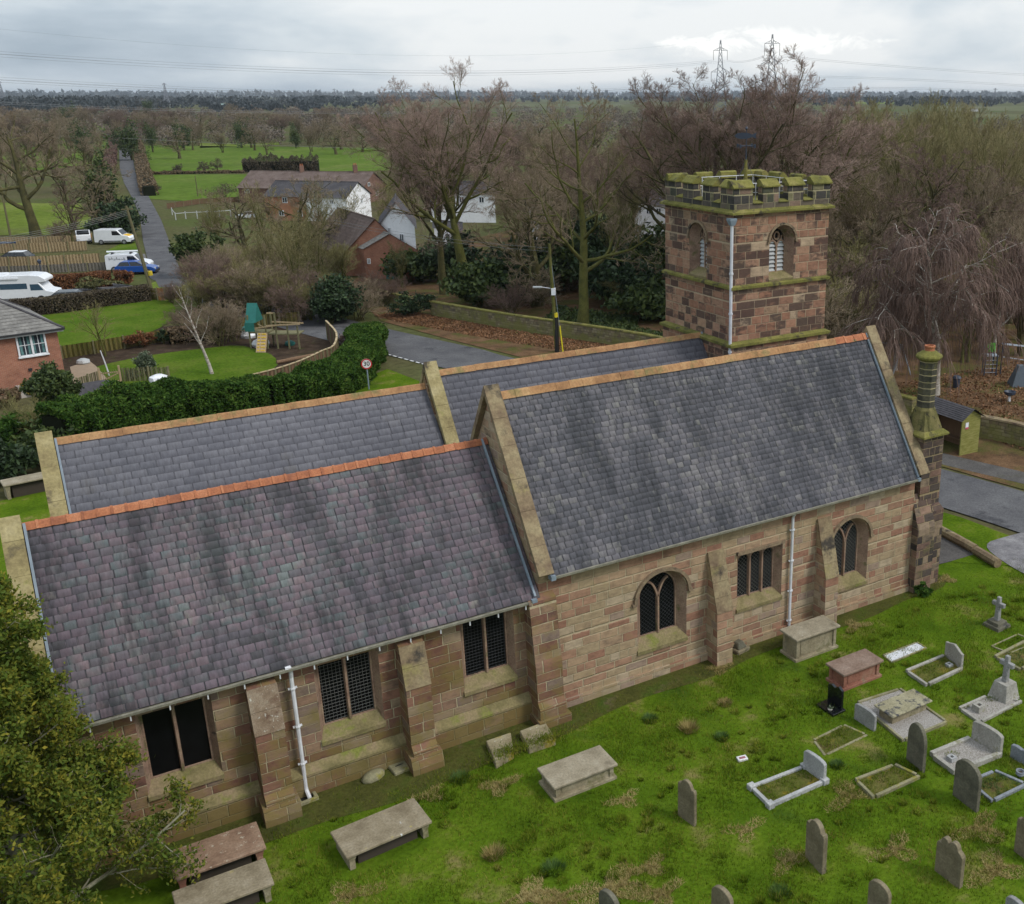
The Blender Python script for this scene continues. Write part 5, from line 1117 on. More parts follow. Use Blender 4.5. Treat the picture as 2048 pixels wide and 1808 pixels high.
struct('garden_soil', [G(*p) for p in ((110, 760), (125, 690), (300, 655), (500, 640), (640, 650), (668, 690), (640, 740), (540, 770), (330, 790), (150, 800))], M_soil, .0)
struct('garden_lawn', smoothring([G(*p)[:2] for p in ((70, 622), (160, 612), (250, 601), (320, 598), (352, 610), (349, 638), (311, 662), (230, 690), (140, 705), (105, 690))], 1), M_garden, .03)
struct('garden_lawn', smoothring([G(*p)[:2] for p in ((178, 738), (240, 722), (318, 708), (410, 697), (478, 690), (515, 700), (550, 712), (558, 736), (500, 756), (380, 768), (250, 772), (185, 760))], 1), M_garden, .03)
struct('patio', [G(*p) for p in ((140, 735), (178, 722), (192, 733), (214, 758), (150, 778))], plain('sandy paving', (.30, .22, .15), .9), .045)
struct('grass_verge', [G(*p) for p in ((212, 502), (262, 478), (272, 484), (285, 510), (270, 520), (216, 514))], M_garden, .02)
struct('grass_verge', [G(*p) for p in ((268, 580), (320, 560), (330, 575), (372, 580), (368, 600), (290, 606))], M_paddock, .02)
struct('parking_bay', [G(*p) for p in ((225, 512), (290, 508), (300, 545), (240, 552))], M_drive, .026)
struct('drive', [G(*p) for p in ((-40, 560), (120, 552), (290, 575), (280, 590), (120, 600), (-40, 610))], M_gravel, .02)
for nm, ring, mt in (('field', [(292, 347), (640, 343), (860, 340), (860, 298), (700, 295), (500, 293), (292, 291)], M_field), ('field', [(296, 398), (400, 404), (500, 396), (640, 360), (640, 348), (292, 350)], M_field),
                     ('field', [(-200, 345), (90, 340), (215, 325), (218, 272), (140, 268), (-200, 285)], M_field), ('paddock', [(-200, 472), (90, 470), (195, 452), (160, 408), (-200, 402)], M_paddock), ('field', [(140, 258), (232, 260), (238, 244), (180, 240)], M_paddock),
                     ('field', [(715, 242), (820, 240), (815, 234), (715, 236)], M_field), ('field', [(400, 296), (560, 290), (560, 285), (400, 287)], M_paddock), ('field', [(1010, 196), (1180, 197.5), (1100, 193.2), (1000, 193.4)], M_farfield),
                     ('field', [(300, 231), (520, 230), (520, 226), (300, 227)], M_farfield), ('field', [(520, 222), (760, 221), (760, 217.5), (540, 218)], M_farfield), ('field', [(-100, 226), (180, 225), (160, 221), (-100, 222)], M_farfield), ('field', [(900, 214), (1260, 213), (1240, 208), (900, 209)], M_farfield), ('field', [(560, 205.5), (900, 205), (900, 202.5), (560, 203)], M_farfield), ('field', [(1640, 236), (2100, 238), (2100, 228), (1660, 228)], M_farfield), ('field', [(1640, 222), (1760, 220), (1760, 216), (1640, 217)], M_farfield), ('field', [(1880, 222), (2100, 222), (2100, 212), (1880, 213)], M_farfield), ('field', [(1620, 207), (1900, 208), (1900, 204), (1620, 204)], M_paddock), ('field', [(1740, 290), (2000, 292), (2000, 262), (1760, 262)], M_paddock), ('field', [(1690, 345), (1850, 350), (1850, 300), (1700, 300)], M_field)):
    struct(nm, [G(*p) for p in ring], mt, .02 if min(p[1] for p in ring) > 280 else .06)
# ------------------------------------------------------------------ roadside walls
def stone_wall(label, pts, h, th, mat, cop, seed=0, k=3):
    S = spline(pts, k); t = thing('stone_wall', label, 'wall', (S[0][0], S[0][1], 0), 0); o = S[0]; L, Cc = [], []
    for i, p in enumerate(S):
        d = S[min(i+1, len(S)-1)]-S[max(i-1, 0)]; d = d/np.hypot(*d); nn = np.array([-d[1], d[0]])*th/2; p = p-o
        L.append([(*(p-nn), -.1), (*(p+nn), -.1), (*(p+nn), h), (*(p-nn), h)]); e = nn*1.18
        Cc.append([(*(p-e), h+.002), (*(p+e), h+.002), (*(p+e*.9), h+.10), (*(p-e*.9), h+.10)])
    m = MB(); m.loft(L); m.build('masonry', mat, t, fix=True); m = MB(); m.loft(Cc); m.build('coping', cop, t, fix=True); return t
stone_wall('mossy stone wall along the leaf strewn verge opposite the church', wall_pts[1:6], 1.15, .4, M_wallstone, M_moss)
stone_wall('short end of mossy wall left of the ivy covered gap', [(15.6, 70), (16.9, 64.6), (17.3, 63)], 1.1, .4, M_wallstone, M_moss)
stone_wall('stone wall behind the bus shelter and playground edge', [(30.6, 14.6), (31.9, 11.6), (32.9, 8), (35.5, -6)], 1.15, .4, M_wallstone, M_cope)
t = thing('low_kerb_wall', 'two rounded stone copings forming a low kerb beside the church path', 'kerb', G(1930, 1088))
for a, b in (((1862, 1050), (1950, 1098)), ((1952, 1101), (1996, 1127))):
    a, b = G(*a, .18)-G(1930, 1088), G(*b, .18)-G(1930, 1088); m = MB(); m.tube([a, a*.5+b*.5, b], [.2, .21, .2], 9); m.build('coping_stone', M_cope, t, smooth=False)
# ------------------------------------------------------------------ buildings
def brickmat(name, c1, c2, mor): 
    m, nt, b = base(name, .9, .2); uv = nd(nt, 'UVMap').outputs[0]
    br = nd(nt, 'TexBrick', None, Vector=uv, Color1=c4(c1), Color2=c4(c2), Mortar=c4(mor), Scale=1.0); br.inputs['Brick Width'].default_value = .225; br.inputs['Row Height'].default_value = .075; br.inputs['Mortar Size'].default_value = .008
    c = mixc(nt, 1.0, br.outputs[0], ramp(nt, noise(nt, uv, .9, 5, .65), [(.3, .72), (.7, 1.2)]), 'MULTIPLY'); nt.links.new(c, b.inputs['Base Color']); return m
B_RED = brickmat('red brick', (.30, .105, .06), (.37, .15, .085), (.33, .25, .20)); B_ORG = brickmat('orange brick', (.36, .13, .06), (.43, .18, .085), (.35, .27, .2)); B_BRN = brickmat('brown brick', (.17, .085, .06), (.22, .11, .08), (.2, .16, .13))
W_WHITE = plain('white render', (.84, .84, .85), .9, 0, .2, .06)
R_GREY = mottle('grey slate tiles', [(.3, (.14, .13, .12)), (.5, (.20, .19, .175)), (.7, (.26, .245, .225))], 1.2, 6, .9, stretch=(1, 1, 1), fine=6)
R_DARK = mottle('dark roof tiles', [(.3, (.05, .047, .052)), (.5, (.075, .07, .075)), (.7, (.105, .098, .10))], .8, 6, .9, fine=5)
R_BROWN = mottle('brown roof tiles', [(.3, (.10, .072, .06)), (.5, (.145, .105, .09)), (.7, (.19, .145, .125))], .8, 6, .9, fine=5)
M_frame = plain('white window frame', (.75, .76, .78), .4); M_pane = plain('window pane', (.035, .045, .055), .08, 0, .6); M_fascia = plain('dark gutter', (.03, .03, .033), .5); M_teal = plain('teal door', (.03, .16, .15), .5)
def rooflines(mb, a, b, c, d, n, th=.02): 
    """tile courses as thin overlapping strips on the slope a-b (eave) to d-c (ridge)"""
    a, b, c, d = (np.asarray(p, float) for p in (a, b, c, d)); nr = np.cross(b-a, d-a); nr /= np.linalg.norm(nr); nr = nr if nr[2] > 0 else -nr
    for i in range(n):
        p, q, r, s = a+(d-a)*i/n, b+(c-b)*i/n, b+(c-b)*(i+1)/n, a+(d-a)*(i+1)/n
        mb.add([p+nr*th, q+nr*th, r, s, p, q], [(0, 1, 2, 3), (4, 5, 1, 0)] if np.cross(q-p, s-p)@nr > 0 else [(3, 2, 1, 0), (0, 1, 5, 4)])
def house(label, A, B, Cc, ez, rz, wm, rm, wins=(), gable_wins=(), cat='house', name='house', over=.25, chim=(), rows=14, gable_mat=None):
    """ridge parallel to A-B (front wall); B-C is the gable in view; wins = (t along A-B, z, w, h)"""
    A, B, Cc = (np.array(p[:2], float) for p in (A, B, Cc)); o = A.copy(); A, B, Cc = A-o, B-o, Cc-o; D = A+Cc-B; t = thing(name, label, cat, (o[0], o[1], 0))
    v = lambda p, z: (p[0], p[1], z); rA, rB = (A+D)/2, (B+Cc)/2
    m = MB(); m.add([v(A, 0), v(B, 0), v(B, ez), v(A, ez), v(Cc, 0), v(Cc, ez), v(D, 0), v(D, ez), v(rB, rz-.05), v(rA, rz-.05)], [(0, 1, 2, 3), (4, 6, 7, 5)]); m.add([v(B, 0), v(Cc, 0), v(Cc, ez), v(rB, rz-.05), v(B, ez), v(D, 0), v(A, 0), v(A, ez), v(rA, rz-.05), v(D, ez)], [(0, 1, 2, 3, 4), (5, 6, 7, 8, 9)], 1)
    m.build('wall', [wm, gable_mat or wm], t, fix=True)
    u = (B-A)/np.hypot(*(B-A)); e = u*over; dn = (A-D)/np.hypot(*(A-D)); sl = (rz-ez)/(np.hypot(*(A-D))/2); f = dn*over
    m = MB(); rooflines(m, v(A-e+f, ez-sl*over), v(B+e+f, ez-sl*over), v(rB+e, rz), v(rA-e, rz), rows); rooflines(m, v(Cc+e-f, ez-sl*over), v(D-e-f, ez-sl*over), v(rA-e, rz), v(rB+e, rz), rows)
    ro_ = m.build('roof', rm, t); m = MB(); m.tube([v(rA-e, rz+.01), v(rB+e, rz+.01)], .09, 6); m.build('ridge_tiles', rm, ro_)
    def win(P, d, nn, w, h, z):
        c = np.array([*P, z]); d3 = np.array([*d, 0])*w/2; k = np.array([*nn, 0]); fr = MB(); zz = np.array([0, 0, h/2])
        for a, b, ww in ((-1, 0, 0), (1, 0, 0), (0, -1, 1), (0, 1, 1), (0, 0, 0)):
            fr.obox(c+d3*a+zz*b+k*.03, d3*(1.06 if ww else 0)+(0 if ww else np.array([*d, 0])*.035), k*.03, zz*(0 if ww else 1)+(np.array([0, 0, .035]) if ww else 0))
        wo = fr.build('window', M_frame, t); pn = MB(); pn.obox(c+k*.012, d3, k*.01, zz); pn.build('pane', M_pane, wo)
    nf = np.array([u[1], -u[0]]); nf = nf if nf@dn > 0 else -nf
    for s, z, w, h in wins: win(A+(B-A)*s, u, nf, w, h, z)
    g = (Cc-B)/np.hypot(*(Cc-B)); ng = np.array([g[1], -g[0]]); ng = ng if ng@u > 0 else -ng
    for s, z, w, h in gable_wins: win(B+(Cc-B)*s, g, ng, w, h, z)
    for s, hh in chim:
        p = rA+(rB-rA)*s; m = MB(); m.box(p[0]-.35, p[0]+.35, p[1]-.3, p[1]+.3, rz-.6, rz+hh); co = m.build('chimney', B_BRN, t)
        for dx in (-.16, .16): m = MB(); m.lathe((p[0]+dx, p[1], rz+hh), [(.09, 0), (.11, .3)], 8); m.build('chimney_pot', M_terra, co)
    return t, u, nf, win
# brick house at the left edge: hipped slate roof
p0, p1 = G(0, 668, 3.85), G(112, 653, 3.85); u = (p1-p0)/np.linalg.norm(p1-p0); nb = np.array([-u[1], u[0], 0]); nb = nb if nb@(p1-CAM) > 0 else -nb; Lh, Dh, ez = 9.0, 7.5, 3.85
t = thing('brick_house', 'red brick house with hipped grey slate roof and white cottage window', 'house', (p1[0], p1[1], 0)); q = lambda s, d, z: tuple(-u*s+nb*d+np.array([0, 0, z]))
m = MB(); m.add([q(0, 0, -.1), q(Lh, 0, -.1), q(Lh, 0, ez), q(0, 0, ez), q(0, Dh, -.1), q(0, Dh, ez), q(Lh, Dh, -.1), q(Lh, Dh, ez)], [(0, 1, 2, 3), (4, 0, 3, 5), (1, 6, 7, 2), (6, 4, 5, 7)]); m.build('wall', B_RED, t, fix=True)
ov, rzz = .35, ez+2.5; m = MB(); e0, e1, e2, e3 = q(-ov, -ov, ez-.08), q(Lh+ov, -ov, ez-.08), q(Lh+ov, Dh+ov, ez-.08), q(-ov, Dh+ov, ez-.08); r0, r1 = q(Dh/2, Dh/2, rzz), q(Lh-Dh/2, Dh/2, rzz)
rooflines(m, e0, e1, r1, r0, 16, .025); rooflines(m, e3, e0, r0, r0, 16, .025); rooflines(m, e2, e3, r0, r1, 16, .025); rooflines(m, e1, e2, r1, r1, 16, .025); rf = m.build('roof', R_GREY, t)
m = MB(); m.tube([e0, r0], .10, 6); m.tube([e3, r0], .10, 6); m.tube([r0, r1], .10, 6); m.build('ridge_tiles', R_DARK, rf, fix=True)
m = MB(); m.bar(q(-ov-.03, -ov-.06, ez-.13), q(Lh+ov, -ov-.06, ez-.13), .11, .10); m.build('gutter', M_fascia, t); m = MB(); m.bar(q(-ov+.05, -ov+.08, ez-.20), q(Lh+ov, -ov+.08, ez-.20), .05, .20); m.build('fascia', M_frame, t)
wx = np.linalg.norm(p1-G(45, 685, 3.0)); wc = onp = None
s_c, z_c, ww, wh = 1.55, ez-.92, 1.55, 1.35
fr = MB()
for ds, dz, a, b in ((-ww/2, 0, .05, wh/2+.05), (ww/2, 0, .05, wh/2+.05), (0, 0, .06, wh/2), (0, -wh/2, ww/2, .05), (0, wh/2, ww/2, .05)): fr.obox(q(s_c+ds, -.03, z_c+dz), u*a, nb*.05, (0, 0, b))
for ds in (-ww/4, ww/4): fr.obox(q(s_c+ds, -.01, z_c), u*.018, nb*.03, (0, 0, wh/2)); fr.obox(q(s_c+ds, -.008, z_c), u*ww/4, nb*.03, (0, 0, .018))
fr.obox(q(s_c, -.06, z_c-wh/2-.07), u*(ww/2+.1), nb*.08, (0, 0, .04)); wo = fr.build('window', M_frame, t); m = MB(); m.obox(q(s_c, -.005, z_c), u*ww/2, nb*.006, (0, 0, wh/2)); m.build('pane', M_pane, wo)
m = MB()
for ds in (-.62, -.12, .16, .60): m.obox(q(s_c+ds, -.0135, z_c), u*.07, nb*.002, (0, 0, wh/2-.08))
m.build('curtains', plain('teal and rust curtains', (.10, .20, .20), .9, 0, .2, .5), wo); m = MB(); m.obox(q(1.9, -.04, 1.35), u*.10, nb*.06, (0, 0, .08)); m.build('wall_vent', M_fascia, t)
m = MB(); m.obox(q(2.3, -1.0, .25), u*.7, nb*.6, (0, 0, .3)); tag(m.build('planter', plain('pale planter', (.42, .38, .34), .8), None, (p1[0], p1[1], 0)), 'pale raised planter against the brick house wall', 'planter')
# terrace with the white gable, the long brown house behind it, the brick hall and other white houses
A, B, Cc = G(535, 440), G(697, 444), G(744, 434); ez, rz = HT(B, 394), HT((B+Cc)/2, 364)
house('terrace with orange brick half, white rendered half and a white gable', A, B, Cc, ez, rz, W_WHITE, R_DARK, [(.62, ez-.75, .7, .55), (.82, ez-.75, .5, .5)], [(.35, ez-.9, .35, .8), (.62, ez-.9, .35, .7)])
A2, B2 = A+(A-B)*.004, A+(B-A)*.5; dd = -(Cc-B)/np.linalg.norm(Cc-B)*.07; t = thing('brick_house', 'orange brick front half of the terrace with four white windows', 'house', (0, 0, 0)); m = MB(); P = [A2+dd, B2+dd]; m.prism([(*P[0][:2], -.05), (*P[1][:2], -.05), (*P[1][:2], ez-.1), (*P[0][:2], ez-.1)], (-dd[0]*.9, -dd[1]*.9, 0)); m.build('wall', B_ORG, t, fix=True)
un = (B-A)/np.linalg.norm(B-A)
for s in (.22, .45):
    for z in (ez-.62, ez-2.55):
        c = A+(B-A)*(s+.03 if z > 2 else s-.03)+dd*1.2; m = MB(); m.obox((c[0], c[1], z), un*.42, dd*.3, (0, 0, .42)); wo = m.build('window', M_frame, t); m = MB()
        for k in (-.19, .19): m.obox((c[0]+dd[0]*.45+un[0]*k, c[1]+dd[1]*.45+un[1]*k, z), un*.14, dd*.1, (0, 0, .33))
        m.build('pane', M_pane, wo)
A, B, Cc = G(480, 405), G(726, 408), G(774, 398); house('long brown brick house with dark roof behind the white gabled terrace', A, B, Cc, HT(B, 377), HT((B+Cc)/2, 344), B_BRN, R_BROWN, [(.07, HT(A, 382), .8, .6), (.95, HT(A, 382), .6, .6)], [(.3, HT(B, 371), .8, .6), (.6, HT(B, 392), .9, .7)], chim=[(.42, 1.0), (.86, 1.2)])
B, Cc = G(690, 551), G(829, 556); rz = HT((B+Cc)/2, 437); near = np.array([*((B+Cc)/2)[:2], rz]); far = G(676, 416, rz); A = B+(far-near)*np.array([1, 1, 0]); ez = HT(B, 508)
house('red brick hall with a brown tiled roof among bare trees', A, B, Cc, ez, rz, B_BRN, R_BROWN, cat='hall', name='brick_hall', gable_mat=B_RED, over=.2)
dv_ = (near-far)/np.linalg.norm(near-far)*np.array([1, 1, 0])*1.6; B2, C2 = B+(Cc-B)*.24+dv_, Cc+dv_; rz2 = HT((B2+C2)/2, 467); ez2 = HT(C2, 500)
t, u_, nf_, win_ = house('lower brick front of the hall with grey roof and teal door', B2-dv_*1.05, B2, C2, ez2, rz2, B_RED, R_GREY, gable_wins=[(.08, ez2*.58, .3, .5), (.86, ez2*.62, .35, .55)], name='hall_front', cat='hall', over=.15, rows=8)
g = (C2-B2)/np.linalg.norm(C2-B2); ng = dv_/np.linalg.norm(dv_); c = B2+g*np.linalg.norm(C2-B2)*.46+ng*.05-np.array([B2[0]-dv_[0]*1.05, B2[1]-dv_[1]*1.05, 0]); m = MB(); m.obox((c[0], c[1], .72), g*.52, ng*.04, (0, 0, .75)); do = m.build('door', M_teal, t); m = MB()
for k in (-.25, .25): m.obox((c[0]+g[0]*k+ng[0]*.045, c[1]+g[1]*k+ng[1]*.045, .86), g*.18, ng*.008, (0, 0, .45))
m.build('pane', M_pane, do)
for lb, u0, u1, D, vE, vR, wd, wm, gd in (('white gabled cottage directly behind the brick hall', 735, 808, 112, 448, 404, 9, W_WHITE, 1), ('white house glimpsed between the two tall beech trunks', 842, 978, 160, 386, 362, 8, W_WHITE, 0), ('white gabled house glimpsed behind the mossy lone beech', 1046, 1100, 128, 398, 358, 10, W_WHITE, 1), ('white walled house in the trees just left of the tower', 1262, 1330, 138, 405, 375, 8, W_WHITE, 0), ('low white outbuilding behind the bare trees left of the second beech', 848, 905, 118, 455, 440, 6, W_WHITE, 0)):
    a, b = GD(u0, D), GD(u1, D-3); pn = (b-CAM)*np.array([1, 1, 0]); pn /= np.linalg.norm(pn)
    if gd: house(lb, a+pn*wd, a, b, HT(a, vE), HT((a+b)/2, vR), wm, R_DARK, gable_wins=[(.28, HT(a, vE)-.6, .3, .55), (.62, HT(a, vE)-1.2, .5, .7)])
    else: house(lb, a, b, b+pn*wd, HT(a, vE), HT(a+pn*wd/2, vR), wm, R_DARK, [(s, HT(a, vE)-.9, .7, .8) for s in (.2, .5, .8)])
for lb, u0, u1, vb, vE, vR, wm, rm in (('far farm building with a long grey green roof', 440, 500, 214, 211, 207, B_BRN, plain('grey green sheet roof', (.20, .27, .25), .6)), ('far white bungalow beside the long barn', 484, 506, 210, 206.5, 204, W_WHITE, R_GREY), ('far red roofed house on the skyline wood', 221, 246, 209, 205, 199.5, W_WHITE, plain('pinkish tiles', (.32, .2, .16), .8)), ('far white house right of the tower trees', 1680, 1698, 221, 217, 215, W_WHITE, R_GREY), ('far white house by the right edge', 1944, 1956, 223, 219, 217, W_WHITE, R_GREY), ('tiny far white shed', 1654, 1664, 223, 220, 218.5, W_WHITE, R_GREY), ('white cottage among far hedges above the lane', 203, 216, 238, 233, 229, W_WHITE, R_GREY)):
    a, b = G(u0, vb), G(u1, vb); d = (b-a)/np.linalg.norm(b-a); pn = np.array([-d[1], d[0], 0]); pn = pn if pn@(a-CAM) > 0 else -pn; house(lb, a, b, b+pn*9, HT(a, vE), HT(a, vR), wm, rm, rows=2)
# ------------------------------------------------------------------ fences, gates, shed, poles
F_TAN = mottle('tan fence boards', [(.3, (.29, .205, .11)), (.5, (.38, .28, .16)), (.7, (.46, .355, .215))], 2, 4, .9, stretch=(9, 9, .5)); F_GRN = mottle('greenish fence boards', [(.3, (.085, .075, .02)), (.5, (.13, .11, .03)), (.7, (.18, .14, .05))], 1.5, 4, .95, stretch=(9, 9, .5))
F_ORG = mottle('new orange boards', [(.3, (.33, .15, .05)), (.7, (.45, .22, .085))], 2, 4, .8, stretch=(9, 9, .5)); F_GREY = mottle('grey boards', [(.3, (.14, .125, .105)), (.7, (.23, .205, .175))], 2, 4, .9, stretch=(9, 9, .5)); F_BRN = mottle('brown boards', [(.3, (.14, .085, .05)), (.7, (.24, .15, .09))], 2, 4, .9, stretch=(9, 9, .5)); F_POST = mottle('weathered timber', [(.3, (.13, .125, .06)), (.7, (.22, .20, .11))], 3, 4, .9); F_PALE = mottle('pale rail timber', [(.3, (.40, .30, .17)), (.7, (.52, .41, .26))], 3, 4, .9)
def fence(label, pix, h, mat, step=1.9, cap=None, group=None, gap=.0, k=1, name='board_fence', post=None):
    P = [G(*p)[:2] if len(p) == 2 else np.array(p[:2]) for p in pix]; S = [np.asarray(p) for p in (spline(P, k) if k > 1 else P)]; o = S[0]; t = thing(name, label, 'fence', (*o, 0), 0, group); m = MB(); posts = []
    for a, b in zip(S, S[1:]):
        a, b = a-o, b-o; L = np.hypot(*(b-a)); d = (b-a)/L; n = max(1, int(L/.16)); nn = np.array([-d[1], d[0]])*.012
        for i in range(n):
            p, q_ = a+d*L*i/n, a+d*(L*(i+1)/n-.012-gap); s = 1 if i % 2 else -1; zt = h+.012*math.sin(i*7.3); m.add([(*(p-nn*s), .03), (*(q_-nn*s), .03), (*(q_-nn*s), zt), (*(p-nn*s), zt), (*(p+nn), .03), (*(q_+nn), .03), (*(q_+nn), zt), (*(p+nn), zt)], [(0, 1, 2, 3), (5, 4, 7, 6), (3, 2, 6, 7)])
        kk = max(1, round(L/step)); posts += [a+d*L*i/kk for i in range(kk)]
    m.build('panel', mat, t); posts.append(S[-1]-o)
    for p in posts: m = MB(); m.box(p[0]-.055, p[0]+.055, p[1]-.055, p[1]+.055, -.05, h+.07); m.build('post', post or F_POST, t)
    if cap: m = MB(); [m.bar((*(a-o), h+.03), (*(b-o), h+.03), .13, .05) for a, b in zip(S, S[1:])]; m.build('top_rail', cap, t)
    return t
fence('curving board fence with a pale top rail wrapping the play area', [(656, 680), (677, 706), (672, 733), (650, 744), (625, 757), (596, 770), (556, 784), (508, 797)], 1.5, F_BRN, 2.2, F_PALE, None, 0, 3)
fence('greenish close boarded fence between the two garden lawns', [(126, 718), (190, 708), (250, 697), (330, 684), (400, 676), (484, 662)], .95, F_GRN)
fence('greenish fence at the back of the play area', [(484, 664), (520, 656), (600, 650)], 1.1, F_GRN)
fence('new tan fence slanting down behind the birch', [(390, 592), (430, 602), (484, 616)], .95, F_BRN)
fence('short greenish fence beside the orange gate', [(296, 600), (316, 600)], 1.1, F_GRN); fence('short greenish fence right of the orange gate', [(332, 600), (371, 599)], 1.15, F_GRN)
t = fence('new orange timber gate in the garden fence below the telegraph pole', [(316, 601), (331, 601)], 1.15, F_ORG, name='garden_gate'); t['category'] = 'gate'
fence('uppermost tan fence on the left, edging the paddock', [(-60, 490), (60, 487), (160, 484)], .85, F_TAN, group='tan fences between the drives'); fence('middle tan fence on the left with soil behind it', [(-60, 508), (60, 506), (176, 501)], 1.15, F_TAN, group='tan fences between the drives')
fence('lowest tan fence on the left in front of the white roofed car', [(-60, 536), (60, 534), (202, 527)], 1.15, F_TAN, group='tan fences between the drives'); fence('grey fence above the copper beech hedge', [(-60, 552), (60, 548), (214, 541)], .9, F_GREY)
fence('short brown fence by the white van', [(163, 484), (186, 482)], 1.0, F_ORG)
fence('picket fence across the garden path by the shed', [(158, 786), (180, 778), (203, 768)], .95, F_POST, 1.2, None, None, .04); fence('picket fence right of the garden gate', [(243, 764), (300, 762), (340, 762)], .95, F_POST, 1.3, None, None, .04)
t = thing('garden_gate', 'slatted timber garden gate with a diagonal brace', 'gate', G(203, 773)); a, b = np.zeros(3), G(243, 768)-G(203, 773); m = MB()
for i in range(9): p = a+(b-a)*(i+.5)/9; m.bar((p[0], p[1], .1), (p[0], p[1], 1.0), .10, .02, (b-a))
m.build('slats', F_POST, t); m = MB(); [m.bar((*a[:2], z), (*b[:2], z), .03, .08) for z in (.25, .85)]; m.bar((*a[:2], .3), (*b[:2], .8), .035, .08); m.build('brace', F_TAN, t)
for q_ in (a, b): m = MB(); m.box(q_[0]-.06, q_[0]+.06, q_[1]-.06, q_[1]+.06, -.05, 1.25); m.build('post', F_TAN, t)
# garden shed
c = G(198, 815); t = thing('garden_shed', 'grey felt roofed garden shed half hidden by the conifer hedge', 'shed', c, .15); m = MB(); m.box(-1.4, 1.4, -1.0, 1.0, 0, 1.0); m.build('wall', F_GREY, t); m = MB(); m.loft([[(-1.7, -1.25, 1.0), (1.7, -1.25, 1.0), (1.7, 1.25, 1.0), (-1.7, 1.25, 1.0)], [(-.5, -.02, 1.65), (.5, -.02, 1.65), (.5, .02, 1.65), (-.5, .02, 1.65)]]); m.build('roof', R_DARK, t)
def pole(label, u, vb, vt, r, mat, lean=None, name='telegraph_pole', cat='pole'):
    p = G(u, vb); h = HT(p, vt); t = thing(name, label, cat, p); m = MB(); l = lean or (0, 0); m.tube([(0, 0, -.2), (l[0]*.5, l[1]*.5, h*.5), (l[0], l[1], h)], [r*1.2, r, r*.75], 9); m.build('shaft', mat, t); return t, h, p
P_WOOD = mottle('pole timber', [(.3, (.10, .09, .045)), (.7, (.17, .15, .08))], 2, 4, .9, stretch=(4, 4, .5))
lr = G(281, 408, 0); t1, h1_, pp1 = pole('tall leaning telegraph pole beside the lane mouth', 309, 598, 410, .15, P_WOOD, (-1.05, .5))
m = MB(); m.tube([(0, 0, 2.2), (-.01, 0, 2.6)], .19, 9); m.build('yellow_band', plain('yellow band', (.6, .45, .03), .6), t1); m = MB(); m.box(-1.5, -.5, .42, .52, h1_-.35, h1_-.25); m.build('crossarm', P_WOOD, t1)
for lb, u_, vb, vt, r in (('grey post standing in the lower green field', 396, 393, 352, .09), ('dark post by the allotment rails', 430, 470, 386, .10), ('short brown post right of the dark post', 467, 455, 392, .08), ('pole at the far left paddock edge', 22, 478, 390, .12)): pole(lb, u_, vb, vt, r, P_WOOD)
pole('white clothes pole on the garden patio', 220, 752, 699, .045, M_pipe, (-.3, 0), 'clothes_pole')
t2, h2_, pp2 = pole('mossy utility pole with a street light on the verge opposite the church', 1114, 704, 487, .13, BARK_G, (-.25, .1), 'street_light', 'street light')
z0_ = HT(pp2, 577); m = MB(); m.tube([(0, 0, -.1), (0, 0, 2.6)], .17, 9); m.build('black_base', plain('black paint', (.015, .015, .016), .5), t2); m = MB(); m.lathe((0, 0, 2.62), [(.175, 0), (.175, .3)], 9); m.build('yellow_band', plain('yellow sleeve', (.65, .52, .02), .6), t2)
rd = -_rt; m = MB(); m.tube([(-.1, 0, z0_), tuple(rd*.9+np.array([-.1, 0, z0_+.12]))], .03, 6); m.build('bracket', M_pipe, t2); m = MB(); m.obox(rd*1.15+np.array([-.1, 0, z0_+.12]), rd*.32, np.cross(rd, [0, 0, 1])*.11, (0, 0, .05)); m.build('lamp_head', M_louv, t2); m = MB(); m.obox(rd*-.02+np.array([-.12, 0, z0_-.2]), rd*.14, np.cross(rd, [0, 0, 1])*.2, (0, 0, .24)); m.build('control_box', M_frame, t2)
st_ = G(1126, 705)-pp2; m = MB(); m.tube([(-.2, .05, h2_-.8), (*st_[:2], 0)], .018, 5); m.build('stay_wire', M_lead, t2); m = MB(); m.tube([(*(st_[:2]), 0), (*(st_[:2]*.62), 2.0*1.0)], .05, 6); m.build('stay_guard', plain('yellow guard', (.68, .56, .02), .5), t2)
def wires(label, a, b, n, dz, sag, r, mat, cat='wires', name='overhead_wire', off=None):
    t = thing(name, label, cat, a); a, b = np.array(a, float), np.array(b, float)
    for i in range(n):
        k = (off[i] if off else np.array([0, 0, -dz*i])); m = MB(); m.tube([tuple((b-a)*s+k-np.array([0, 0, 4*sag*s*(1-s)])) for s in np.linspace(0, 1, 25)], r, 4); m.build('wire', mat, t, uv=False)
    return t
M_cable = plain('cable', (.05, .05, .055), .6); M_lcable = plain('weathered cable', (.22, .22, .21), .6)
wires('bundle of telephone wires slanting left from the leaning pole', np.array(pp1)+np.array([-1.0, .5, h1_-.4]), np.array(GD(-260, 78))+np.array([0, 0, HT(GD(-260, 78), 500)]), 4, .14, .25, .012, M_lcable)
wires('thin service wires from the street light pole to the left', np.array(pp2)+np.array([-.25, .1, h2_-.3]), np.array(GD(640, 95))+np.array([0, 0, HT(GD(640, 95), 440)]), 2, .25, .3, .012, M_lcable)
wires('single wire running over the green field', np.array([*GD(230, 250)[:2], HT(GD(230, 250), 276)]), np.array([*GD(860, 260)[:2], HT(GD(860, 260), 300)]), 1, .2, .3, .03, M_lcable)
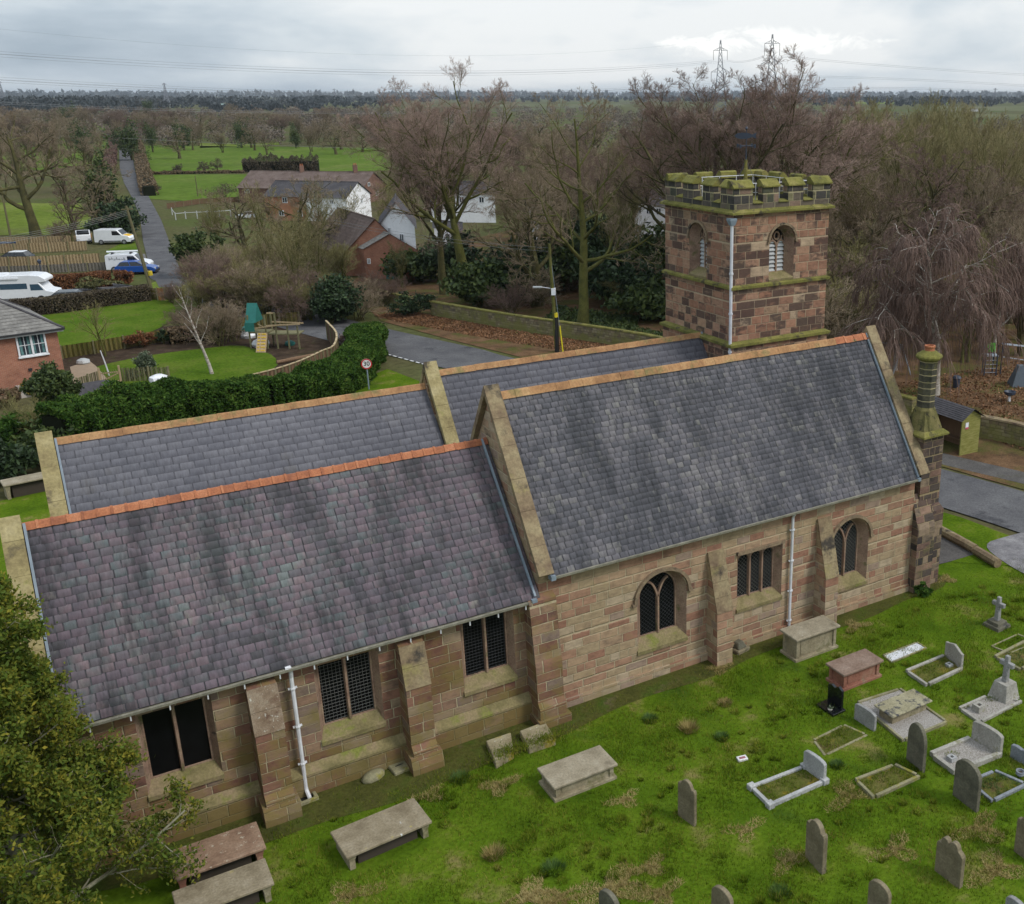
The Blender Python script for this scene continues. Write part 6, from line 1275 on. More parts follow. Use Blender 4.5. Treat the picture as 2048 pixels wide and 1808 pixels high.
# speed limit sign
p = G(738, 779); zc_ = HT(p, 727); t = thing('speed_limit_sign', 'round thirty speed limit sign with red ring on a grey post', 'road sign', p); m = MB(); m.tube([(0, 0, -.1), (0, 0, zc_+.3)], .045, 8); m.build('post', M_lead, t)
fd = (CAM-p)*np.array([1, 1, 0]); fd /= np.linalg.norm(fd); sd_ = np.array([-fd[1], fd[0], 0])
def disc(mb, r, d, n=26, r0=0.0): 
    o_ = np.array([0, 0, zc_])+fd*d
    if r0: mb.add([o_+sd_*r*math.cos(a)+np.array([0, 0, r*math.sin(a)]) for a in np.linspace(0, 2*math.pi, n, False)]+[o_+sd_*r0*math.cos(a)+np.array([0, 0, r0*math.sin(a)]) for a in np.linspace(0, 2*math.pi, n, False)], [(i, (i+1) % n, n+(i+1) % n, n+i) for i in range(n)])
    else: mb.prism([o_+sd_*r*math.cos(a)+np.array([0, 0, r*math.sin(a)]) for a in np.linspace(0, 2*math.pi, n, False)], -fd*.015)
m = MB(); disc(m, .34, .07); pl_ = m.build('sign_plate', plain('sign white', (.75, .74, .74), .5), t, fix=True); m = MB(); disc(m, .34, .074, r0=.265); m.build('red_ring', plain('sign red', (.5, .02, .03), .5), pl_)
cu = bpy.data.curves.new('digits', 'FONT'); cu.body = '30'; cu.size = .40; cu.align_x = 'CENTER'; cu.align_y = 'CENTER'; cu.offset = .006; tmp = bpy.data.objects.new('digits', cu); COL.objects.link(tmp); bpy.context.view_layer.update()
dm = bpy.data.meshes.new_from_object(tmp.evaluated_get(bpy.context.evaluated_depsgraph_get())); bpy.data.objects.remove(tmp); dm.name = 'digits'
dg = finish(dm, 'digits', plain('sign black', (.01, .01, .01), .5), pl_, fd*.076+np.array([0, 0, zc_]), 0, False, False); dg.rotation_euler = (math.pi/2, 0, math.atan2(fd[1], fd[0])+math.pi/2)
# bus shelter
p = G(1918, 912); a = G(1868, 893)-p; a /= np.linalg.norm(a); d = np.array([a[1], -a[0], 0]); d = d if d@(p-CAM) > 0 else -d; W_, D_ = 2.9, 1.35; hE = HT(p, 838); hR = hE+.45
t = thing('bus_shelter', 'open fronted green timber bus shelter with a slate roof by the road', 'shelter', p); q = lambda s, y, z: tuple(a*s+d*y+np.array([0, 0, z])); SH = mottle('green timber boards', [(.3, (.16, .16, .035)), (.5, (.23, .22, .06)), (.7, (.30, .28, .10))], 2, 4, .9, stretch=(1, 1, 7))
for s in (0, W_):
    m = MB(); n = 7
    for i in range(n): z = hE*i/n; m.prism([q(s-.03, 0, z), q(s-.03, D_, z), q(s-.03, D_, z+hE/n), q(s-.03, 0, z+hE/n)], tuple(a*(.06+.012*(i % 2))))
    m.prism([q(s-.03, 0, hE), q(s-.03, D_, hE), q(s-.03, D_/2, hR-.05)], tuple(a*.06)); m.build('side_wall', SH, t, fix=True)
m = MB(); m.prism([q(.03, D_-.05, 0), q(W_-.03, D_-.05, 0), q(W_-.03, D_-.05, hE), q(.03, D_-.05, hE)], tuple(d*.04)); m.build('back_wall', F_BRN, t, fix=True); m = MB(); m.prism([q(.04, D_-.4, .42), q(W_-.04, D_-.4, .42), q(W_-.04, D_-.4, .47), q(.04, D_-.4, .47)], tuple(d*.34)); m.build('bench', F_BRN, t, fix=True)
m = MB(); rooflines(m, q(-.2, -.2, hE-.08), q(W_+.2, -.2, hE-.08), q(W_+.2, D_/2, hR+.03), q(-.2, D_/2, hR+.03), 8); rooflines(m, q(W_+.2, D_+.2, hE-.08), q(-.2, D_+.2, hE-.08), q(-.2, D_/2, hR+.03), q(W_+.2, D_/2, hR+.03), 8); m.build('roof', R_DARK, t)
m = MB(); m.obox(q(-.045, .35, hE*.80), a*.006, d*.11, (0, 0, .17)); nb_ = m.build('notice', M_frame, t); m = MB(); m.obox(q(-.053, .35, hE*.80-.13), a*.004, d*.11, (0, 0, .05)); m.build('red_strip', plain('notice red', (.5, .08, .12), .5), nb_)
# playground
M_steel = plain('grey steel tube', (.36, .40, .45), .4); M_dkpost = plain('dark post', (.04, .05, .075), .5); M_limep = plain('lime panel', (.10, .45, .04), .5)
c = G(1972, 752); t = thing('climbing_frame', 'playground climbing frame with dark posts, silver rails and a lime green panel', 'climbing frame', c); gx, gy = _rt, np.array([_rt[1], -_rt[0], 0]); gy = gy if gy@_fw > 0 else -gy; q = lambda s, y, z: tuple(gx*s+gy*y+np.array([0, 0, z])); hh = HT(c, 688)
for s, y in ((-.15, 0), (.65, 0), (-.1, .7), (.6, .7), (1.1, .5), (3.0, .5)): m = MB(); m.tube([q(s, y, -.1), q(s, y, hh*(.98 if s < 1.2 else .8))], .05, 6); m.build('post', M_dkpost, t)
for y in (.45, .75): m = MB(); m.tube([q(1.05, y, hh*.95), q(3.6, y, hh*.82)], .035, 6); m.build('rail', M_steel, t)
m = MB(); m.tube([q(1.1, .5, hh*.55), q(3.0, .5, hh*.42)], .03, 6); m.build('rail', M_steel, t)
for i in range(5): m = MB(); m.tube([q(-.15, 0, .25+i*.28), q(.65, 0, .25+i*.28)], .02, 5); m.build('rung', M_steel, t)
m = MB(); m.obox(q(.25, .2, hh*.88), gx*.26, gy*.02, (0, 0, .3)); m.build('panel', M_limep, t); m = MB(); m.obox(q(.3, .4, hh*.62), gx*.45, gy*.35, (0, 0, .03)); m.build('deck', M_steel, t)
c = G(2042, 772); t = thing('play_hut', 'dark grey sloping play hut at the right edge of the playground', 'play hut', c); m = MB(); m.loft([[q(-.7, -.4, 0), q(.9, -.4, 0), q(.9, .8, 0), q(-.7, .8, 0)], [q(-.28, 0, 1.35), q(.6, 0, 1.35), q(.6, .4, 1.35), q(-.28, .4, 1.35)]]); m.build('shell', plain('dark grey plastic', (.09, .11, .13), .5), t)
c = G(2018, 803); t = thing('play_stool', 'dark bucket shaped spinning stool on a white stem', 'stool', c); m = MB(); m.lathe((0, 0, 0), [(.09, 0), (.07, .35)], 8); m.build('stem', M_frame, t); m = MB(); m.lathe((0, 0, .35), [(.10, 0), (.33, .14), (.36, .3), (.30, .30), (.2, .18)], 12); m.build('seat', M_dkpost, t)
c = G(1912, 775); t = thing('litter_bin', 'dark litter bin under the weeping birch', 'bin', c); m = MB(); m.lathe((0, 0, 0), [(.2, 0), (.24, .6), (.3, .65), (.2, .78)], 10); m.build('bin', M_dkpost, t)
c = G(1795, 752); t = thing('swing_frame', 'silver A frame swing behind the church gable', 'swing', c); zt = HT(c, 690); 
for s0, s1 in ((.15, .0), (.15, .95)): m = MB(); m.tube([q(s0, 0, zt), q(s1 if s1 else -.25, .3, 0)], .05, 6); m.build('leg', M_steel, t)
m = MB(); m.tube([q(.2, 0, zt), q(-2.6, 1.6, zt)], .05, 6); m.build('crossbar', M_steel, t)
# ------------------------------------------------------------------ vehicles
M_tyre = plain('tyre', (.018, .018, .018), .8); M_rim = plain('wheel rim', (.35, .36, .38), .35, .6); M_carglass = plain('car glass', (.015, .018, .022), .06, 0, .6); M_bump = plain('black bumper', (.03, .03, .033), .6); M_light = plain('headlamp', (.55, .58, .6), .15)
PAINT = lambda n, c: plain(n, c, .22, 0, .6, .04)
V_WHITE = PAINT('white paint', (.74, .75, .77)); V_BLUE = PAINT('blue paint', (.012, .07, .30)); V_GREY = PAINT('grey paint', (.11, .12, .13)); V_BLACK = PAINT('black paint', (.02, .022, .026))
def vehicle(name, label, cat, loc, ang, sc, paint, side, cabin, L, Wd, wheels, group=None, roof=None, glass_side=True, extras=None):
    """side: lower-body outline (x,z); cabin: (x_bottom_rear, x_bottom_front, x_top_rear, x_top_front, z0, z1)"""
    t = thing(name, label, cat, loc, ang, group); t.scale = (sc, sc, sc); w = Wd/2
    n = len(side); m = MB(); m.loft([[(x, -w*k, z if z > .5 else z) for x, z in side] for k in (1,)]+[[(x, w, z) for x, z in side]]); m.build('body', paint, t, bevel=.03, fix=True)
    if cabin:
        xr, xf, tr, tf, z0, z1 = cabin; b, tp = w*.97, w*.80
        m = MB(); m.loft([[(xr, -b, z0), (xf, -b, z0), (xf, b, z0), (xr, b, z0)], [(tr, -tp, z1), (tf, -tp, z1), (tf, tp, z1), (tr, tp, z1)]]); m.build('windows', M_carglass, t, fix=True)
        m = MB(); m.loft([[(tr-.02, -tp-.01, z1-.02), (tf+.05, -tp-.01, z1-.02), (tf+.05, tp+.01, z1-.02), (tr-.02, tp+.01, z1-.02)], [(tr+.12, -tp+.12, z1+.05), (tf-.15, -tp+.12, z1+.05), (tf-.15, tp-.12, z1+.05), (tr+.12, tp-.12, z1+.05)]]); m.build('roof', roof or paint, t, fix=True)
        for y0, y1 in ((-b, -tp), (b, tp)):
            for p0, p1 in ((xf, tf), (xr, tr), (xr*.5+xf*.5, tr*.5+tf*.5)): m = MB(); m.bar((p0, y0*1.005, z0), (p1, y1*1.01, z1), .06, .05, (0, 1, 0)); m.build('pillar', paint, t, fix=True)
    for x in wheels:
        for y in (-w+.02, w-.02):
            wl = MB(); wl.tube([(x, y-.10, .31), (x, y+.10, .31)], .31, 14); wo = wl.build('wheel', M_tyre, t); r_ = MB(); r_.tube([(x, y-.115, .31), (x, y+.115, .31)], .19, 10); r_.build('rim', M_rim, wo)
    xf_ = max(x for x, _ in side)
    for y in (-w*.72, w*.72): m = MB(); m.obox((xf_-.05, y, .68), (.06, 0, 0), (0, .16, 0), (0, 0, .08)); m.build('headlight', M_light, t)
    m = MB(); m.obox((xf_-.02, 0, .36), (.07, 0, 0), (0, w*.98, 0), (0, 0, .12)); m.build('bumper', M_bump, t)
    if extras: extras(t, w)
    return t
VAN = [(-2.15, .28), (-2.15, 1.0), (-2.1, 1.78), (-1.9, 1.84), (.45, 1.84), (.72, 1.76), (1.25, 1.16), (1.95, 1.0), (2.15, .80), (2.2, .30)]
CAR = [(-2.1, .28), (-2.15, .75), (-2.05, .98), (1.0, .98), (1.75, .86), (2.1, .68), (2.15, .3)]
def vanparts(mark, lad=False, yellow=False):
    def f(t, w):
        for y in (-w-.004, w+.004):
            m = MB(); m.prism([(.05, y, 1.15), (1.12, y, 1.15), (.66, y, 1.66), (.05, y, 1.66)], (0, .006 if y > 0 else -.006, 0)); m.build('windows', M_carglass, t, fix=True)
            m = MB(); m.obox((0, y, .42), (1.0, 0, 0), (0, .01, 0), (0, 0, .06)); m.build('side_trim', M_bump, t)
        m = MB(); m.add([(1.22, -w*.85, 1.22), (1.22, w*.85, 1.22), (.76, w*.8, 1.74), (.76, -w*.8, 1.74)], [(0, 1, 2, 3)]); ws = m.build('windscreen', M_carglass, t); ws.location = (.035, 0, .03)
        if mark:
            m = MB(); rg = random.Random(5)
            for i in range(7):
                x = -1.75+i*.24; z = 1.28+rg.random()*.1; m.tube([(x, -w-.012, z), (x+.06, -w-.012, z+.22*rg.random()+.08), (x+.12, -w-.012, z-.02), (x+.17, -w-.012, z+.12*rg.random())], .018, 4)
            m.build('lettering', V_BLACK, t)
        if yellow: m = MB(); m.obox((1.62, 0, 1.085), (.32, 0, -.075), (0, w*.7, 0), (0, 0, .02)); m.build('yellow_bonnet_patch', plain('yellow wrap', (.72, .42, .02), .4), t)
        if lad: m = MB(); m.tube([(-2.0, -.3, 2.12), (1.1, -.3, 2.12)], .09, 8); m.build('roof_tube', V_WHITE, t); m = MB(); [m.box(x-.03, x+.03, -.6, .6, 1.84, 2.04) for x in (-1.5, .3)]; m.build('roof_bars', M_bump, t)
    return f
def heading(p, q): a, b = G(*p), G(*q); return math.atan2(b[1]-a[1], b[0]-a[0])
hd = heading((200, 487), (266, 486)); vehicle('parked_van', 'white van with a yellow bonnet patch parked beside the lane verge', 'van', G(232, 487), hd, 1.0, V_WHITE, VAN, None, 4.4, 1.85, (-1.35, 1.4), 'vehicles on the drives', extras=vanparts(False, False, True))
vehicle('parked_van', 'white van with dark script lettering and a roof tube behind the blue car', 'van', G(262, 541), heading((220, 541), (305, 538)), 1.0, V_WHITE, VAN, None, 4.4, 1.85, (-1.35, 1.4), 'vehicles on the drives', extras=vanparts(True, True))
vehicle('parked_car', 'bright blue car parked in front of the lettered van', 'car', G(276, 547), heading((240, 547), (308, 545)), .92, V_BLUE, CAR, (-1.9, 1.05, -1.45, .25, .97, 1.45), 4.3, 1.8, (-1.3, 1.35), 'vehicles on the drives')
vehicle('parked_car', 'dark car with a white roof between the left hand fences', 'car', G(30, 526), heading((66, 526), (0, 527)), .9, V_BLACK, CAR, (-1.9, 1.05, -1.45, .25, .97, 1.45), 4.3, 1.8, (-1.3, 1.35), 'vehicles on the drives', roof=V_WHITE)
vehicle('parked_car', 'silver white car beside the brick house by the allotment rails', 'car', G(493, 437), heading((512, 436), (474, 437)), .68, V_WHITE, CAR, (-1.9, 1.05, -1.45, .25, .97, 1.5), 4.3, 1.8, (-1.3, 1.35))
vehicle('parked_car', 'grey car half hidden behind the dark clipped hedge', 'car', G(126, 614), heading((146, 612), (108, 614)), .95, V_GREY, CAR, (-1.9, 1.05, -1.45, .25, .97, 1.5), 4.3, 1.8, (-1.3, 1.35))
t = vehicle('pickup_truck', 'white truck cab seen end on behind the fence', 'truck', G(169, 485), heading((169, 480), (172, 500)), .85, V_WHITE, [(-2.2, .3), (-2.2, .9), (.2, .9), (.25, 1.9), (1.2, 1.95), (1.7, 1.2), (1.8, .3)], None, 4, 1.9, (-1.4, 1.1)); m = MB(); m.obox((1.5, 0, 1.5), (.06, 0, -.2), (0, .8, 0), (.12, 0, .28)); m.build('windscreen', M_carglass, t)
t = thing('trailer', 'dark blue trailer with a red end between the fences at the left edge', 'trailer', G(8, 501)); q = lambda s, y, z: tuple(_rt*s+gy*y+np.array([0, 0, z])); m = MB(); m.obox(q(0, 0, .7), _rt*1.2, gy*.7, (0, 0, .28)); m.build('box', PAINT('navy', (.02, .04, .09)), t); m = MB(); m.obox(q(.95, -.72, .7), _rt*.25, gy*.01, (0, 0, .16)); m.build('red_panel', PAINT('red', (.5, .03, .03)), t)
for s in (-.5, .5): m = MB(); m.tube([q(s, -.72, .28), q(s, -.6, .28)], .28, 10); m.build('wheel', M_tyre, t)
hm = heading((-40, 606), (112, 600)); c = G(40, 604); t = thing('motorhome', 'white motorhome with a rounded overcab behind the dark hedge', 'motorhome', c, hm); w = 1.1
prof = [(-4.2, .5), (-4.2, 2.4), (-4.0, 2.55), (1.4, 2.6), (2.3, 2.5), (2.75, 2.2), (2.78, 1.95), (2.2, 1.85), (2.7, 1.15), (3.3, 1.0), (3.35, .45)]; m = MB(); m.loft([[(x, -w, z) for x, z in prof], [(x, w, z) for x, z in prof]]); m.build('body', V_WHITE, t, bevel=.05, fix=True)
m = MB(); m.prism([(-1.0, -w-.012, 1.35), (1.2, -w-.012, 1.35), (1.2, -w-.012, 1.85), (-1.0, -w-.012, 1.85)], (0, .01, 0)); m.prism([(1.45, -w-.012, 1.2), (2.5, -w-.012, 1.2), (2.15, -w-.012, 1.75), (1.45, -w-.012, 1.75)], (0, .01, 0)); m.build('windows', plain('bluish glass', (.04, .08, .12), .1, 0, .6), t, fix=True); m = MB(); m.box(-3.4, -.6, -.5, .5, 2.56, 2.68); m.build('roof_box', M_frame, t); m = MB(); m.box(-3.8, .6, -w-.10, -w-.015, 2.25, 2.38); m.build('awning', M_frame, t)
for x in (-2.6, 2.2):
    for y in (-w+.05, w-.05): m = MB(); m.tube([(x, y-.1, .36), (x, y+.1, .36)], .36, 12); m.build('wheel', M_tyre, t)
# ------------------------------------------------------------------ play tower and garden things
c = G(545, 694); t = thing('play_tower', 'wooden climbing tower with a green canopy, bridge and yellow climbing ramp', 'climbing frame', c, math.atan2(_rt[1], _rt[0])); TB = F_POST; gz = plain('green canopy', (.018, .14, .12), .7)
for x in (-1.35, -.1): 
    for y in (-.6, .6): m = MB(); m.box(x-.05, x+.05, y-.05, y+.05, 0, 2.55); m.build('post', TB, t)
m = MB(); m.prism([(-1.5, -.75, 2.0), (-1.5, .75, 2.0), (-1.5, .0, 3.35)], (.75, 0, 0)); m.prism([(-1.55, -.78, 1.35), (-.85, -.78, 1.35), (-.85, -.76, 2.0), (-1.55, -.76, 2.0)], (0, -.02, 0)); m.build('canopy', gz, t, fix=True)
for x0_, x1_, z in ((-1.4, 0, 1.25), (0, 2.3, 1.15)): m = MB(); m.box(x0_, x1_, -.6, .6, z-.08, z); m.build('deck', TB, t)
for x in (.65, 1.5, 2.25): m = MB(); m.box(x-.05, x+.05, -.62, -.52, 0, 1.75 if x > 1 else 2.75); m.build('post', TB, t)
for a, b in (((-.1, -.6, 1.75), (2.5, -.7, 1.9)), ((-1.4, -.65, 1.5), (1.2, -.9, 1.9)), ((-.1, .6, 1.8), (2.3, .6, 1.7)), ((.1, -.57, 2.7), (.7, -.57, 2.7))): m = MB(); m.bar(a, b, .08, .09); m.build('rail', F_TAN, t)
m = MB(); m.obox((-.25, -1.25, .62), (.36, 0, 0), (.10, -.62, -.60), (0, .03, -.03)); rp = m.build('climbing_ramp', F_TAN, t); m = MB()
for i in range(6):
    for k in (-.2, .05, .22): m.obox((-.25+k+(i-2.5)*.035, -1.25-(i-2.5)*.2-.04, .66-(i-2.5)*.2), (.07, 0, 0), (0, .03, .03), (0, .02, -.02))
m.build('climbing_holds', plain('yellow holds', (.55, .36, .02), .6), rp); m = MB(); m.bar((-.1, -.6, 1.6), (-.65, -.6, 1.9), .05, .02); m.build('slide_brace', F_TAN, t)
for lb, u_, v_, r, mt in (('white builders bag at the foot of the climbing ramp', 522, 692, .55, M_frame), ('heap of white and green sheeting left of the play tower', 499, 674, .6, M_frame), ('white tarpaulin wrapped bin by the picket fence', 319, 765, .55, M_frame), ('grey green toy heap under the tower', 580, 690, .35, gz), ('white sacks by the patio', 167, 728, .4, M_louv)):
    t = thing('sheeting', lb, 'bag', G(u_, v_)); rng = np.random.default_rng(int(u_)); dd = [[(r*(1+.25*rng.random())*k*math.cos(a), r*(1+.25*rng.random())*k*math.sin(a), z*r) for a in np.linspace(0, 2*math.pi, 11, False)] for k, z in ((.9, 0), (1.0, .35), (.85, .75), (.35, 1.0))]; m = MB(); m.loft(dd); m.build('cover', mt, t)
    if 'green sheeting' in lb: m = MB(); m.loft([[(x*.7-.1, y*.7, z*.7+.5) for x, y, z in l] for l in dd[1:]]); m.build('green_sheet', gz, t)
t = thing('log', 'rough log edging the play area lawn', 'log', G(590, 722)); m = MB(); m.tube([(-1.3, -.3, .14), (0, 0, .16), (1.5, .5, .15)], [.13, .15, .12], 8); m.build('log', F_BRN, t)
t = thing('rail_fence', 'white allotment rails beside the far brick house', 'fence', G(345, 432)); o_ = G(345, 432)
prev = None
for i, (u_, v_) in enumerate(((345, 430), (352, 440), (372, 438), (395, 437), (416, 436), (440, 435), (462, 433), (472, 430))):
    p = G(u_, v_)-o_; m = MB(); m.box(p[0]-.06, p[0]+.06, p[1]-.06, p[1]+.06, 0, 1.15); m.build('post', M_louv, t)
    if prev is not None: m = MB(); m.bar((*prev[:2], .95), (*p[:2], .95), .05, .09); m.build('rail', M_louv, t)
    prev = p
fence('dark boarded fence along the far field edge', [(334, 418), (400, 408), (478, 404)], .9, F_BRN)
t = thing('street_lamp', 'old black lantern lamp post behind the lowest tan fence', 'lamp post', G(84, 552)); hz_ = HT(G(84, 552), 518); m = MB(); m.tube([(0, 0, 0), (0, 0, hz_-.5)], .05, 6); m.build('post', M_dkpost, t); m = MB(); m.lathe((0, 0, hz_-.5), [(.10, 0), (.2, .3), (.22, .33), (.06, .5)], 6); m.build('lantern', M_dkpost, t)
# ------------------------------------------------------------------ hedges and evergreen shrubs
def GP(pix): return [G(*p)[:2] for p in pix]
hedge('dense_hedge', 'tall dark green conifer hedge curving behind the church roofs', GP([(120, 925), (250, 884), (350, 860), (450, 840), (560, 824), (640, 800), (700, 765), (728, 725), (737, 690)]), 2.6, 2.7, 95000, .115, L_CONIF, 11, None, .22, .26, hs=[3.0, 2.75, 2.4, 2.15, 1.95, 1.75, 1.65, 1.75, 1.7], aspect=.36)
hedge('beech_hedge', 'copper brown beech hedge behind the motorhome', GP([(-60, 588), (60, 582), (160, 575), (225, 570)]), 1.8, 1.35, 18000, .095, L_BEECH, 12, None, .15, .2)
leafy('beech_hedge_end', 'rounded orange end of the copper beech hedge', 'hedge', G(250, 572), 1.1, 1.0, 1.75, 2600, .13, L_BEECH, 13, stem=False, amp=.1)
leafy('shrub', 'olive green scrub in front of the copper beech hedge', 'shrub', G(190, 580), 1.9, .8, 1.3, 1500, .13, L_OLIVE, 14)
hedge('clipped_hedge', 'dark twiggy clipped hedge along the back of the garden lawn', GP([(25, 632), (110, 626), (200, 613), (300, 600)]), 1.2, 1.4, 20000, .075, L_TWHEDGE, 15, None, .08, .1)
hedge('dead_hedge', 'dry brown hedge over the fence beside the dividing lawn', GP([(340, 688), (400, 680), (470, 668)]), 1.0, 1.15, 2600, .11, L_BROWN, 16, None, .15, .2)
leafy('shrub', 'rounded red brown beech bush on the dividing fence', 'shrub', G(284, 694), 1.15, .8, 1.3, 1900, .10, L_BEECH, 17, amp=.08)
leafy('shrub', 'small dark green bush on the dividing fence', 'shrub', G(328, 688), .5, .5, 1.15, 800, .09, L_DARK, 18)
leafy('shrub', 'grey green feathery bush on the near garden lawn', 'shrub', G(293, 750), .75, .75, 1.75, 1500, .13, L_GREY, 19, aspect=.3)
leafy('shrub', 'low grey green bush beside the feathery one', 'shrub', G(268, 757), .5, .5, .7, 500, .09, L_GREY, 20)
leafy('shrub', 'yellow flowering shrub by the brick house corner', 'shrub', G(62, 790), .6, .6, 1.0, 700, .10, L_YEL, 21)
leafy('holly_bush', 'rounded dark green bush on a stem beside the brick house', 'bush', G(120, 845), 1.45, 1.35, 3.4, 6500, .12, L_HOLLY if False else L_IVY, 22, z0=.7, amp=.12)
for i, (u, v, rx, h, n, mt, lb) in enumerate([(45, 900, 2.3, 2.2, 3800, L_CONIF, 'green shrubbery below the brick house at the left edge'), (110, 925, 2.2, 2.3, 3800, L_IVY, 'dark shrubbery beneath the rounded bush'), (18, 960, 2.0, 1.9, 2600, L_DARK, 'very dark shrub at the left edge behind the end coping'), (10, 815, .9, 1.3, 900, L_BROWN, 'tan shrub at the left edge by the house wall')]): leafy('shrub', lb, 'shrub', G(u, v), rx, rx*.8, h, n, .15, mt, 30+i)
leafy('holly_bush', 'large dark holly between the play tower and the road', 'bush', G(664, 648), 2.1, 1.9, 4.0, 6500, .15, L_DARK, 36)
leafy('shrub', 'pinkish brown shrub between the curved fence and the conifer hedge', 'shrub', G(700, 705), 1.0, .9, 1.5, 2200, .09, leafmat('pinkish twigs', [(.2, (.10, .06, .045)), (.8, (.22, .145, .11))], .1), 37, aspect=.25)
leafy('evergreen_bush', 'dark evergreen mass on the left of the lane', 'bush', G(236, 474), 2.6, 2.6, 4.6, 6000, .26, L_DARK, 38, amp=.5)
leafy('ivy_tree', 'ivy clad leaning tree on the left of the lane', 'tree', G(214, 462), 1.5, 1.5, 9.0, 3600, .26, L_IVY, 39, z0=1.5, amp=.7, inner=.2)
leafy('ivy_tree', 'ivy smothered small tree by the lane junction', 'tree', G(392, 556), 1.9, 1.6, 4.6, 4200, .2, L_IVY, 41, z0=1.2, amp=.35)
leafy('ivy', 'ivy spilling over the gap in the roadside wall', 'ivy', G(836, 632), 2.2, .8, 1.9, 2600, .12, L_DARK, 42, stem=False)
for i, (u, v, r, h, n) in enumerate([(960, 615, 3.2, 4.0, 4500), (1040, 600, 4.0, 5.0, 5500), (1110, 585, 4.0, 5.5, 5000), (1230, 610, 4.2, 5.0, 5500), (1300, 640, 3.0, 3.2, 3600), (900, 560, 3.5, 4.5, 4000), (820, 566, 2.8, 3.2, 2600), (1180, 560, 4.5, 6.5, 5000), (1290, 575, 4.2, 6.0, 4500)]): leafy('evergreen_shrub', 'dark evergreen understorey bush in the wood behind the roadside wall', 'bush', G(u, v), r, r*.9, h, n, .26, L_DARK if i % 2 else L_IVY, 50+i, group='evergreen bushes in the wood', amp=.3)
gcv = np.random.default_rng(8); n = 9000; gx_ = gcv.random(n)*26; gy_ = gcv.random(n)*9; Pn = np.stack([18.6+gx_*.42+gy_*.8+1.0, 58-gx_*.93+gy_*.35, .05+.25*gcv.random(n)], 1); keep = np.sin(Pn[:, 0]*.7)+np.sin(Pn[:, 1]*.5+1) > -.2; V, Q = leaves(gcv, Pn[keep], .16, .10, .4); tag(npmesh('ground_cover', V, Q, L_IVY), 'low green ivy covering the wood floor behind the roadside wall', 'ground cover', kind='stuff')
n = 26000; wp_ = np.array(wall_pts[:6]); tt_ = gcv.random(n)*(len(wp_)-1.001); ii = tt_.astype(int); ff = (tt_-ii)[:, None]; base_ = wp_[ii]*(1-ff)+wp_[ii+1]*ff; off = gcv.random(n)
Pn = np.column_stack([base_-np.array([.93, .33])*(.3+3.4*off)[:, None], .02+.05*gcv.random(n)]); V, Q = leaves(gcv, Pn, .075, .05, 0); M_fl = leafmat('fallen leaves', [(.2, (.10, .05, .022)), (.5, (.20, .095, .042)), (.8, (.32, .165, .08))], .1)
tag(npmesh('fallen_leaves', V, Q, M_fl), 'brown fallen leaves along the verge below the roadside wall', 'leaves', kind='stuff')
n = 14000; Pn = np.column_stack([32+gcv.random(n)*16, -4+gcv.random(n)*26, .02+.05*gcv.random(n)]); V, Q = leaves(gcv, Pn, .08, .055, 0); tag(npmesh('fallen_leaves', V, Q, M_fl), 'brown fallen leaves over the playground', 'leaves', kind='stuff')
leafy('shrub', 'pale olive scrub right of the tower foot', 'shrub', G(1668, 700), 2.2, 2.0, 3.2, 3000, .16, L_OLIVE, 61, aspect=.25); leafy('shrub', 'low green shrub behind the nave gable', 'shrub', G(1726, 668), 2.2, 2.0, 2.6, 2400, .18, L_IVY, 62)
hedge('lane_hedge', 'reddish hedge on the left of the distant lane', GP([(215, 350), (222, 318), (228, 278)]), 3.0, 2.0, 8000, .22, leafmat('reddish hedge', [(.2, (.10, .05, .04)), (.8, (.17, .10, .075))], .1), 63); hedge('lane_hedge', 'tan clipped hedge on the right of the distant lane', GP([(300, 392), (290, 358), (280, 310), (272, 270)]), 3.0, 2.1, 9000, .22, L_BROWN, 64)
hedge('field_hedge', 'hedge of rounded bushes between the two green fields', GP([(488, 344), (560, 343), (638, 342)]), 3.5, 3.0, 14000, .20, L_TWHEDGE, 65, None, .35, .6, aspect=.25); hedge('field_hedge', 'thin dry hedge line along the foot of the upper field', GP([(292, 349), (400, 347), (488, 346)]), 1.2, .55, 2600, .18, L_BROWN, 66, None, .3, .6)
for i, (u, v, r, h) in enumerate([(355, 346, 1.2, 2.0), (408, 344, 1.4, 2.6), (434, 343, 1.6, 3.0), (305, 388, 1.6, 2.2), (450, 402, 3.2, 3.6)]): leafy('shrub', ('small bare bush', 'second bare bush', 'third and tallest bare bush', 'bush on the lane bank', 'wide bare bush left of the brown brick house')[i]+' by the green fields', 'bush', G(u, v), r, r, h, 1500, .16, L_TWHEDGE, 70+i, aspect=.22, amp=.4)

# ------------------------------------------------------------------ bare winter trees
UP = {}
def template(key, tr, cr, bark, tw, extra=None): UP[key] = dict(tr=tr, cr=cr, bark=bark, tw=tw, top=float(np.percentile(cr[0][:, 2], 99.2)), root=None, extra=extra)
BE = lambda s, H=10.5, **k: bare_tree(s, H, .44, [(14, .44, .99, 44, 11, .80, 7, .13, .085, .62, dict(drop=.22)), (8, .2, 1, 46, 13, .46, 5, .16, .07, .62, dict(drop=.6)), (6, .2, 1, 42, 14, .52, 4, .17, .08, .62), (6, .12, 1, 40, 15, .60, 3, .16, .10, .52), (5, .06, 1, 36, 13, .95, 2, .10, .12, .48)], rmin=.0062, split=3, **k)[:2]
template('beech_a', *BE(1), BARK_G, TW_RED); template('beech_b', *BE(2, lean=(.12, .05)), BARK, TW_RED); template('beech_c', *BE(3, wig=.1), BARK_G, TW_BR); template('beech_d', *BE(4), BARK, TW_PU)
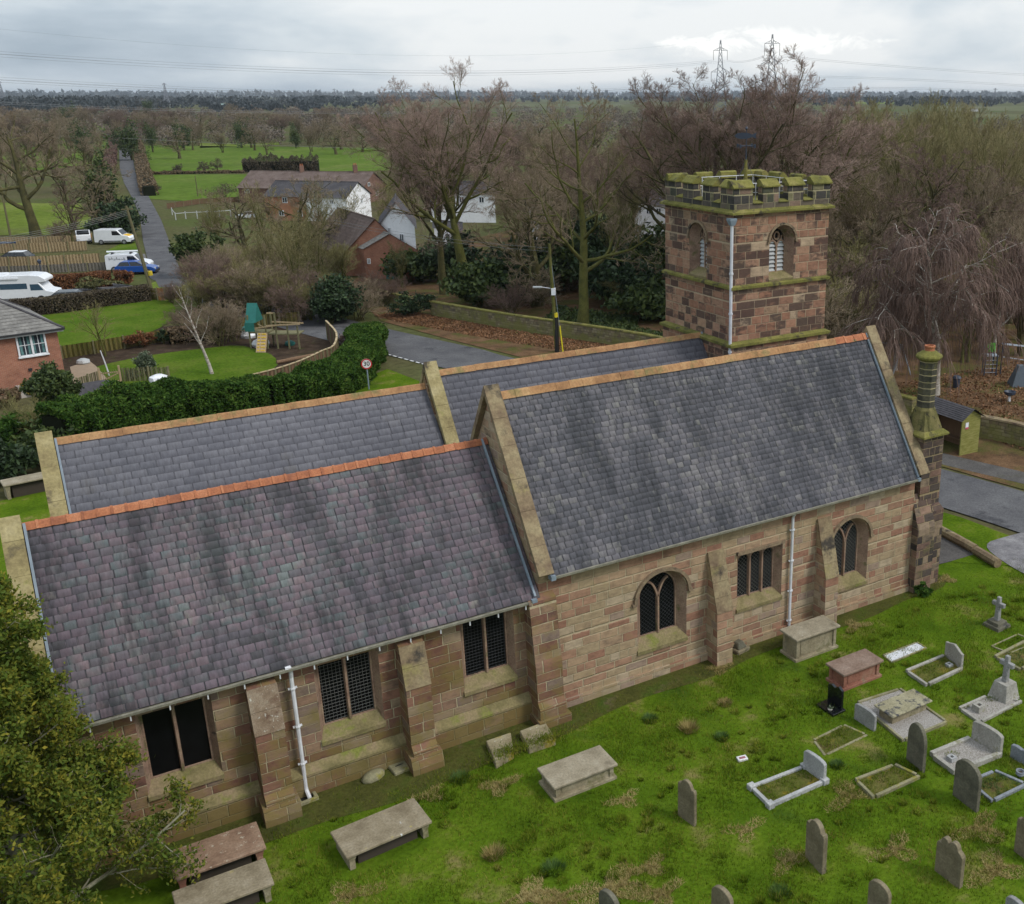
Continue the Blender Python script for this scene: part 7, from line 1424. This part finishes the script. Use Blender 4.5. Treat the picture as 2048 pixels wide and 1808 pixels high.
template('open_a', *bare_tree(5, 15, .40, [(14, .22, .97, 55, 10, .45, 6, .12, .06, .5), (6, .25, 1, 42, 12, .5, 5, .14, .05, .6), (6, .2, 1, 40, 14, .5, 4, .16, .08, .6), (5, .15, 1, 36, 14, .5, 3, .16, .10, .62), (7, .1, 1, 32, 14, .55, 2, .15, .1, .5)], rmin=.0068)[:2], BARK_G, TW_BR)
OLV = lambda s, **k: bare_tree(s, 12, .16, [(12, .2, .97, 26, 8, .5, 6, .06, .10, .55), (7, .2, 1, 26, 10, .5, 4, .08, .12, .6), (6, .15, 1, 26, 10, .5, 3, .1, .12, .65), (8, .1, 1, 24, 10, .5, 2, .1, .12, .5)], rmin=.0068, multi=4, spread=.12, **k)[:2]
template('olive_a', *OLV(11), BARK_G, TW_OL); template('olive_b', *OLV(12), BARK_G, TW_GR); template('olive_c', *OLV(13), BARK, TW_BR)
template('oak', *bare_tree(21, 9, .42, [(10, .25, .97, 58, 12, .75, 7, .22, .04, .62), (6, .25, 1, 45, 14, .5, 6, .25, .03, .6), (6, .2, 1, 42, 15, .5, 4, .26, .05, .6), (5, .15, 1, 38, 15, .5, 3, .25, .08, .62), (8, .1, 1, 34, 15, .55, 2, .22, .08, .5)], rmin=.0068)[:2], BARK, TW_PU)
template('oak_b', *bare_tree(22, 9, .40, [(11, .2, .97, 60, 12, .7, 7, .18, .05, .6), (6, .25, 1, 45, 14, .5, 6, .2, .04, .6), (6, .2, 1, 42, 15, .5, 4, .2, .06, .6), (5, .15, 1, 38, 15, .5, 3, .2, .08, .62), (8, .1, 1, 34, 15, .55, 2, .2, .1, .5)], rmin=.0068)[:2], BARK, TW_BR)
template('weeping', *bare_tree(31, 9.5, .2, [(16, .25, .98, 44, 10, .42, 7, .10, .03, .55), (6, .25, 1, 45, 14, .62, 6, .12, -.14, .55), (8, .15, 1, 45, 14, 1.0, 6, .09, -.38, .5), (8, .08, 1, 24, 10, 1.0, 6, .06, -.45, .55)], rmin=.010)[:2], BARK_W, TW_PU)
SHR = lambda s, **k: bare_tree(s, 4.2, .06, [(8, .1, .97, 32, 12, .6, 5, .12, .05, .6), (7, .2, 1, 35, 14, .55, 4, .14, .04, .65), (8, .15, 1, 35, 15, .6, 2, .16, .05, .6)], rmin=.008, multi=9, spread=.45, split=1, **k)[:2]
template('shrub_a', *SHR(41), BARK, TW_BR); template('shrub_b', *SHR(42), BARK_G, TW_GR); template('shrub_c', *SHR(43), BARK, TW_PU)
template('stems', *bare_tree(45, 9, .11, [(9, .3, .97, 30, 10, .38, 5, .1, .08, .5), (6, .2, 1, 34, 12, .5, 4, .14, .08, .6), (5, .15, 1, 34, 14, .5, 3, .15, .1, .65), (3, .1, 1, 30, 14, .5, 3, .15, .1, .7)], rmin=.010, multi=4, spread=.16)[:2], BARK_G, TW_OL)
template('birch', *bare_tree(47, 5.6, .085, [(13, .22, .92, 34, 8, .30, 6, .06, .08, .45), (5, .3, 1, 35, 12, .4, 4, .12, .04, .5), (4, .2, 1, 35, 12, .5, 3, .12, 0, .6)], rmin=.007, split=1, lean=(-.13, .08), wig=.025)[:2], BARK_W, TW_PU)
template('small', *bare_tree(48, 2.4, .05, [(16, .25, .97, 50, 10, .55, 5, .1, .10, .55), (6, .2, 1, 40, 12, .5, 4, .14, .08, .6), (5, .15, 1, 36, 14, .5, 3, .15, .08, .65)], rmin=.006, split=1)[:2], BARK_G, TW_GR)
_rg = random.Random(99)
def plant(key, name, label, p, H, group=None, wide=1.0, rz=None, cat='tree'):
    T = UP[key]; s = H/T['top']; rz = _rg.random()*6.28 if rz is None else rz; p = (p[0], p[1], 0)
    if T['root'] is None:
        T['root'] = tree_thing(name, label, cat, T['tr'], T['cr'], p, T['bark'], T['tw'], group, None, rz); o = T['root']; o.scale = (s*wide, s*wide, s); return o
    o = dup(T['root'], p, rz, (s*wide, s*wide, s), label)
    o.name = name
    if group: o['group'] = group
    elif 'group' in o: del o['group']
    return o
def pT(key, name, label, u, vb, vt, **k): p = G(u, vb); return plant(key, name, label, p, HT(p, vt), **k)
def pD(key, name, label, u, D, vt, **k): p = GD(u, D); return plant(key, name, label, p, max(3, HT(p, vt)), **k)
pT('beech_a', 'beech_tree', 'tallest bare beech behind the roadside wall left of centre', 936, 602, 138, wide=1.05, rz=.5); pT('beech_b', 'beech_tree', 'leaning bare beech just left of the tallest one', 890, 588, 205, wide=.9, rz=2.6)
pT('open_a', 'lime_tree', 'lone mossy tree with wide branches behind the street light', 1166, 652, 178, wide=.95, rz=1.0)
pD('beech_d', 'beech_tree', 'broad reddish tree directly behind the left side of the tower', 1420, 84, 122, wide=1.15, rz=.2); pD('beech_b', 'beech_tree', 'broad reddish tree behind the tower flagpole', 1525, 86, 120, wide=1.15, rz=3.3); pD('beech_a', 'beech_tree', 'reddish tree with spreading crown right of the tower', 1600, 88, 150, wide=1.1, rz=4)
pD('beech_d', 'beech_tree', 'reddish tree filling in left of the tower', 1345, 96, 190, wide=.95, rz=1.5)
pT('oak_b', 'oak_tree', 'big spreading bare oak in the paddock on the left', 72, 470, 203, wide=.95, rz=.3); pT('oak', 'oak_tree', 'smaller bare tree left of the dark evergreen', 150, 462, 330, wide=.9); pT('oak_b', 'bare_tree', 'bare tree at the left edge of the paddock', -10, 430, 240, wide=1.0)
pT('oak', 'oak_tree', 'small dark bare tree above the tan fences', 148, 492, 395, wide=.9); pT('oak_b', 'bare_tree', 'bare tree tangled with the ivy clad tree by the lane', 205, 470, 330, wide=1.1); pT('stems', 'bare_tree', 'bare stems leaning over the lane beyond the evergreen mass', 228, 440, 330, wide=1.2); pT('shrub_c', 'bare_shrub', 'bare shrub on the lane side of the white van', 120, 480, 440, wide=1.2)
p = G(1868, 790); plant('weeping', 'weeping_birch', 'weeping birch with hanging purple twigs behind the chimney', p, HT(p, 418), rz=1.1, wide=1.35); p = G(1985, 720); plant('weeping', 'weeping_birch', 'second drooping birch at the playground edge', p, HT(p, 470), rz=4.0, wide=.9); p = G(1790, 740); plant('weeping', 'weeping_birch', 'drooping young birch left of the weeping birch', p, HT(p, 520), rz=2.0, wide=1.1)
pD('oak', 'oak_tree', 'gnarled pale limbed oak above the weeping birch', 1900, 84, 290, wide=1.15, rz=2.0)
pT('birch', 'silver_birch', 'slender white barked birch on the near garden lawn', 425, 748, 556, rz=0, wide=1.15); pT('small', 'small_tree', 'small round headed bare tree by the dividing fence', 211, 712, 600, wide=1.1)
for i, (u, vb, vt, k) in enumerate([(598, 622, 432, 'stems'), (632, 612, 440, 'stems'), (648, 596, 452, 'stems'), (560, 606, 455, 'stems'), (585, 590, 428, 'stems'), (540, 590, 450, 'stems'), (612, 585, 440, 'stems')]): pT(k, 'multi_stem_tree', 'mossy multi stemmed tree in the thicket behind the play tower', u, vb, vt, group='thicket trees behind the play tower', wide=1.0)
for i, (u, vb, vt, k) in enumerate([(470, 602, 500, 'shrub_a'), (520, 606, 515, 'shrub_b'), (440, 575, 488, 'shrub_a'), (500, 580, 490, 'shrub_b'), (550, 612, 520, 'shrub_c'), (410, 590, 505, 'shrub_c'), (345, 606, 565, 'shrub_c'), (590, 560, 500, 'shrub_a'), (535, 560, 488, 'shrub_a'), (625, 640, 560, 'shrub_b')]): pT(k, 'bare_shrub', 'bare brown shrub in the thicket between the lane and the play tower', u, vb, vt, group='thicket shrubs', wide=1.15)
for i, (u, vb, vt, k, lb) in enumerate([(720, 640, 560, 'shrub_a', 'bare arching bush beside the dark holly'), (760, 612, 540, 'shrub_c', 'bare bush at the end of the roadside wall'), (440, 690, 600, 'shrub_a', 'brown shrub behind the silver birch'), (468, 682, 610, 'shrub_a', 'brown shrub right of the silver birch'), (375, 660, 610, 'shrub_c', 'brown shrub at the corner of the far lawn'), (60, 905, 800, 'shrub_b', 'tangled bare shrub over the dark shrubbery'), (806, 575, 480, 'stems', 'mossy twin stemmed tree right of the brick hall'), (690, 560, 480, 'shrub_b', 'bare bush against the brick hall'), (1700, 700, 620, 'shrub_b', 'olive bush behind the nave gable')]): pT(k, 'bare_shrub' if k != 'stems' else 'multi_stem_tree', lb, u, vb, vt, wide=1.2)
for i, (u, D, vt) in enumerate([(505, 124, 362), (560, 118, 352), (610, 126, 360), (655, 120, 372), (450, 128, 375), (395, 135, 385)]): pD(['stems', 'oak_b', 'olive_b'][i % 3], 'bare_tree', 'thin bare tree in front of the gabled terrace and the rails', u, D, vt, group='bare trees before the terrace', wide=1.2)
# the wood behind the wall and beyond the tower
def scatter(n, ur, Dr, vt, keys, name, label, group, seed, wide=(1.0, 1.3), jit=14):
    rg = random.Random(seed)
    for i in range(n):
        f = (i+rg.random())/n; u = ur[0]+(ur[1]-ur[0])*((i*.618+rg.random()*.25) % 1); D = Dr[0]+(Dr[1]-Dr[0])*f
        v = vt[0]+(vt[1]-vt[0])*f+rg.uniform(-jit, jit); pD(rg.choice(keys), name, label, u, D, v, group=group, wide=rg.uniform(*wide))
scatter(12, (985, 1330), (92, 150), (330, 262), ['beech_c', 'olive_b', 'oak_b', 'beech_d'], 'bare_tree', 'bare tree in the wood left of the tower', 'trees of the wood left of the tower', 1, (1.0, 1.3))
for i, (u, vb, vt, k) in enumerate([(400, 628, 548, 'shrub_b'), (440, 618, 512, 'shrub_c'), (490, 625, 530, 'shrub_b'), (535, 628, 520, 'shrub_a'), (575, 628, 535, 'shrub_b'), (610, 640, 540, 'shrub_c'), (470, 560, 486, 'shrub_b'), (520, 565, 492, 'shrub_c'), (640, 620, 535, 'shrub_b'), (700, 630, 565, 'shrub_a')]): pT(k, 'bare_shrub', 'bare brown shrub in the thicket between the lane and the play tower', u, vb, vt, group='thicket shrubs', wide=1.4)
scatter(16, (760, 1340), (165, 330), (262, 232), ['beech_c', 'oak_b', 'olive_c', 'beech_d'], 'bare_tree', 'distant bare tree behind the white houses', 'trees behind the white houses', 2, (1.1, 1.6), 10)
scatter(12, (1640, 1800), (80, 135), (400, 215), ['olive_a', 'olive_b', 'oak_b', 'olive_c'], 'bare_tree', 'olive bare tree in the wood right of the tower', 'trees right of the tower', 3, (1.0, 1.3), 16)
scatter(14, (1700, 2120), (96, 160), (250, 190), ['olive_a', 'olive_b', 'olive_a', 'beech_c'], 'tall_bare_tree', 'tall slim olive tree on the right of the wood', 'tall olive trees on the right', 4, (1.0, 1.35), 22)
scatter(10, (1940, 2140), (72, 105), (470, 280), ['olive_c', 'oak_b', 'olive_b'], 'bare_tree', 'bare tree at the right edge of the playground', 'trees at the right edge', 5, (1.0, 1.3), 16)
scatter(14, (1640, 2100), (170, 330), (262, 226), ['oak_b', 'olive_c', 'beech_c'], 'bare_tree', 'distant bare tree on the right beyond the wood', 'distant trees on the right', 6, (1.2, 1.7), 8)
scatter(8, (1650, 1760), (70, 90), (560, 440), ['shrub_a', 'shrub_b', 'shrub_c', 'oak'], 'bare_shrub', 'twiggy shrub in the wood edge right of the tower', 'wood edge shrubs', 7, (1.2, 1.6), 20)
scatter(12, (900, 1330), (88, 108), (585, 520), ['shrub_a', 'shrub_b', 'shrub_c'], 'bare_shrub', 'twiggy shrub on the wood floor behind the roadside wall', 'wood floor shrubs', 8, (1.2, 1.7), 14)
# field trees and hedgerow trees to the left
scatter(15, (296, 770), (345, 440), (262, 245), ['oak_b', 'beech_c', 'olive_c', 'oak'], 'field_tree', 'bare hedgerow tree along the top of the upper field', 'trees at the top of the upper field', 9, (1.2, 1.7), 8)
scatter(18, (-80, 240), (215, 460), (270, 240), ['oak_b', 'beech_c', 'olive_c', 'oak'], 'field_tree', 'bare hedgerow tree left of the distant lane', 'trees left of the distant lane', 10, (1.1, 1.6), 10)
scatter(44, (-80, 800), (425, 640), (236, 216), ['oak_b', 'beech_c', 'olive_c', 'beech_d', 'oak'], 'far_tree', 'bare tree in the brown belt beyond the green fields', 'trees of the brown belt', 14, (1.3, 2.0), 7)
scatter(34, (-60, 1000), (520, 1000), (226, 209), ['oak_b', 'beech_c', 'olive_c', 'beech_d'], 'far_tree', 'far bare tree in the brown woods below the skyline', 'far woodland trees', 12, (1.4, 2.2), 5)
scatter(5, (745, 800), (122, 150), (385, 345), ['stems', 'olive_b'], 'bare_tree', 'bare tree around the terrace end and hall', 'trees round the terrace', 13, (1.0, 1.3), 12)
for i, (u, D, vt, r) in enumerate([(243, 345, 240, 3.6), (288, 390, 242, 2.2), (148, 340, 243, 2.6), (352, 400, 247, 2.8), (470, 410, 243, 2.8), (580, 400, 250, 2.2), (120, 620, 212, 5), (290, 900, 197, 5)]): p = GD(u, D); leafy('evergreen_tree', 'dark ivy clad hedgerow tree in the far fields', 'tree', p, r, r, HT(p, vt), 2600, r*.085, L_IVY, 80+i, group='dark far evergreen trees', amp=.55, inner=.3)
# far woods as masses
def far_wood(label, bands, mat, seed):
    rng = np.random.default_rng(seed); Vs, Qs, o = [], [], 0
    for (u0, u1, D0, D1, h, n, m_, sz) in bands:
        u = u0+(u1-u0)*rng.random(n); D = D0+(D1-D0)*rng.random(n)
        cc = np.array([GD(a, b) for a, b in zip(u, D)]); H = h*(.6+.7*rng.random(n)); d = rnd_sphere(rng, n*m_, .4)
        C = np.repeat(cc, m_, 0)+d*np.repeat(np.stack([H*.55, H*.55, H*.5], 1), m_, 0)+np.array([0, 0, 1])*np.repeat(H*.5, m_)[:, None]
        V, Q = leaves(rng, C, sz, sz*.5, .6); Vs.append(V); Qs.append(Q+o); o += len(V)
    return tag(npmesh('distant_wood', np.vstack(Vs), np.vstack(Qs), mat), label, 'wood', kind='stuff')
L_FAR = leafmat('far bare wood', [(.2, (.10, .08, .06)), (.5, (.16, .125, .095)), (.8, (.23, .185, .14))], .1, bigs=.012, bigw=.6); L_FARD = leafmat('far dark wood', [(.2, (.022, .03, .034)), (.6, (.045, .054, .055)), (.9, (.09, .085, .078))], .1, bigs=.004, bigw=.5)
far_wood('brown bare woods spread over the middle distance', [(-150, 800, 430, 700, 6, 240, 170, .45), (-150, 800, 700, 1150, 7, 240, 130, .7), (800, 1650, 340, 1200, 7, 330, 130, .55), (1600, 2200, 360, 900, 6, 110, 150, .5)], L_FAR, 5)
far_wood('dark wooded line along the horizon', [(-200, 800, 1500, 3600, 13, 420, 40, 3), (600, 1700, 2500, 6000, 12, 420, 24, 5), (1500, 2300, 1700, 3800, 13, 380, 40, 3), (-200, 330, 1200, 1800, 14, 150, 60, 2), (420, 640, 1250, 1500, 9, 60, 60, 2), (-300, 2400, 6000, 11000, 32, 1500, 12, 14)], L_FARD, 6)
# ------------------------------------------------------------------ big holly tree in the foreground
hp = np.array([-13.45, -1.33, 0]); rng = np.random.default_rng(77)
tr_, cr_, PL = bare_tree(77, 10.2, .17, [(92, .04, .99, 74, 8, .275, 6, .07, .06, .30, dict(drop=.74)), (9, .2, 1, 48, 14, .46, 5, .14, .06, .55), (6, .15, 1, 44, 16, .5, 4, .16, .04, .6)], lean=(-.10, .02), rmin=.005, wig=.03)
ht = tree_thing('holly_tree', 'large yellow green holly tree filling the lower left corner', 'tree', tr_, cr_, hp, mottle('pale holly bark', [(.3, (.19, .18, .12)), (.7, (.34, .32, .23))], 2, 5, .9), twig('pale holly twigs', (.24, .21, .13), (.38, .34, .22)))
n_ = len(PL); pts = PL[np.repeat(np.arange(n_), 54), rng.integers(1, PL.shape[1], n_*54)]+rng.standard_normal((n_*54, 3))*.085
V, Q = leaves(rng, pts, .052, .026, .3); npmesh('foliage', V, Q, L_HOLLY, ht); ht.scale = (1.06, 1.06, 1.05)
# ------------------------------------------------------------------ pylons and power lines
M_pyl = plain('pylon steel', (.20, .21, .24), .6); M_ins = plain('insulator', (.16, .13, .12), .6); M_line = plain('power cable', (.24, .25, .27), .6)
def pylon(label, u, D, vtop, arms, w0, th=.22, group='pylons'):
    p = GD(u, D); H = HT(p, vtop); t = thing('electricity_pylon', label, 'pylon', p, -YAW-math.atan((u-CX)/F)+.05, group); m = MB()
    def hw(z): f = z/H; return max(.25, w0*(1-f)**1.15*.5+.55*(1-f)**.25)
    zs = [H*(1-(1-i/15)**1.0) for i in range(16)]; cs = ((1, 1), (-1, 1), (-1, -1), (1, -1))
    for i in range(15):
        a, b = hw(zs[i]), hw(zs[i+1])
        for k in range(4):
            x, y = cs[k]; x2, y2 = cs[(k+1) % 4]; m.tube([(x*a, y*a, zs[i]), (x*b, y*b, zs[i+1])], th*.8, 4); m.tube([(x*a, y*a, zs[i]), (x2*b, y2*b, zs[i+1])], th*.5, 3); m.tube([(x2*a, y2*a, zs[i]), (x*b, y*b, zs[i+1])], th*.5, 3)
    m.build('lattice_tower', M_pyl, t, uv=False); tips = []
    for v, half, dv in arms:
        z = HT(p, v); s = half*D/F; rise = s*.42
        for sg in (-1, 1):
            a = hw(z); m = MB(); 
            for y in (-a, a): m.tube([(sg*a, y, z), (sg*s, 0, z)], th*.6, 4); m.tube([(sg*a*.8, y*.8, z+rise), (sg*s, 0, z)], th*.55, 4); m.tube([(sg*(a+s)/2, y*.5, z), (sg*a, y, z+rise)], th*.4, 3)
            m.build('crossarm', M_pyl, t, uv=False); m = MB(); zi = z-dv*D/F; m.tube([(sg*s, 0, z), (sg*s, 0, zi)], th*.7, 4); m.build('insulator', M_ins, t, uv=False)
            c, sn = math.cos(t.rotation_euler[2]), math.sin(t.rotation_euler[2]); tips.append(np.array([p[0]+sg*s*c, p[1]+sg*s*sn, zi]))
    return tips
ta = pylon('nearer tall lattice pylon rising right behind the tower trees', 1542, 555, 68, [(87, 14, 21), (128, 20, 20), (160, 17, 18)], 8.0); tb = pylon('second lattice pylon left of the tallest one', 1440, 640, 80, [(101, 13, 17), (144, 17, 17), (172, 15, 15)], 8.0)
for i, (u, vt, D) in enumerate([(669, 177, 2600), (331, 166, 1700), (3, 162, 1500), (1287, 177, 2600), (1653, 177, 2400), (1812, 179, 2600), (1990, 176, 2200)]): pylon('tiny pylon far off on the skyline', u, D, vt, [(vt+2.5, 3, 1)], 8, .5, 'far pylons')
def span(label, a, u_end, D_end, targets, sep=.5, r=.05, n=2):
    b = GD(u_end, D_end); rows, rhs = [], []
    for u, v in targets:
        lo, hi = 0.0, 1.0
        for _ in range(50):
            s = (lo+hi)/2; P = a+(b-a)*s; q = P-CAM; uu = CX+F*(q@_rt)/(q@_fw) if q@_fw > 1 else 1e9*np.sign(u_end-u)
            if (uu < u) == (u_end < u): hi = s
            else: lo = s
        P = a+(b-a)*s; rows.append((s, -4*s*(1-s))); rhs.append(HT((P[0], P[1], 0), v, u)-a[2]*(1-s))
    zb, sg = np.linalg.solve(np.array(rows), np.array(rhs)); b[2] = zb
    wires(label, a, b, n, 0, float(sg), r, M_line, 'power line', 'power_line', [np.array([0, 0, -sep*i]) for i in range(n)])
span('upper power lines sweeping left from the second pylon', tb[0], -420, 420, [(700, 139), (0, 101)], .9); span('second pair of upper power lines sweeping left', tb[1], -430, 400, [(700, 144), (0, 106)], .9); span('lower power lines sweeping left from the second pylon', tb[2], -420, 420, [(700, 184), (0, 153)], .9); span('lower pair of power lines low over the left fields', tb[3], -430, 400, [(700, 187), (0, 158)], .8)
span('faint topmost earth wire across the sky on the left', tb[0]+np.array([0, 0, 11]), -420, 420, [(700, 108), (0, 55)], .3, .03, 1); span('lowest power line over the left woods', tb[4], -420, 420, [(500, 222), (0, 203)], .6, .05)
span('upper power lines falling to the right edge', ta[1], 2900, 700, [(1800, 132), (2048, 148)], .7); span('middle power lines falling to the right edge', ta[3], 2900, 700, [(1800, 157), (2048, 170)], .7); span('lower power lines falling to the right edge', ta[5], 2900, 700, [(1800, 175), (2048, 187)], .7)
wires('short power lines between the two pylons', ta[0], tb[1], 2, .6, 1.5, .05, M_line, 'power line', 'power_line')
# ------------------------------------------------------------------ air
m = MB(); m.box(-14100, 14100, -14100, 14100, -1.2, 62)
hm_ = bpy.data.materials.new('haze air'); hm_.use_nodes = True; nt = hm_.node_tree; nt.nodes.remove(nt.nodes['Principled BSDF'])
pv = nd(nt, 'VolumePrincipled', None, Color=(.78, .85, .93, 1), Density=.00007, Anisotropy=.2); nt.links.new(pv.outputs[0], nt.nodes['Material Output'].inputs['Volume'])
hz_o = m.build('haze', hm_, uv=False); hz_o['kind'] = 'stuff'
